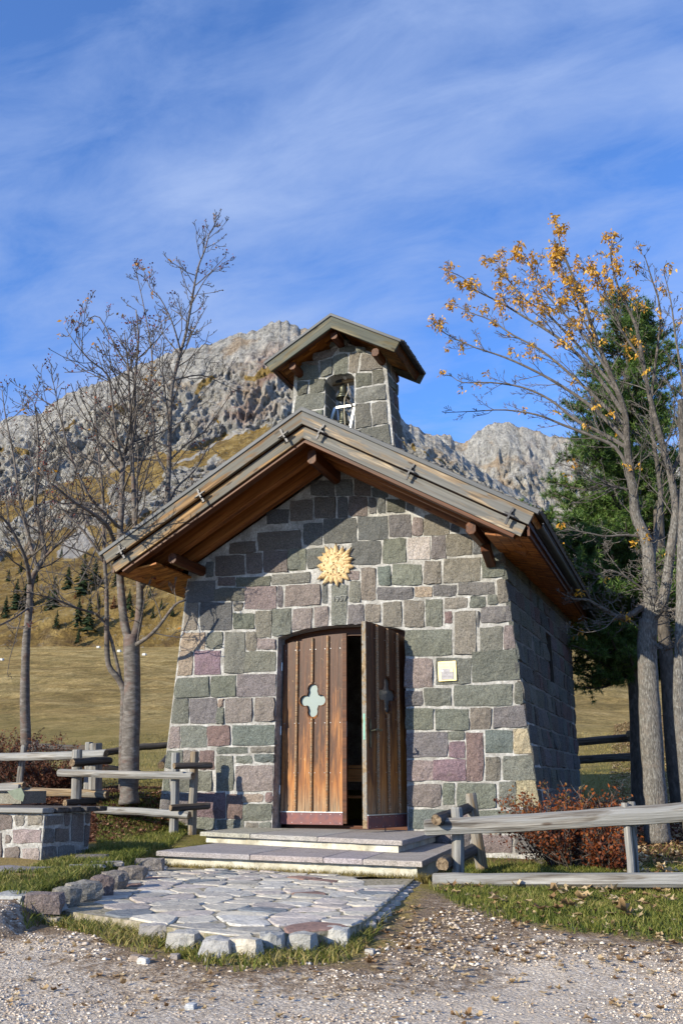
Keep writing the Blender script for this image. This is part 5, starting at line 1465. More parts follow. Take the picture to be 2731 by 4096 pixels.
for poly in voronoi(pts, (-5.6, 3.8, -1.2, 8.2), 1.2):
    if len(poly) < 3: continue
    # trim the cell to the terrace outline
    c = np.mean(poly, axis=0)
    for i in range(len(PATIO)):
        ax, ay = PATIO[i]; bx_, by_ = PATIO[(i + 1) % len(PATIO)]
        ex, ey = bx_ - ax, by_ - ay; L2 = ex * ex + ey * ey
        t = min(1, max(0, ((c[0] - ax) * ex + (c[1] - ay) * ey) / L2))
        if math.hypot(c[0] - ax - t * ex, c[1] - ay - t * ey) < .55:
            nx_, ny_ = (ey, -ex) if SGN > 0 else (-ey, ex)
            poly = clip_half(poly, nx_, ny_, nx_ * ax + ny_ * ay)
            if len(poly) < 3: break
    if len(poly) < 3: continue
    if max(p[0] for p in poly) - min(p[0] for p in poly) < .06: continue
    if polysd(np.array([p[0] for p in poly]), np.array([p[1] for p in poly]), PATIO).min() < -.05 or max(p[0] for p in poly) - min(p[0] for p in poly) > .6: continue
    poly = inset_poly(poly, .006)
    col = rnd.choice(FLC); j = rnd.uniform(.85, 1.15)
    r_ = rnd.random()
    if r_ < .025: col = (.27, .17, .14)
    elif r_ < .07: col = (.20, .215, .23)
    elif r_ < .13: col = (.56, .53, .48)
    flag('flagstone', poly, PAV_Z - .06, PAV_Z + rnd.uniform(-.004, .006), M_flag, terrace, tuple(x * j for x in col)); nflag += 1
# rough kerb blocks along the front and right rims
def boulder(name, c, s, mat, parent=None, seed=0, color=(.3, .3, .3), rz=0.0, flat=.75, **kw):
    """angular block: subdivided box pushed about by noise"""
    g = np.linspace(-1, 1, 5); V = []; F = []; ix = {}
    def vid(i, j, k):
        if (i, j, k) not in ix:
            p = np.array([g[i], g[j], g[k]]); L = np.linalg.norm(p)
            q = p * (flat + (1 - flat) / L)
            nn = float(fbm(p[0] * 1.1 + seed, p[1] * 1.1, p[2] * 1.1 + seed * 3, 3, seed)) * .22 + float(vnoise(p[0] * 3.3 + seed, p[1] * 3.3, p[2] * 3.3, seed + 1)) * .07
            q = q * (1 + nn); q = q * np.array(s)
            x, y = q[0] * math.cos(rz) - q[1] * math.sin(rz), q[0] * math.sin(rz) + q[1] * math.cos(rz)
            ix[(i, j, k)] = len(V); V.append((c[0] + x, c[1] + y, c[2] + q[2]))
        return ix[(i, j, k)]
    for a in range(4):
        for b in range(4):
            F += [(vid(a, b, 4), vid(a + 1, b, 4), vid(a + 1, b + 1, 4), vid(a, b + 1, 4)), (vid(a, b, 0), vid(a, b + 1, 0), vid(a + 1, b + 1, 0), vid(a + 1, b, 0)),
                  (vid(a, 0, b), vid(a + 1, 0, b), vid(a + 1, 0, b + 1), vid(a, 0, b + 1)), (vid(a, 4, b), vid(a, 4, b + 1), vid(a + 1, 4, b + 1), vid(a + 1, 4, b)),
                  (vid(0, a, b), vid(0, a, b + 1), vid(0, a + 1, b + 1), vid(0, a + 1, b)), (vid(4, a, b), vid(4, a + 1, b), vid(4, a + 1, b + 1), vid(4, a, b + 1))]
    return meshobj(name, V, F, mat, parent, color=color, **kw)
rim = [((983, 3748), .085, (.60, .54, .45)), ((1088, 3732), .065, (.36, .355, .34)), ((1208, 3728), .078, (.42, .41, .385)), ((1340, 3712), .078, (.48, .465, .43)),
       ((870, 3750), .08, (.38, .37, .36)), ((745, 3722), .09, (.38, .365, .34)), ((620, 3695), .08, (.42, .385, .355))]
for i, ((px, py), hw, col) in enumerate(rim):
    c = G(px, py, PAV_Z)
    boulder('edge_stone', (c[0], c[1] + .0, PAV_Z - .065), (hw, .07, .07), M_flag, terrace, seed=i * 3 + 1, color=col, rz=.22 + rnd.uniform(-.25, .25), flat=.62)
for t in np.linspace(.04, .96, 13):
    a, b = np.array(PATIO[0]), np.array(PATIO[3])
    c = a + (b - a) * t
    boulder('edge_stone', (c[0] - .03, c[1], PAV_Z - .055), (.05, .10, .035), M_flag, terrace, seed=int(t * 100), color=rnd.choice(FLC), rz=-.45 + rnd.uniform(-.2, .2), flat=.85)

# ================================================================== kerb of rough blocks holding the raised ground on the left
kerb = empty('kerb', (-4.9, 6.8, -.2), 'low kerb of rough purple and grey boulders curving from the steps towards the front left', 'kerb')
KB = [((600, 3432), .13, .065, (.27, .24, .22)), ((530, 3462), .115, .06, (.26, .225, .20)), ((462, 3492), .10, .07, (.25, .22, .20)), ((408, 3515), .085, .07, (.20, .15, .14)), ((335, 3530), .12, .07, (.30, .28, .25)), ((268, 3548), .09, .065, (.26, .245, .22)), ((180, 3570), .12, .065, (.24, .19, .18))]
for i, ((px, py), hl, hh_, col) in enumerate(KB):
    c = G(px, py, -.13)
    boulder('kerb_block', (c[0], c[1], -.185 + rnd.uniform(-.01, .01)), (hl, .075 + rnd.uniform(-.01, .02), hh_), M_stone, kerb, seed=i * 7 + 2, color=col, rz=.80 + rnd.uniform(-.3, .3), flat=.5)
for (px, py, s, col, z) in ((62, 3590, (.16, .12, .06), (.36, .36, .35), -.20), (170, 3618, (.12, .10, .055), (.30, .285, .26), -.235), (60, 3480, (.24, .16, .045), (.26, .235, .24), -.16), (20, 3512, (.10, .08, .04), (.22, .18, .19), -.18), (30, 3555, (.2, .1, .04), (.34, .34, .34), -.20), (370, 3425, (.14, .07, .03), (.20, .18, .18), -.13), (430, 3450, (.13, .05, .02), (.3, .28, .27), -.13), (350, 3462, (.14, .06, .02), (.3, .29, .27), -.13)):
    c = G(px, py, z + s[2] * .5)
    boulder('kerb_boulder', (c[0], c[1], z), s, M_flag if col[0] > .25 else M_stone, kerb, seed=px, color=col, rz=rnd.uniform(-.4, .6), flat=.7)

# ================================================================== stone trough base with a plank lid (front left)
PIL = empty('stone_bench', (-5.6, 7.3, -.13), 'low bench of squared dark stone blocks with a weathered plank top', 'bench')
bx1, by0, by1 = -5.34, 6.98, 7.66
bx0 = -7.2; bzt = .235; bzb = -.30
MB().box((bx0, by0, bzb), (bx1, by1, bzt)).obj('core', M_mortar, PIL)
B1 = P(0, 3445, by0)[0]
def bs(px, py): return P(px, py, by0)
ZO = lambda x, y: (x / 3.136, 2950 + y / 3.136)
print('tufts', 0) if False else None
for (x0, y0, x1, y1, c) in ((-160, 960, 165, 1165, 's'), (190, 965, 320, 1115, 'b'), (350, 970, 548, 1115, 'b'), (165, 1140, 528, 1335, 'm'), (62, 1215, 150, 1330, 's'), (-200, 1190, 40, 1560, 's'), (50, 1365, 262, 1550, 's'), (282, 1372, 512, 1556, 'm'), (0, 915, 300, 950, 's'), (310, 915, 540, 955, 'b')):
    q = [bs(*ZO(x0, y1)), bs(*ZO(x1, y1)), bs(*ZO(x1, y0)), bs(*ZO(x0, y0))]
    add_stone(PIL, q, (0, -1, 0), pick(c), depth=.014, mat=M_stone_smooth)
def bside(px, py): return PX(px, py, bx1)
for (x0, y0, x1, y1, c) in ((558, 965, 795, 1110, 's'), (805, 940, 880, 1115, 's'), (895, 940, 1050, 1315, 's'), (1065, 940, 1180, 1080, 's'), (535, 1135, 680, 1330, 'k'), (690, 1130, 868, 1322, 's'), (1055, 1095, 1165, 1370, 's'), (525, 1360, 715, 1560, 'k'), (725, 1345, 940, 1540, 'k'), (955, 1400, 1160, 1500, 'k')):
    q = [bside(*ZO(x0, y1)), bside(*ZO(x1, y1)), bside(*ZO(x1, y0)), bside(*ZO(x0, y0))]
    q = [np.array([bx1, min(max(p[1], by0), by1), p[2]]) for p in q]
    if q[1][1] - q[0][1] < .02: continue
    add_stone(PIL, q, (1, 0, 0), pick(c), depth=.008, nx=6, ny=5, mat=M_stone_smooth)
yy = by0 - .06
for k, (w_, ex) in enumerate(((.17, .02), (.17, .05), (.16, .07), (.16, .12), (.13, .15))):
    beam('plank', (bx0, yy + w_ / 2, bzt + .028), (bx1 + ex, yy + w_ / 2, bzt + .028), w_ - .006, .042, M_silver if k < 1 else M_logdark, PIL, c=.008); yy += w_
# old trough standing behind the bench, at the left edge
TR = empty('wooden_trough', (-8.1, 9.0, .3), 'end of an old split-log trough with a pale green metal apron at the left edge', 'trough')
ta, tb_ = P(-120, 3150, 9.0), P(80, 3150, 9.0)
beam('side_board', ta, tb_, .05, .07, M_silver, TR)
q = [P(30, 3165, 8.95), P(86, 3150, 8.95), P(99, 3180, 8.95), P(93, 3206, 8.95), P(60, 3196, 8.95)]
V = [tuple(p) for p in q] + [(p[0], p[1] + .012, p[2]) for p in q]
meshobj('apron', V, [(0, 1, 2, 3, 4), (9, 8, 7, 6, 5)] + [(i, i + 5, (i + 1) % 5 + 5, (i + 1) % 5) for i in range(5)], plain('pale_green_sheet', (.17, .20, .15), .7, 0), TR)
MB().prism([tuple(P(-150, 3215, 9.05)[[0, 2]]), tuple(P(85, 3215, 9.05)[[0, 2]]), tuple(P(88, 3165, 9.05)[[0, 2]]), tuple(P(-150, 3165, 9.05)[[0, 2]])], 9.05, 9.5).obj('basin', M_stone_smooth, TR, color=(.2, .19, .16))

# ================================================================== pole fences
WS = [M_silver, M_end]; WD = [M_logdark, M_end]; WT = [M_logtan, M_end]
def fence(label, items, loc, group='pole fences'):
    f = empty('pole_fence', loc, label, 'fence', group)
    for i, it in enumerate(items):
        nm, a, b, r0, r1, mt = it[:6]
        a, b = np.array(a, float), np.array(b, float)
        log(nm, a, b, r0, r1, mt, f, seed=hash(label) % 1 + i * 13 + len(label), n=10)
    return f
def post(px, pt, pb, Y, r_, mt=WS, dx=0.0, sink=.15):
    t = P(px + dx, pt, Y); b = P(px, pb, Y); d = (b - t) / np.linalg.norm(b - t)
    return ('post', b + d * sink, t, r_ * 1.05, r_, mt)
def rail(p, q, Ya, Yb, r0, r1=None, mt=WS, nm='rail'): return (nm, P(*p, Ya), P(*q, Yb), r0, r1 or r0, mt)
# right front fence, beside the steps
fence('low silvery pole fence with two long rails in front of the russet bush', [
  rail((1700, 3312), (2860, 3240), 7.45, 7.75, .062, .072), rail((1733, 3522), (2860, 3520), 7.36, 7.6, .055, .058),
  post(1826, 3230, 3480, 7.58, .050, sink=.20), ('post', P(1925, 3478, 8.55), P(1880, 3175, 8.55), .056, .050, [M_logtan, M_end]),
  ('rail', P(1745, 3278, 7.32), P(1878, 3228, 8.6), .046, .044, WD), ('rail', P(1768, 3458, 7.40), P(1905, 3390, 8.7), .055, .050, WD),
  post(2520, 3213, 3490, 7.66, .030, dx=-22, sink=.20), post(2540, 3208, 3490, 7.72, .029, dx=-18, sink=.20)], (-1.9, 7.5, -.3))
# left fence ending at the chapel corner
fence('silvery pole fence meeting the chapel corner with short dark cross rails', [
  rail((240, 3090), (771, 3103), 9.55, 9.35, .050, .045), rail((385, 3240), (757, 3261), 9.5, 9.35, .045, .045),
  post(693, 3012, 3335, 9.45, .052, mt=WS, dx=10), post(768, 3008, 3330, 9.60, .050, mt=WT, dx=12),
  rail((698, 3062), (846, 3061), 9.22, 9.62, .037, mt=WD), rail((684, 3231), (836, 3223), 9.22, 9.62, .037, mt=WD)], (-5.6, 9.5, 0))
fence('pole fence with a thick cracked post and dark cross rails behind the stone bench', [
  post(300, 3000, 3215, 9.60, .062, dx=10, sink=.35), rail((290, 3052), (441, 3042), 9.42, 10.1, .050, .045, WD), rail((262, 3212), (443, 3200), 9.42, 10.1, .042, .042, WD),
  rail((-60, 3029), (424, 3017), 10.4, 10.1, .050, .055), rail((-40, 3150), (97, 3140), 9.9, 9.9, .042, .042, WT), rail((88, 3166), (430, 3179), 10.0, 9.9, .050, .050, WT),
  post(84, 2983, 3128, 10.5, .045, dx=14, sink=.3), post(384, 2975, 3230, 10.4, .085, mt=WS), post(353, 2970, 3130, 10.9, .055, dx=5)], (-7.2, 10, .2))
fence('dark rear pole fence crossing the meadow edge left of the chapel', [
  rail((160, 2987), (350, 2995), 12.6, 12.4, .055, .055, WD), rail((400, 3013), (560, 2987), 12.2, 12.9, .050, .05, WD), rail((550, 2989), (672, 2980), 12.8, 13.2, .055, .05, WD),
  post(142, 2963, 3080, 12.6, .06, sink=.3), rail((270, 3045), (560, 3090), 12.4, 13.2, .045, .04, WD), rail((645, 3060), (670, 3030), 12.5, 13.5, .06, .06, WD)], (-8.5, 12.5, .5))
fence('dark pole fence behind the chapel to the right, crossing below the golden meadow', [
  rail((2200, 2980), (2560, 2948), 18.2, 19.2, .075, .075, WD), rail((2200, 3050), (2560, 3027), 18.2, 19.2, .075, .075, WD), rail((2515, 2937), (2560, 2930), 18.6, 21, .07, .07, WD)], (-2, 18.5, .4))
# stones on the ground behind the chapel
slabc = G(2400, 3190, -.02)
V_ = [tuple(G(x, y, .05)[:2]) for x, y in ((2320, 3215), (2440, 3212), (2468, 3180), (2400, 3158), (2310, 3150))]
flag('stone_slab', V_, -.1, .06, M_stone_smooth, None, (.30, .30, .34), label='flat grey stone slab lying in the shade by the rear corner of the chapel', cat='stone slab')

# ================================================================== trees
class Tree:
    k2, k1 = 6, 4
    def __init__(s, seed): s.rg = random.Random(seed); s.big = MB(); s.twigs = MB(); s.tips = []
    def limb(s, pts, r0, r1, n=9):
        pts = [np.array(p, float) for p in pts]
        # smooth the traced line
        out = []
        for i in range(len(pts) - 1):
            p0, p1, p2, p3 = pts[max(i - 1, 0)], pts[i], pts[i + 1], pts[min(i + 2, len(pts) - 1)]
            for k in range(3):
                t = k / 3
                out.append(.5 * ((2 * p1) + (-p0 + p2) * t + (2 * p0 - 5 * p1 + 4 * p2 - p3) * t * t + (-p0 + 3 * p1 - 3 * p2 + p3) * t ** 3))
        out.append(pts[-1])
        L = len(out) - 1
        rad = [r0 + (r1 - r0) * (i / L) ** .8 for i in range(L + 1)]
        rad = [r_ * s.rg.uniform(.95, 1.06) for r_ in rad]
        s.big.tube(out, rad, n=n)
        return out, rad
    def grow(s, line, rad, n, length, level, spread=.9, up=.35, start=.25, twist=.25, minr=.002, flat=None):
        """side shoots along a limb"""
        L = len(line) - 1
        for i in range(n):
            t = start + (1 - start) * (i + s.rg.random()) / n
            k = min(int(t * L), L - 1); f = t * L - k
            p = line[k] * (1 - f) + line[k + 1] * f; r_ = rad[k] * (1 - f) + rad[k + 1] * f
            d = line[k + 1] - line[k]; d = d / (np.linalg.norm(d) + 1e-9)
            a = np.array([s.rg.gauss(0, 1), s.rg.gauss(0, 1), s.rg.gauss(0, .6)]); a = a - d * (a @ d); a = a / (np.linalg.norm(a) + 1e-9)
            if flat is not None: a = a * (1 - flat) + np.array([RT[0], RT[1], 0]) * s.rg.choice([-1, 1]) * flat
            dr = d * s.rg.uniform(.45, .9) + a * spread; dr = dr / np.linalg.norm(dr)
            ln_ = length * s.rg.uniform(.45, 1.15) * (1.2 - .92 * t)
            s.shoot(p, dr, ln_, min(r_ * .6, .011 * ln_ + .0016), level, spread, up, twist, minr)
    def shoot(s, p, d, ln_, r0, level, spread, up, twist, minr):
        ns = 4 if level > 0 else 3
        pts = [p]; dd = d.copy(); st = ln_ / ns
        for i in range(ns):
            dd = dd + np.array([s.rg.gauss(0, twist), s.rg.gauss(0, twist), s.rg.gauss(0, twist) + up * .45]); dd = dd / np.linalg.norm(dd)
            pts.append(pts[-1] + dd * st)
        r1 = max(minr, r0 * .35); rad = [max(minr, r0 + (r1 - r0) * i / ns) for i in range(ns + 1)]
        s.twigs.tube(pts, rad, n=5 if r0 > .006 else 3, caps=False)
        s.tips.append((pts[-1], dd, level))
        if level > 0: s.grow(pts, rad, {3: 6, 2: s.k2, 1: s.k1}[level], ln_ * .52, level - 1, spread, up, .22, twist, minr)
def dev(px, py, d): return PD(px, py, d)
def leaf_cloud(name, pos, size, mat, parent, kind=None, droop=0.0, seed=1, tone=None, nf=1, asp=.5, tonelo=0, tonehi=1, label=None, cat=None, up=None, group=None, curl=False):
    """many small leaf-shaped faces (rhombs) at given positions"""
    rg = np.random.RandomState(seed); pos = np.asarray(pos, float); n = len(pos)
    a = rg.normal(size=(n, 3)); 
    if droop: a[:, 2] = a[:, 2] * .5 - droop
    if up is not None: a = a * (1 - up) + np.array([0, 0, 1.0]) * up * 2
    a /= np.linalg.norm(a, axis=1)[:, None]
    b = rg.normal(size=(n, 3)); b -= a * (a * b).sum(1)[:, None]; b /= np.linalg.norm(b, axis=1)[:, None]
    c = np.cross(a, b)
    sz = size * rg.uniform(.6, 1.3, n)[:, None]
    v0 = pos; v1 = pos + a * sz * .45 + b * sz * asp * .5 + c * sz * .10; v2 = pos + a * sz; v3 = pos + a * sz * .45 - b * sz * asp * .5 + c * sz * .10
    if curl: v2 = pos + a * sz * .8 + c * sz * .4
    V = np.stack([v0, v1, v2, v3], 1).reshape(-1, 3)
    F = np.arange(n * 4).reshape(n, 4)
    tn = rg.uniform(tonelo, tonehi, n) if tone is None else tone
    return meshobj(name, V, F, mat, parent, kind=kind, attrs={'tone': np.repeat(tn, 4)}, label=label, cat=cat, group=group)

def finish(t, root, bark, twigm):
    t.big.obj('trunk', bark, root, smooth=True)
    t.twigs.obj('branches', twigm, root)
# ---- left: slim rowan at the frame edge
d = 14.2
def L1(*pts): return [dev(x, y, dd) for x, y, dd in pts]
root = empty('bare_tree', tuple(dev(105, 3080, d)), 'slim bare rowan tree with a single pale trunk nearest the left edge', 'tree', 'bare rowan trees left of the chapel')
t = Tree(1)
ln0, r0 = t.limb(L1((104, 3130, d), (104, 2960, d), (100, 2800, d), (103, 2640, d), (106, 2560, d), (118, 2430, d), (125, 2330, d), (152, 2270, d), (180, 2220, d), (168, 2140, d), (142, 2010, d), (150, 1900, d), (155, 1800, d), (150, 1700, d), (140, 1620, d)), .086, .010)
l2, r2 = t.limb(L1((122, 2340, d), (105, 2240, d - .3), (60, 2140, d - .5), (20, 2080, d - .6), (-60, 2000, d - .8)), .036, .012)
l3, r3 = t.limb(L1((150, 2275, d), (115, 2150, d + .3), (80, 2000, d + .4), (60, 1850, d + .5), (35, 1720, d + .5), (20, 1640, d + .5), (10, 1560, d + .5)), .030, .006)
l4, r4 = t.limb(L1((168, 2240, d), (230, 2180, d - .4), (290, 2120, d - .8), (330, 2030, d - 1)), .026, .006)
l5, r5 = t.limb(L1((118, 2430, d), (60, 2470, d - .4), (0, 2500, d - .7), (-60, 2520, d - .9)), .018, .006)
l6, r6 = t.limb(L1((150, 1900, d), (190, 1800, d), (160, 1680, d), (130, 1600, d), (90, 1570, d)), .016, .004)
for l, r_, n, ln_ in ((ln0[18:], r0[18:], 22, 1.0), (l2, r2, 12, .95), (l3, r3, 14, .8), (l4, r4, 10, .8), (l5, r5, 7, .7), (l6, r6, 7, .45)): t.k2, t.k1 = 4, 3; t.grow(l, r_, int(n * 1.15), ln_ * 1.45, 2, spread=.95, up=.42, start=.06, twist=.17, minr=.0042)
finish(t, root, M_rowan, M_rowan_twig)
rb = random.Random(4); pos = [p for p, dd, lv in t.tips if rb.random() < .05]
leaf_cloud('berries', [p + np.array([rb.gauss(0, .03), rb.gauss(0, .03), rb.gauss(0, .03)]) for p in pos for _ in range(6)], .03, M_berry, root, kind='stuff', asp=.9)
# ---- left: main rowan, two heavy stems
d = 11.6
root = empty('bare_tree', tuple(dev(520, 3180, d)), 'large bare rowan tree forking into several stems right beside the chapel', 'tree', 'bare rowan trees left of the chapel')
t = Tree(2)
m0, q0 = t.limb(L1((518, 3215, d), (518, 3150, d), (522, 3000, d), (528, 2850, d), (530, 2700, d), (527, 2600, d), (525, 2540, d)), .118, .092, 12)
m1, q1 = t.limb(L1((520, 2570, d), (500, 2500, d), (488, 2400, d), (480, 2280, d), (480, 2150, d), (488, 2000, d), (492, 1850, d), (505, 1800, d), (535, 1750, d), (540, 1650, d), (540, 1540, d), (548, 1440, d), (555, 1350, d), (545, 1240, d)), .062, .008)
m2, q2 = t.limb(L1((532, 2560, d), (555, 2480, d), (560, 2350, d), (548, 2230, d), (540, 2100, d), (536, 1980, d), (530, 1850, d), (528, 1700, d), (520, 1600, d), (515, 1480, d), (500, 1350, d)), .060, .007)
m3, q3 = t.limb(L1((560, 2350, d), (600, 2280, d + .2), (630, 2180, d + .4), (660, 2060, d + .5), (672, 1950, d + .5), (678, 1800, d + .5), (682, 1650, d + .5), (690, 1540, d + .5), (720, 1420, d + .5), (745, 1330, d + .5), (765, 1220, d + .5), (790, 1080, d + .5), (820, 1000, d + .5), (838, 935, d + .5), (860, 905, d + .5)), .055, .005)
m4, q4 = t.limb(L1((535, 2585, d), (590, 2550, d - .3), (640, 2500, d - .4), (700, 2420, d - .5), (745, 2400, d - .5)), .030, .012)
m5, q5 = t.limb(L1((492, 1850, d), (470, 1760, d - .2), (452, 1620, d - .3), (430, 1500, d - .4), (360, 1440, d - .5), (300, 1370, d - .6), (262, 1310, d - .6)), .022, .004)
m6, q6 = t.limb(L1((480, 2250, d), (440, 2120, d - .5), (380, 2060, d - .8), (300, 2010, d - 1.1), (240, 1960, d - 1.3), (200, 1930, d - 1.4)), .034, .008)
m7, q7 = t.limb(L1((488, 2120, d), (370, 2000, d - .4), (330, 1930, d - .5), (290, 1840, d - .6), (260, 1740, d - .6), (230, 1640, d - .6), (170, 1600, d - .6), (120, 1560, d - .6)), .022, .004)
m8, q8 = t.limb(L1((672, 1900, d + .5), (620, 1800, d + .7), (615, 1680, d + .8), (600, 1560, d + .8), (610, 1440, d + .8), (590, 1300, d + .8), (560, 1150, d + .8), (545, 1090, d + .8)), .024, .004)
m9, q9 = t.limb(L1((700, 1520, d + .5), (800, 1500, d + .6), (880, 1530, d + .7), (960, 1570, d + .8)), .014, .003)
m10, q10 = t.limb(L1((655, 2080, d + .5), (700, 1960, d + .6), (780, 1880, d + .6), (850, 1760, d + .6), (890, 1720, d + .6)), .020, .004)
m11, q11 = t.limb(L1((725, 1410, d + .5), (690, 1290, d + .3), (640, 1190, d + .2), (600, 1150, d + .2), (570, 1060, d + .2)), .014, .003)
m12, q12 = t.limb(L1((770, 1210, d + .5), (820, 1120, d + .5), (870, 1070, d + .5), (915, 1040, d + .5)), .010, .0028)
m13, q13 = t.limb(L1((545, 1440, d), (590, 1400, d), (650, 1330, d), (670, 1260, d)), .012, .003)
m14, q14 = t.limb(L1((540, 1500, d), (470, 1400, d), (400, 1270, d), (350, 1270, d), (345, 1190, d)), .013, .003)
for l, r_, n, ln_ in ((m1[14:], q1[14:], 26, .95), (m2[10:], q2[10:], 24, .9), (m3[12:], q3[12:], 34, .75), (m4, q4, 5, .6), (m5, q5, 16, .7), (m6, q6, 16, .9), (m7, q7, 16, .8), (m8, q8, 18, .7), (m9, q9, 8, .5), (m10, q10, 11, .7), (m11, q11, 9, .4), (m12, q12, 6, .3), (m13, q13, 7, .4), (m14, q14, 9, .45)):
    t.k2, t.k1 = 4, 3; t.grow(l, r_, int(n * 1.15), ln_ * 1.35, 2, spread=.95, up=.42, start=.04, twist=.17, minr=.0042)
finish(t, root, M_rowan, M_rowan_twig)
pos = [p for p, dd, lv in t.tips if rb.random() < .035]
leaf_cloud('berries', [p + np.array([rb.gauss(0, .03), rb.gauss(0, .03), rb.gauss(0, .03)]) for p in pos for _ in range(7)], .03, M_berry, root, kind='stuff', asp=.9, seed=3)
pos = [p for p, dd, lv in t.tips if rb.random() < .012]
leaf_cloud('leaves', [p + np.array([rb.gauss(0, .03), rb.gauss(0, .03), rb.gauss(0, .03)]) for p in pos for _ in range(3)], .06, M_keys, root, kind='stuff', droop=.6, seed=9, tonelo=0, tonehi=.35)
# ---- left: thin leaning rowan between the two
d = 13.0
root = empty('bare_tree', tuple(dev(490, 3150, d)), 'thin bare rowan stem that curves up from the foot of the large one', 'tree', 'bare rowan trees left of the chapel')
t = Tree(3)
a0, b0 = t.limb(L1((492, 3170, d), (492, 3000, d), (495, 2850, d), (495, 2760, d), (470, 2710, d), (435, 2660, d), (428, 2560, d), (428, 2450, d), (425, 2330, d), (418, 2230, d), (415, 2100, d), (412, 1980, d), (400, 1850, d), (385, 1700, d), (380, 1560, d)), .060, .010)
a1, b1_ = t.limb(L1((420, 2250, d), (340, 2130, d), (260, 2050, d), (200, 1950, d), (180, 1800, d)), .024, .005)
a2, b2_ = t.limb(L1((488, 2740, d), (420, 2490, d), (300, 2430, d - .3), (200, 2390, d - .5), (60, 2360, d - .7)), .026, .006)
a3, b3_ = t.limb(L1((415, 2120, d), (320, 2330, d), (260, 2300, d), (150, 2280, d)), .014, .005)
for l, r_, n, ln_ in ((a0[21:], b0[21:], 24, .9), (a1, b1_, 12, .8), (a2[3:], b2_[3:], 14, .8)): t.k2, t.k1 = 4, 3; t.grow(l, r_, int(n * 1.15), ln_ * 1.35, 2, spread=.95, up=.42, start=.06, twist=.17, minr=.0042)
finish(t, root, M_rowan, M_rowan_twig)

# ---- right: maple with yellow keys
d = 11.8
root = empty('maple_tree', tuple(dev(2615, 3330, d)), 'big grey maple with bare limbs and bunches of yellow keys on its upper twigs', 'tree', 'trees right of the chapel')
t = Tree(5)
c0, e0 = t.limb(L1((2632, 3370, d), (2622, 3290, d), (2612, 3100, d), (2600, 2900, d), (2590, 2700, d), (2585, 2560, d), (2590, 2480, d)), .148, .108, 14)
c1, e1 = t.limb(L1((2588, 2560, d), (2600, 2450, d), (2595, 2300, d), (2590, 2200, d), (2575, 2140, d), (2540, 2060, d), (2530, 1960, d), (2515, 1880, d), (2505, 1760, d), (2495, 1640, d), (2440, 1500, d), (2385, 1360, d), (2330, 1200, d), (2270, 1060, d), (2235, 960, d), (2225, 880, d)), .106, .005, 12)
c2, e2 = t.limb(L1((2600, 2480, d), (2650, 2400, d - .1), (2680, 2200, d - .2), (2700, 2050, d - .2), (2680, 1900, d - .2), (2640, 1750, d - .2), (2600, 1600, d - .2), (2570, 1450, d - .2), (2540, 1300, d - .2), (2470, 1150, d - .2), (2440, 1010, d - .2), (2460, 960, d - .2)), .072, .005, 12)
c3, e3 = t.limb(L1((2590, 2300, d), (2620, 2150, d + .3), (2640, 2000, d + .3), (2625, 1850, d + .3), (2600, 1650, d + .3), (2620, 1450, d + .3), (2640, 1250, d + .3), (2600, 1100, d + .3), (2575, 1020, d + .3)), .045, .005, 10)
LIM = [([(2515, 1880), (2460, 1790), (2380, 1750), (2250, 1700), (2150, 1660), (2020, 1640), (1900, 1645), (1790, 1650)], .034, -.3),
       ([(2505, 1790), (2400, 1730), (2300, 1680), (2200, 1600), (2090, 1550), (1960, 1530), (1850, 1530), (1800, 1500)], .036, .2),
       ([(2500, 1760), (2380, 1640), (2270, 1560), (2150, 1490), (2020, 1430), (1900, 1390), (1800, 1345), (1735, 1305)], .036, -.1),
       ([(2495, 1700), (2370, 1580), (2260, 1480), (2160, 1400), (2050, 1340), (1960, 1280), (1880, 1250), (1800, 1210)], .032, .3),
       ([(2490, 1650), (2400, 1520), (2290, 1400), (2200, 1330), (2100, 1270), (2000, 1210), (1900, 1160), (1850, 1110), (1780, 1080)], .036, 0),
       ([(2470, 1570), (2370, 1450), (2270, 1340), (2180, 1250), (2100, 1200), (2040, 1130), (1990, 1060), (1960, 1030)], .030, .4),
       ([(2440, 1500), (2330, 1340), (2240, 1240), (2170, 1160), (2130, 1080), (2090, 1010)], .026, -.4),
       ([(2400, 1400), (2330, 1280), (2290, 1180), (2250, 1080), (2210, 1020)], .022, .1),
       ([(2570, 1450), (2490, 1330), (2440, 1230), (2400, 1130), (2340, 1060)], .024, -.3),
       ([(2680, 1900), (2740, 1750), (2730, 1550), (2700, 1350), (2680, 1200), (2650, 1080)], .036, -.4),
       ([(2690, 2000), (2800, 1850), (2850, 1600), (2800, 1350), (2760, 1100)], .05, 0),
       ([(2600, 2400), (2500, 2470), (2420, 2440), (2350, 2400), (2290, 2395), (2240, 2370)], .050, -.6),
       ([(2595, 2560), (2520, 2480), (2470, 2460), (2420, 2510), (2340, 2530), (2275, 2505)], .014, -.7),
       ([(2580, 2150), (2500, 2140), (2420, 2145), (2340, 2130), (2260, 2120), (2190, 2145)], .022, -.5),
       ([(2530, 1960), (2470, 1950), (2380, 1930), (2310, 1880), (2230, 1850)], .020, -.4),
       ([(2600, 2380), (2520, 2320), (2440, 2280), (2380, 2300), (2300, 2260)], .020, -.7),
       ([(2600, 2450), (2680, 2440), (2760, 2420), (2850, 2400)], .03, -.5),
       ([(2590, 2550), (2660, 2600), (2730, 2560), (2800, 2560)], .03, -.4)]
t.grow(c1[:14], e1[:14], 26, .55, 2, spread=1.2, up=.02, start=.05, twist=.28, minr=.0034)
t.grow(c2[:8], e2[:8], 18, .5, 2, spread=1.2, up=.02, start=.05, twist=.28, minr=.0034)
t.grow(c1[12:], e1[12:], 34, .8, 2, spread=.6, up=.25, start=.05, twist=.14, minr=.0028)
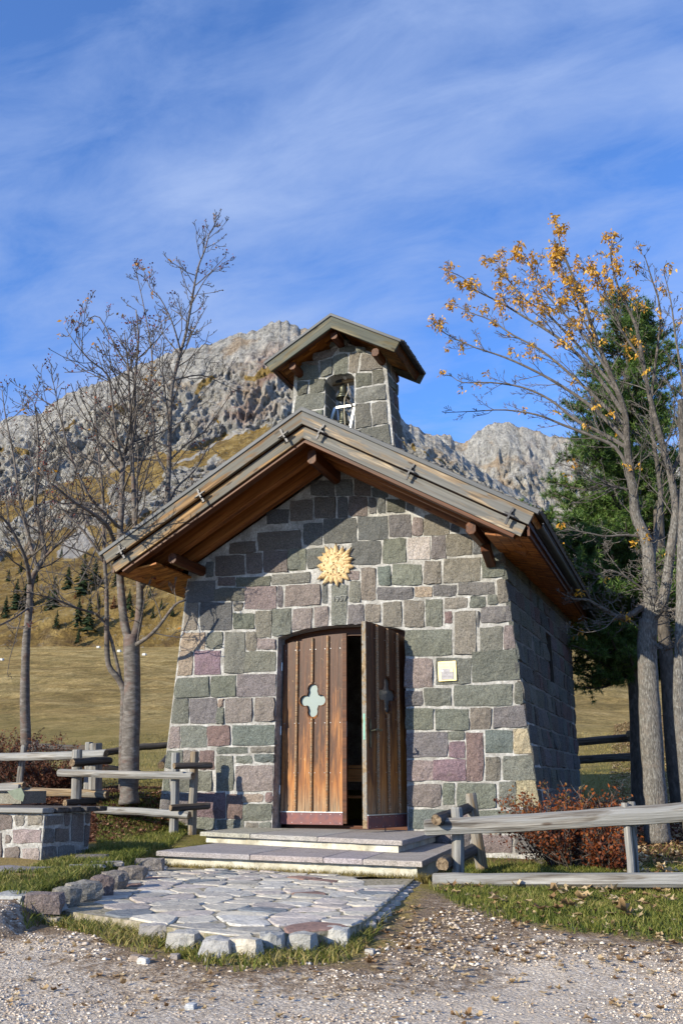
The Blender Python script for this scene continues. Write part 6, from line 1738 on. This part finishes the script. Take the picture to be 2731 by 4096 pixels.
t.grow(c2[6:], e2[6:], 30, .8, 2, spread=.6, up=.25, start=.05, twist=.14, minr=.0028)
t.grow(c3[3:], e3[3:], 24, .8, 2, spread=.6, up=.25, start=.05, twist=.14, minr=.0028)
for pts, r_, off in LIM:
    n = len(pts); tp = [dev(x, y, d + off * i / (n - 1)) for i, (x, y) in enumerate(pts)]
    _keep = t.big; t.big = t.twigs; l, rr = t.limb(tp, r_ * .85, .004, 7); t.big = _keep
    hi = pts[-1][1] < 1900
    t.grow(l, rr, 20 if hi else 13, .62 if hi else .5, 2, spread=.55 if hi else .8, up=.22 if hi else .1, start=.08, twist=.13 if hi else .24, minr=.0026)
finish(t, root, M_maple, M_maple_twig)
# keys: drooping bunches, thick at the upper tips, thin lower down
keys = []; rk = random.Random(8)
for p, dd, lv in t.tips:
    q = p - CAM; zc_ = q @ FW; xx, yy_ = CX + F_PX * (q @ RT) / zc_, CY - F_PX * (q @ UP) / zc_
    f = .085 * max(0, min(1, (1500 - yy_ + max(0, (2250 - xx)) * .15) / 480)) + .005
    if xx < 2480 and yy_ < 1300: f *= 1.5
    if xx > 2560: f *= .35
    if rk.random() < f:
        for _ in range(rk.randint(7, 13)): keys.append(p + np.array([rk.gauss(0, .028), rk.gauss(0, .028), rk.gauss(-.03, .03)]))
leaf_cloud('keys', keys, .062, M_keys, root, droop=1.0, seed=12, asp=.42)

# ---- right: stone pine
d = 15.5
root = empty('pine_tree', tuple(dev(2700, 3250, d)), 'dense dark green stone pine standing behind the grey maple', 'tree', 'trees right of the chapel')
t = Tree(9)
p0, f0 = t.limb(L1((2560, 3300, d), (2550, 3000, d), (2530, 2600, d), (2520, 2300, d), (2512, 1900, d), (2508, 1500, d), (2506, 1220, d)), .15, .02, 10)
tufts = []
rg = random.Random(21)
def pine_limb(base, tip, r_, tuftn):
    base, tip = np.array(base), np.array(tip)
    mid = (base + tip) / 2 + np.array([0, 0, -.12 * np.linalg.norm(tip - base)])
    l, rr = t.limb([base, mid, tip], r_, .008, 5)
    for i in range(tuftn):
        u = .18 + .82 * (i + rg.random()) / tuftn; k = min(int(u * (len(l) - 1)), len(l) - 2)
        p = l[k]; dv = (l[k + 1] - l[k]) / np.linalg.norm(l[k + 1] - l[k])
        a = np.array([rg.gauss(0, 1), rg.gauss(0, 1), rg.gauss(.15, .55)]); a = a / np.linalg.norm(a)
        dr = dv * .5 + a * .75 + np.array([0, 0, .25]); dr /= np.linalg.norm(dr)
        L_ = rg.uniform(.10, .42) * (1.1 - .4 * u)
        e = p + dr * L_
        t.twigs.tube([p, p + dr * L_ * .5, e], [.006, .005, .004], n=3, caps=False)
        for v in np.arange(.3, 1.01, .085 / max(L_, .085)): tufts.append((p + dr * L_ * v, dr))
        tufts.append((e, dr))
def trunk_at(y): 
    zt = P(2520, y, 15)[2]; 
    return min(p0, key=lambda q: abs(q[2] - zt))
for i in range(210):
    yb = 1215 + (2700 - 1215) * (i / 210) ** .85
    base = dev(np.interp(yb, [1220, 1500, 1900, 2300, 2600, 3000], [2506, 2508, 2512, 2520, 2530, 2550]), yb, d)
    reach = np.interp(yb, [1220, 1400, 1700, 2000, 2300, 2500, 2650], [.25, .7, 1.15, 1.65, 1.9, 1.8, 1.3]) * rg.uniform(.6, 1.12)
    a = rg.uniform(0, 2 * math.pi)
    dirn = np.array([math.cos(a), math.sin(a), rg.uniform(.0, .32) if yb < 2100 else rg.uniform(-.25, .15)])
    pine_limb(base, base + dirn * reach, .026, int(10 + reach * 19))
for i in range(62):
    yt = rg.uniform(1940, 2660); xb_ = np.interp(yt, [1900, 1960, 2060, 2200, 2400, 2550, 2660], [2380, 2170, 2150, 2185, 2235, 2285, 2340])
    tip = dev(xb_ + rg.uniform(0, 1) ** 1.5 * 230, yt, d + rg.uniform(-1.0, .9))
    pine_limb(dev(np.interp(yt, [1900, 2600], [2512, 2530]), min(2680, yt + rg.uniform(20, 160)), d), tip, .022, 34)
t.big.obj('trunk', M_pinebark, root, smooth=True); t.twigs.obj('branches', M_pinebark, root)
def needles(tf, name, mat, parent, nper=15, ln_=.10, w_=.0065, seed=1):
    rg_ = np.random.RandomState(seed); n = len(tf)
    c = np.array([p for p, _ in tf]); dr = np.array([v for _, v in tf])
    c = np.repeat(c, nper, 0); dr = np.repeat(dr, nper, 0); m = len(c)
    a = rg_.normal(size=(m, 3)); a /= np.linalg.norm(a, axis=1)[:, None]
    v = dr * .75 + a * .85; v /= np.linalg.norm(v, axis=1)[:, None]
    s_ = np.cross(v, rg_.normal(size=(m, 3))); s_ /= np.linalg.norm(s_, axis=1)[:, None]
    L_ = ln_ * rg_.uniform(.7, 1.25, m)[:, None]
    V = np.stack([c - s_ * w_, c + s_ * w_, c + v * L_], 1).reshape(-1, 3)
    tn = np.repeat(np.clip(np.repeat(rg_.uniform(.15, .75, n), nper) + rg_.normal(size=m) * .16, 0, 1), 3)
    return meshobj(name, V, np.arange(m * 3).reshape(m, 3), mat, parent, attrs={'tone': tn})
needles(tufts, 'crown', M_needle, root)
NT_ = len(tufts)
# ---- other trunks behind
for (lab, pts, r0_, r1_, bm) in (
    ('straight dark trunk in shade between the maple and the frame edge', [(2718, 3240, 14.5), (2690, 3000, 14.5), (2668, 2700, 14.5), (2655, 2550, 14.5), (2640, 2300, 14.5), (2630, 2000, 14.5)], .13, .08, M_pinebark),
    ('pale trunk cut by the right edge of the frame', [(2768, 3330, 11.4), (2745, 3100, 11.4), (2716, 2800, 11.4), (2722, 2500, 11.4), (2725, 2200, 11.4), (2735, 1900, 11.4), (2720, 1600, 11.4)], .105, .04, M_maple),
    ('slender dark trunk left of the grey maple by the rear fence', [(2582, 3140, 17.5), (2562, 2950, 17.5), (2553, 2750, 17.5), (2547, 2600, 17.5), (2540, 2400, 17.5)], .095, .07, M_pinebark)):
    rt = empty('tree_trunk', tuple(dev(pts[0][0], pts[0][1], pts[0][2])), lab, 'tree', 'trees right of the chapel')
    tt = Tree(len(lab)); l, rr = tt.limb(L1(*pts), r0_, r1_, 11)
    tt.grow(l, rr, 12, .6, 1, spread=1.0, up=.1, start=.4, twist=.2, minr=.003)
    tt.big.obj('trunk', bm, rt, smooth=True); tt.twigs.obj('branches', M_maple_twig, rt, kind='stuff')

# ================================================================== shrubs
def shrub(label, c, size, n, mat, seed, nst=46, cat='bush', twig=M_rowan_twig, leaf=.034, group='russet bushes', k=1.0):
    rt = empty('shrub', tuple(c), label, cat, group)
    t = Tree(seed); pos = []
    for i in range(nst):
        a = t.rg.uniform(0, 6.28); b = np.array([c[0] + size[0] * .45 * math.cos(a) * t.rg.random(), c[1] + size[1] * .45 * math.sin(a) * t.rg.random(), c[2] - .02])
        dr = np.array([math.cos(a) * t.rg.uniform(.05, .8) * size[0], math.sin(a) * t.rg.uniform(.05, .8) * size[1], size[2] * t.rg.uniform(.7, 1.15)])
        L_ = np.linalg.norm(dr); dr /= L_
        p = [b]; dd = dr.copy()
        for s_ in range(5):
            dd = dd + np.array([t.rg.gauss(0, .16), t.rg.gauss(0, .16), t.rg.gauss(0, .12)]); dd /= np.linalg.norm(dd); p.append(p[-1] + dd * L_ / 5)
        t.twigs.tube(p, [.005, .0045, .004, .0035, .003, .002], n=3, caps=False)
        t.grow(p, [.004] * 6, 9, L_ * .42, 0, spread=.8, up=.3, start=.15, twist=.2, minr=.0016)
    for q, dd, lv in t.tips:
        for j in range(max(1, int(n / len(t.tips)))): pos.append(q - dd * t.rg.uniform(0, .16) + np.array([t.rg.gauss(0, .02), t.rg.gauss(0, .02), t.rg.gauss(0, .02)]))
    t.twigs.obj('stems', twig, rt)
    tn = np.clip(np.array([.15 + .5 * ((p[2] - c[2]) / size[2]) + t.rg.gauss(0, .16) for p in pos]), 0, 1)
    leaf_cloud('leaves', pos, leaf, mat, rt, seed=seed, tone=tn, asp=.6)
c = P(2240, 3480, 9.15)
shrub('russet orange bush behind the front pole fence at the chapel corner', (-1.15, 9.15, -.28), (.62, .40, .66), 7000, M_redleaf, 31, 90)
shrub('small brown tuft of the same shrub right of the russet bush', (-.72, 8.95, -.28), (.34, .3, .38), 2200, M_redleaf, 33, 34)
c = dev(-20, 3125, 14.6)
shrub('dark red brown bush behind the fence at the left edge', (c[0], c[1], c[2] - .1), (1.3, .5, .72), 9000, M_darkred, 35, 110)
c = dev(200, 3150, 13.8)
shrub('low dark red bush behind the rails left of the large tree', (c[0], c[1], c[2] - .05), (1.0, .45, .42), 8000, M_darkred, 36, 70)

# ================================================================== far conifers, larches, rocks on the hillside
def hillpt(px, py):
    """where a sight line meets the ground or the hillside"""
    dd = ray(px, py); h = dd[0] * HX + dd[1] * HY
    tn = dd[2] / h
    yb = float(np.interp(px, [-400, 0, 700, 1300, 1700, 2600], [2600, 2600, 2470, 2300, 2250, 2300]))
    return tn, dd / h
def slope_dist(px, py):
    dd = ray(px, py); h = dd[0] * HX + dd[1] * HY; tn = dd[2] / h
    T = np.linspace(.03, .6, 300); sk = float(np.interp(px, [p[0] for p in SKY_L], [p[1] for p in SKY_L]))
    r2 = ray(px, sk); cr = r2[2] / (r2[0] * HX + r2[1] * HY)
    D, Z, zn = prof_left(np.full((300, 1), float(px)), T[:, None], np.full((1, 1), cr), np.full((1, 1), sk))
    D = D[:, 0]; Z = Z[:, 0]; k_ = np.argmax(Z - .52 > D * tn)
    return float(D[k_]) - 3
def conifer(px, py, D, hgt, label_, seed, mat=M_conifer, wr=.24, group='spruces on the hillside', nm='conifer', cat='tree'):
    rg_ = random.Random(seed)
    _, u = hillpt(px, py); b = CAM + u * D; b[2] -= .6
    rt = empty(nm, tuple(b), label_, cat, group)
    MB().tube([tuple(b), (b[0], b[1], b[2] + hgt * .9)], [hgt * .02, hgt * .004], n=5).obj('trunk', M_pinebark, rt)
    V = []; F = []; tn = []
    for i in range(260):
        t_ = rg_.random() ** .8; z = b[2] + hgt * (.06 + .94 * t_); r_ = hgt * wr * (1 - t_) * rg_.uniform(.35, 1.1) + hgt * .01
        a = rg_.uniform(0, 6.28); cx_, cy_ = b[0] + r_ * math.cos(a), b[1] + r_ * math.sin(a); s_ = hgt * .06 * rg_.uniform(.6, 1.4) * (1.2 - t_)
        k_ = len(V)
        V += [(b[0] + .35 * (cx_ - b[0]), b[1] + .35 * (cy_ - b[1]), z + s_ * .6), (cx_ + s_ * math.cos(a + 1.6), cy_ + s_ * math.sin(a + 1.6), z - s_ * .4), (cx_ + s_ * math.cos(a) * .7, cy_ + s_ * math.sin(a) * .7, z - s_ * .7), (cx_ - s_ * math.cos(a + 1.6), cy_ - s_ * math.sin(a + 1.6), z - s_ * .4)]
        F.append((k_, k_ + 1, k_ + 2, k_ + 3)); tn += [rg_.random()] * 4
    meshobj('crown', V, F, mat, rt, attrs={'tone': np.array(tn)})
lab2 = ['dark spruce low on the left hillside', ]
SPR = [(328, 2330, 118), (376, 2318, 95), (312, 2462, 75), (352, 2475, 88), (212, 2400, 95), (226, 2480, 45), (60, 2400, 85), (105, 2380, 100), (20, 2440, 60), (190, 2430, 70), (313, 2545, 42), (270, 2325, 70),
       (428, 2395, 50), (516, 2410, 60), (560, 2420, 45), (530, 2450, 30), (612, 2450, 28), (646, 2420, 32), (600, 2380, 40), (460, 2340, 60), (690, 2440, 30), (140, 2330, 60), (30, 2330, 55), (242, 2240, 50), (395, 2420, 44), (170, 2240, 45), (80, 2290, 50), (480, 2300, 45)]
SPL = 'dark spruce among the scattered ones on the slope behind the bare trees'
for i, (px, py, hp_) in enumerate(SPR):
    D = slope_dist(px, py + hp_ * .5); hp_ *= 1.6
    _n = sorted(SPR).index(SPR[i]) + 1
    _o = str(_n) + ('th' if 10 < _n < 20 else {1: 'st', 2: 'nd', 3: 'rd'}.get(_n % 10, 'th'))
    conifer(px, py + hp_ * .35, D, hp_ * D / 3804 * 1.1, ('tall' if hp_ > 80 else 'middling' if hp_ > 55 else 'small') + ' dark spruce on the left hillside, ' + _o + ' spruce from the left', i)
for i, (px, py, hp_) in enumerate([(400, 2320, 80), (455, 2400, 70), (330, 2410, 60), (500, 2360, 60), (300, 2380, 50), (430, 2450, 40), (60, 2350, 60), (130, 2440, 50), (545, 2380, 45)]):
    D = slope_dist(px, py + hp_ * .5)
    _o = ('', 'fifth', 'eighth', 'fourth', 'second', 'seventh', 'first', 'sixth', 'third', 'ninth')
    _r = sorted([400, 455, 330, 500, 300, 430, 60, 130, 545]).index(px)
    conifer(px, py + hp_ * .5, D, hp_ * D / 3804, 'rust coloured larch among the dark spruces, ' + ('first', 'second', 'third', 'fourth', 'fifth', 'sixth', 'seventh', 'eighth', 'ninth')[_r] + ' larch from the left', 50 + i, M_larch, .28, 'larches on the hillside')
for i, (px, py, s_) in enumerate([(8, 2640, 9), (478, 2606, 9), (578, 2620, 9), (2235, 2555, 13), (2205, 2560, 9), (395, 2590, 8)]):
    _, u = hillpt(px, py); D = 165 if px < 1000 else 150
    h_ = D; zg_ = None
    # slide along the sight line until it meets the ground
    for D in np.linspace(40, 230, 400):
        p = CAM + u * D
        if p[2] < float(gz(p[0], p[1])) + .05: break
    p = CAM + u * D
    r_ = s_ * D / 3804 / 1.6
    boulder('boulder', (p[0], p[1], p[2] + r_ * .3), (r_ * 1.4, r_, r_ * .9), M_flag, None, seed=i + 90, color=(.55, .55, .54), label=('pale boulder at the left edge of the golden meadow', 'pale boulder between the thin stem and the large rowan trunk', 'pale boulder just right of the large rowan trunk', 'larger pale boulder on the meadow top right of the chapel', 'smaller pale boulder hard against the rear corner of the chapel', 'little pale boulder left of the thin rowan stem')[i], cat='boulder', group='boulders on the meadow')

# ================================================================== small ground cover
rs = np.random.RandomState(3)
def scatter(poly_px=None, n=1000, z=-.3, poly=None):
    pl2 = poly if poly is not None else gpoly(poly_px, z)
    xs = [p[0] for p in pl2]; ys = [p[1] for p in pl2]; out = []
    while sum(len(o) for o in out) < n:
        c = np.stack([rs.uniform(min(xs), max(xs), n * 2), rs.uniform(min(ys), max(ys), n * 2)], 1)
        out.append(c[polysd(c[:, 0], c[:, 1], pl2) > 0])
    return np.concatenate(out)[:n]
def off_struct(c, pad=0.0):
    k = (polysd(c[:, 0], c[:, 1], PATIO) < -pad) & (polysd(c[:, 0], c[:, 1], CHAPEL) < -.02)
    st = [tuple(L_[0]), tuple(L_[1]), (L_[2][0], 9.7), (L_[0][0], 9.9)]
    k &= polysd(c[:, 0], c[:, 1], st) < 0
    k &= ~((c[:, 0] < bx1 + .02) & (c[:, 1] > by0 - .02) & (c[:, 1] < by1 + .02))
    return c[k]
def blades(name, c, h0, w0, mat, label, lean=.5, tone=(0, 1), cat='grass', seed=1):
    rg_ = np.random.RandomState(seed); n = len(c); z = gz(c[:, 0], c[:, 1]) - .004
    b = np.stack([c[:, 0], c[:, 1], z], 1)
    a = rg_.uniform(0, 2 * np.pi, n); s_ = np.stack([np.cos(a), np.sin(a), np.zeros(n)], 1) * (w0 * rg_.uniform(.6, 1.3, n))[:, None]
    h = h0 * rg_.uniform(.4, 1.4, n)
    l = rg_.normal(size=(n, 2)) * lean * h[:, None]
    tip = b + np.stack([l[:, 0], l[:, 1], h], 1); mid = b + np.stack([l[:, 0] * .3, l[:, 1] * .3, h * .6], 1)
    V = np.stack([b - s_, b + s_, mid + s_ * .7, tip, mid - s_ * .7], 1).reshape(-1, 3)
    F = []
    i5 = np.arange(n)[:, None] * 5
    F = np.concatenate([i5 + np.array([[0, 1, 2, 4]])], 0); T = i5 + np.array([[4, 2, 3, 3]])
    # quads for the base, a second quad (degenerate-free) for the tip
    V2 = V
    me_f = [tuple(r_) for r_ in F] 
    tn = np.repeat(np.clip(rg_.uniform(tone[0], tone[1], n) + .25 * fbm(c[:, 0] * 3, c[:, 1] * 3, 0, 3, 5), 0, 1), 5)
    F3 = np.concatenate([i5 + np.array([[0, 1, 2]]), i5 + np.array([[0, 2, 4]]), i5 + np.array([[4, 2, 3]])], 0)
    return meshobj(name, V, F3, mat, None, kind='stuff', attrs={'tone': tn}, label=label, cat=cat)
lawn = scatter([(1700, 3560), (1760, 3600), (1850, 3645), (2080, 3700), (2300, 3735), (2760, 3765), (2790, 3420), (2100, 3440), (1800, 3470), (1745, 3500)], 52000, -.30)
dl = polysd(lawn[:, 0], lawn[:, 1], LAWN); lawn = lawn[rs.rand(len(lawn)) < np.clip(.25 + dl / .35, .08, 1)]
blades('lawn', off_struct(lawn), .042, .0042, M_grass, 'short green and yellowed grass in front of the right pole fence', tone=(.1, .8))
rimp = scatter([(1690, 3480), (1560, 3640), (1500, 3740), (1380, 3830), (1100, 3860), (800, 3850), (500, 3780), (250, 3710), (60, 3690), (20, 3610), (250, 3620), (420, 3650), (800, 3700), (1200, 3700), (1500, 3620), (1640, 3500)], 26000, -.30)
rimp = off_struct(rimp, .01); pd_ = -polysd(rimp[:, 0], rimp[:, 1], PATIO)
cl_ = fbm(rimp[:, 0] * 4, rimp[:, 1] * 4, 0, 3, 99)
rimp = rimp[(rs.rand(len(rimp)) < np.clip(1.25 - pd_ / .32, .05, 1)) & (cl_ > -.10)]
blades('grass', rimp, .050, .0045, M_grass, 'rough mixed grass along the rim of the paved terrace', lean=.8, tone=(.25, 1.1), seed=4)
lft = scatter([(380, 3330), (700, 3310), (800, 3330), (640, 3395), (560, 3405), (400, 3420)], 14000, -.1)
blades('grass', off_struct(lft), .05, .0045, M_grass, 'green grass between the stone bench and the steps', tone=(.1, .8), seed=5)
l2_ = scatter([(-40, 3500), (160, 3455), (385, 3405), (600, 3400), (500, 3425), (330, 3490), (120, 3560), (-40, 3570)], 9000, -.13); cl2 = fbm(l2_[:, 0] * 5, l2_[:, 1] * 5, 0, 3, 92)
blades('grass', off_struct(l2_[cl2 > -.12]), .04, .0042, M_grass, 'patchy grass around the foot of the stone bench', tone=(.1, .95), seed=15)
stp = np.concatenate([np.stack([rs.uniform(-4.65, -2.05, 5000), 0 * rs.rand(5000)], 1)])
stp[:, 1] = np.interp(stp[:, 0], [-4.68, -2.10], [7.84, 7.58]) - np.abs(rs.normal(0, .02, 5000))
blades('grass', stp, .075, .0035, M_drygrass, 'dry grass fringe at the foot of the steps', lean=.35, tone=(0, .9), seed=6)
ta_ = scatter([(20, 3560), (330, 3480), (560, 3410), (620, 3400), (500, 3470), (340, 3540), (120, 3610)], 3500, -.15)
blades('grass', ta_, .055, .0045, M_grass, 'tufts of grass between the kerb boulders', lean=.6, tone=(.05, .8), seed=8)
md = np.stack([rs.uniform(-16, 4, 60000), rs.uniform(11, 34, 60000)], 1); md = md[(md @ np.array([HX, HY])) > 12.5]; md = md[polysd(md[:, 0], md[:, 1], CHAPEL) < -.05]
blades('meadow_grass', md, .05, .007, M_drygrass, 'short dry meadow grass behind the fences', tone=(.1, .9), seed=7)

def dryleaves(c, size, mat, label, seed, lift=.02, name='fallen_leaves', zfun=None):
    rg_ = np.random.RandomState(seed); n = len(c); z = (gz(c[:, 0], c[:, 1]) if zfun is None else zfun(c)) + rg_.uniform(.002, lift, n)
    m_ = 9
    ang_ = np.linspace(0, 2 * np.pi, m_, endpoint=False); rad = np.where(np.arange(m_) % 2 == 0, 1.0, .55)
    rot = rg_.uniform(0, 6.28, n); s_ = size * rg_.uniform(.55, 1.25, n)
    t1, t2 = rg_.normal(0, .45, n), rg_.normal(0, .45, n); cur = rg_.uniform(-.6, 1.0, n)
    V = []
    for k_ in range(m_):
        x = np.cos(ang_[k_] + rot) * rad[k_] * s_; y = np.sin(ang_[k_] + rot) * rad[k_] * s_
        V.append(np.stack([c[:, 0] + x, c[:, 1] + y, z + np.abs(x * t1 + y * t2) + cur * s_ * (rad[k_] ** 2) * .5 * np.abs(np.cos(ang_[k_]))], 1))
    V.append(np.stack([c[:, 0], c[:, 1], z], 1))
    V = np.stack(V, 1).reshape(-1, 3); i_ = np.arange(n)[:, None] * (m_ + 1)
    F = np.concatenate([i_ + np.array([[k_, (k_ + 1) % m_, m_]]) for k_ in range(m_)], 0)
    tn = np.repeat(rg_.uniform(0, 1, n), m_ + 1)
    return meshobj(name, V, F, mat, None, kind='stuff', attrs={'tone': tn}, label=label, cat='leaves')
mp = scatter([(2480, 3200), (2790, 3180), (2790, 3520), (2560, 3520), (2480, 3480), (2400, 3370)], 7500, -.22)
dryleaves(mp, .042, M_litter, 'thick carpet of dry tan maple leaves under the grey maple', 1, .05)
m2_ = np.stack([rs.uniform(-1.6, 1.8, 3200), rs.uniform(12.2, 17, 3200)], 1); dryleaves(off_struct(m2_), .045, M_litter_dark, 'brown leaf litter in the shade behind the chapel', 2, .03)
m3_ = scatter([(1700, 3560), (2760, 3560), (2760, 3700), (2300, 3690), (1800, 3600)], 150, -.3); dryleaves(m3_, .042, M_litter, 'scattered tan leaves on the lawn before the right fence', 3, .05)
m4_ = np.concatenate([scatter([(380, 3120), (700, 3120), (700, 3330), (400, 3330)], 3600, -.02), np.stack([rs.uniform(-7.6, -5.7, 5200), rs.uniform(8.6, 11.6, 5200)], 1)])
dryleaves(off_struct(m4_), .030, M_litter_dark, 'red brown leaf litter on the bank under the bare trees', 4, .03)
m5_ = scatter([(0, 3700), (2731, 3700), (2731, 4090), (0, 4090)], 420, -.36); dryleaves(off_struct(m5_), .020, M_litter, 'small dry leaves blown over the gravel', 5, .012)
m6_ = off_struct(scatter([(1400, 3700), (1900, 3640), (2731, 3760), (2731, 3900), (1400, 3900)], 300, -.34)); dryleaves(m6_, .022, M_litter, 'leaf scraps on the bare earth by the gravel', 6, .012)
# pebbles
def pebbles(c, smin, smax, label, seed, name='gravel', pw=3.0, tl=(0, 1)):
    rg_ = np.random.RandomState(seed); n = len(c); s_ = smin + (smax - smin) * rg_.rand(n) ** pw
    z = gz(c[:, 0], c[:, 1]) + s_ * .15
    base = np.array([(1, 0, 0), (-1, 0, 0), (0, 1, 0), (0, -1, 0), (0, 0, 1), (.6, .6, .55), (-.6, .55, .5), (-.55, -.6, .6), (.6, -.55, .5)], float)
    tri = [(0, 5, 8), (5, 4, 8), (5, 6, 4), (6, 7, 4), (7, 8, 4), (0, 2, 5), (2, 6, 5), (2, 1, 6), (1, 7, 6), (1, 3, 7), (3, 8, 7), (3, 0, 8)]
    rot = rg_.uniform(0, 6.28, n); V = []
    sx, sy, sz = rg_.uniform(.7, 1.3, n), rg_.uniform(.6, 1.1, n), rg_.uniform(.45, .85, n)
    for b_ in base:
        j = rg_.uniform(.8, 1.2, n); x = b_[0] * s_ * sx * j; y = b_[1] * s_ * sy * j
        V.append(np.stack([c[:, 0] + x * np.cos(rot) - y * np.sin(rot), c[:, 1] + x * np.sin(rot) + y * np.cos(rot), z + b_[2] * s_ * sz * j], 1))
    V = np.stack(V, 1).reshape(-1, 3); i_ = np.arange(n)[:, None] * 9
    F = np.concatenate([i_ + np.array([t_]) for t_ in tri], 0)
    return meshobj(name, V, F, M_pebble, None, kind='stuff', attrs={'tone': np.repeat(rg_.uniform(tl[0], tl[1], n), 9)}, label=label, cat='gravel')
pg = scatter([(-60, 3730), (400, 3840), (900, 3905), (1400, 3880), (1700, 3740), (2000, 3760), (2790, 3830), (2790, 4110), (-60, 4110)], 30000, -.36)
dn = fbm(pg[:, 0] * 1.5, pg[:, 1] * 1.5, 0, 3, 66); pg = pg[rs.rand(len(pg)) < np.clip(.45 + dn * 1.3, .1, 1)]
pg = pg[polysd(pg[:, 0], pg[:, 1], GRAVEL) > .05]
pebbles(off_struct(pg), .0022, .010, 'pale gravel of the forecourt', 1, pw=4.0)
pg2 = off_struct(scatter([(200, 3720), (700, 3880), (1400, 3870), (1800, 3650), (2100, 3740), (2600, 3830), (2000, 3860), (300, 3850)], 1500, -.34)); pebbles(pg2, .003, .016, 'larger pale pebbles along the edge of the gravel', 2, pw=3)
pg3 = scatter([(400, 3360), (560, 3365), (600, 3400), (420, 3415)], 700, -.1); pebbles(pg3, .006, .02, 'pinkish rubble between bench and steps', 3, tl=(0, .6))
for i, (px, py, r_, col) in enumerate([(545, 3858, .022, (.34, .27, .22)), (573, 3868, .022, (.6, .57, .53)), (700, 3850, .02, (.33, .29, .27)), (215, 3735, .035, (.34, .30, .24)), (1480, 3835, .02, (.5, .47, .43)), (765, 4018, .018, (.45, .46, .48))]):
    c = G(px, py, -.35); z = float(gz(c[0], c[1]))
    boulder('loose_stone', (c[0], c[1], z + r_ * .4), (r_ * 1.2, r_, r_ * .8), M_flag, None, seed=i + 300, color=col, label=('brown loose stone below the terrace, left one of a touching pair', 'white loose stone below the terrace, right one of a touching pair', 'grey brown loose stone just right of the white one', 'tan slab-like loose stone in the bank at the far left', 'pale loose stone below the right end of the terrace', 'bluish loose stone out on the gravel')[i], cat='stone', group='loose stones by the gravel')
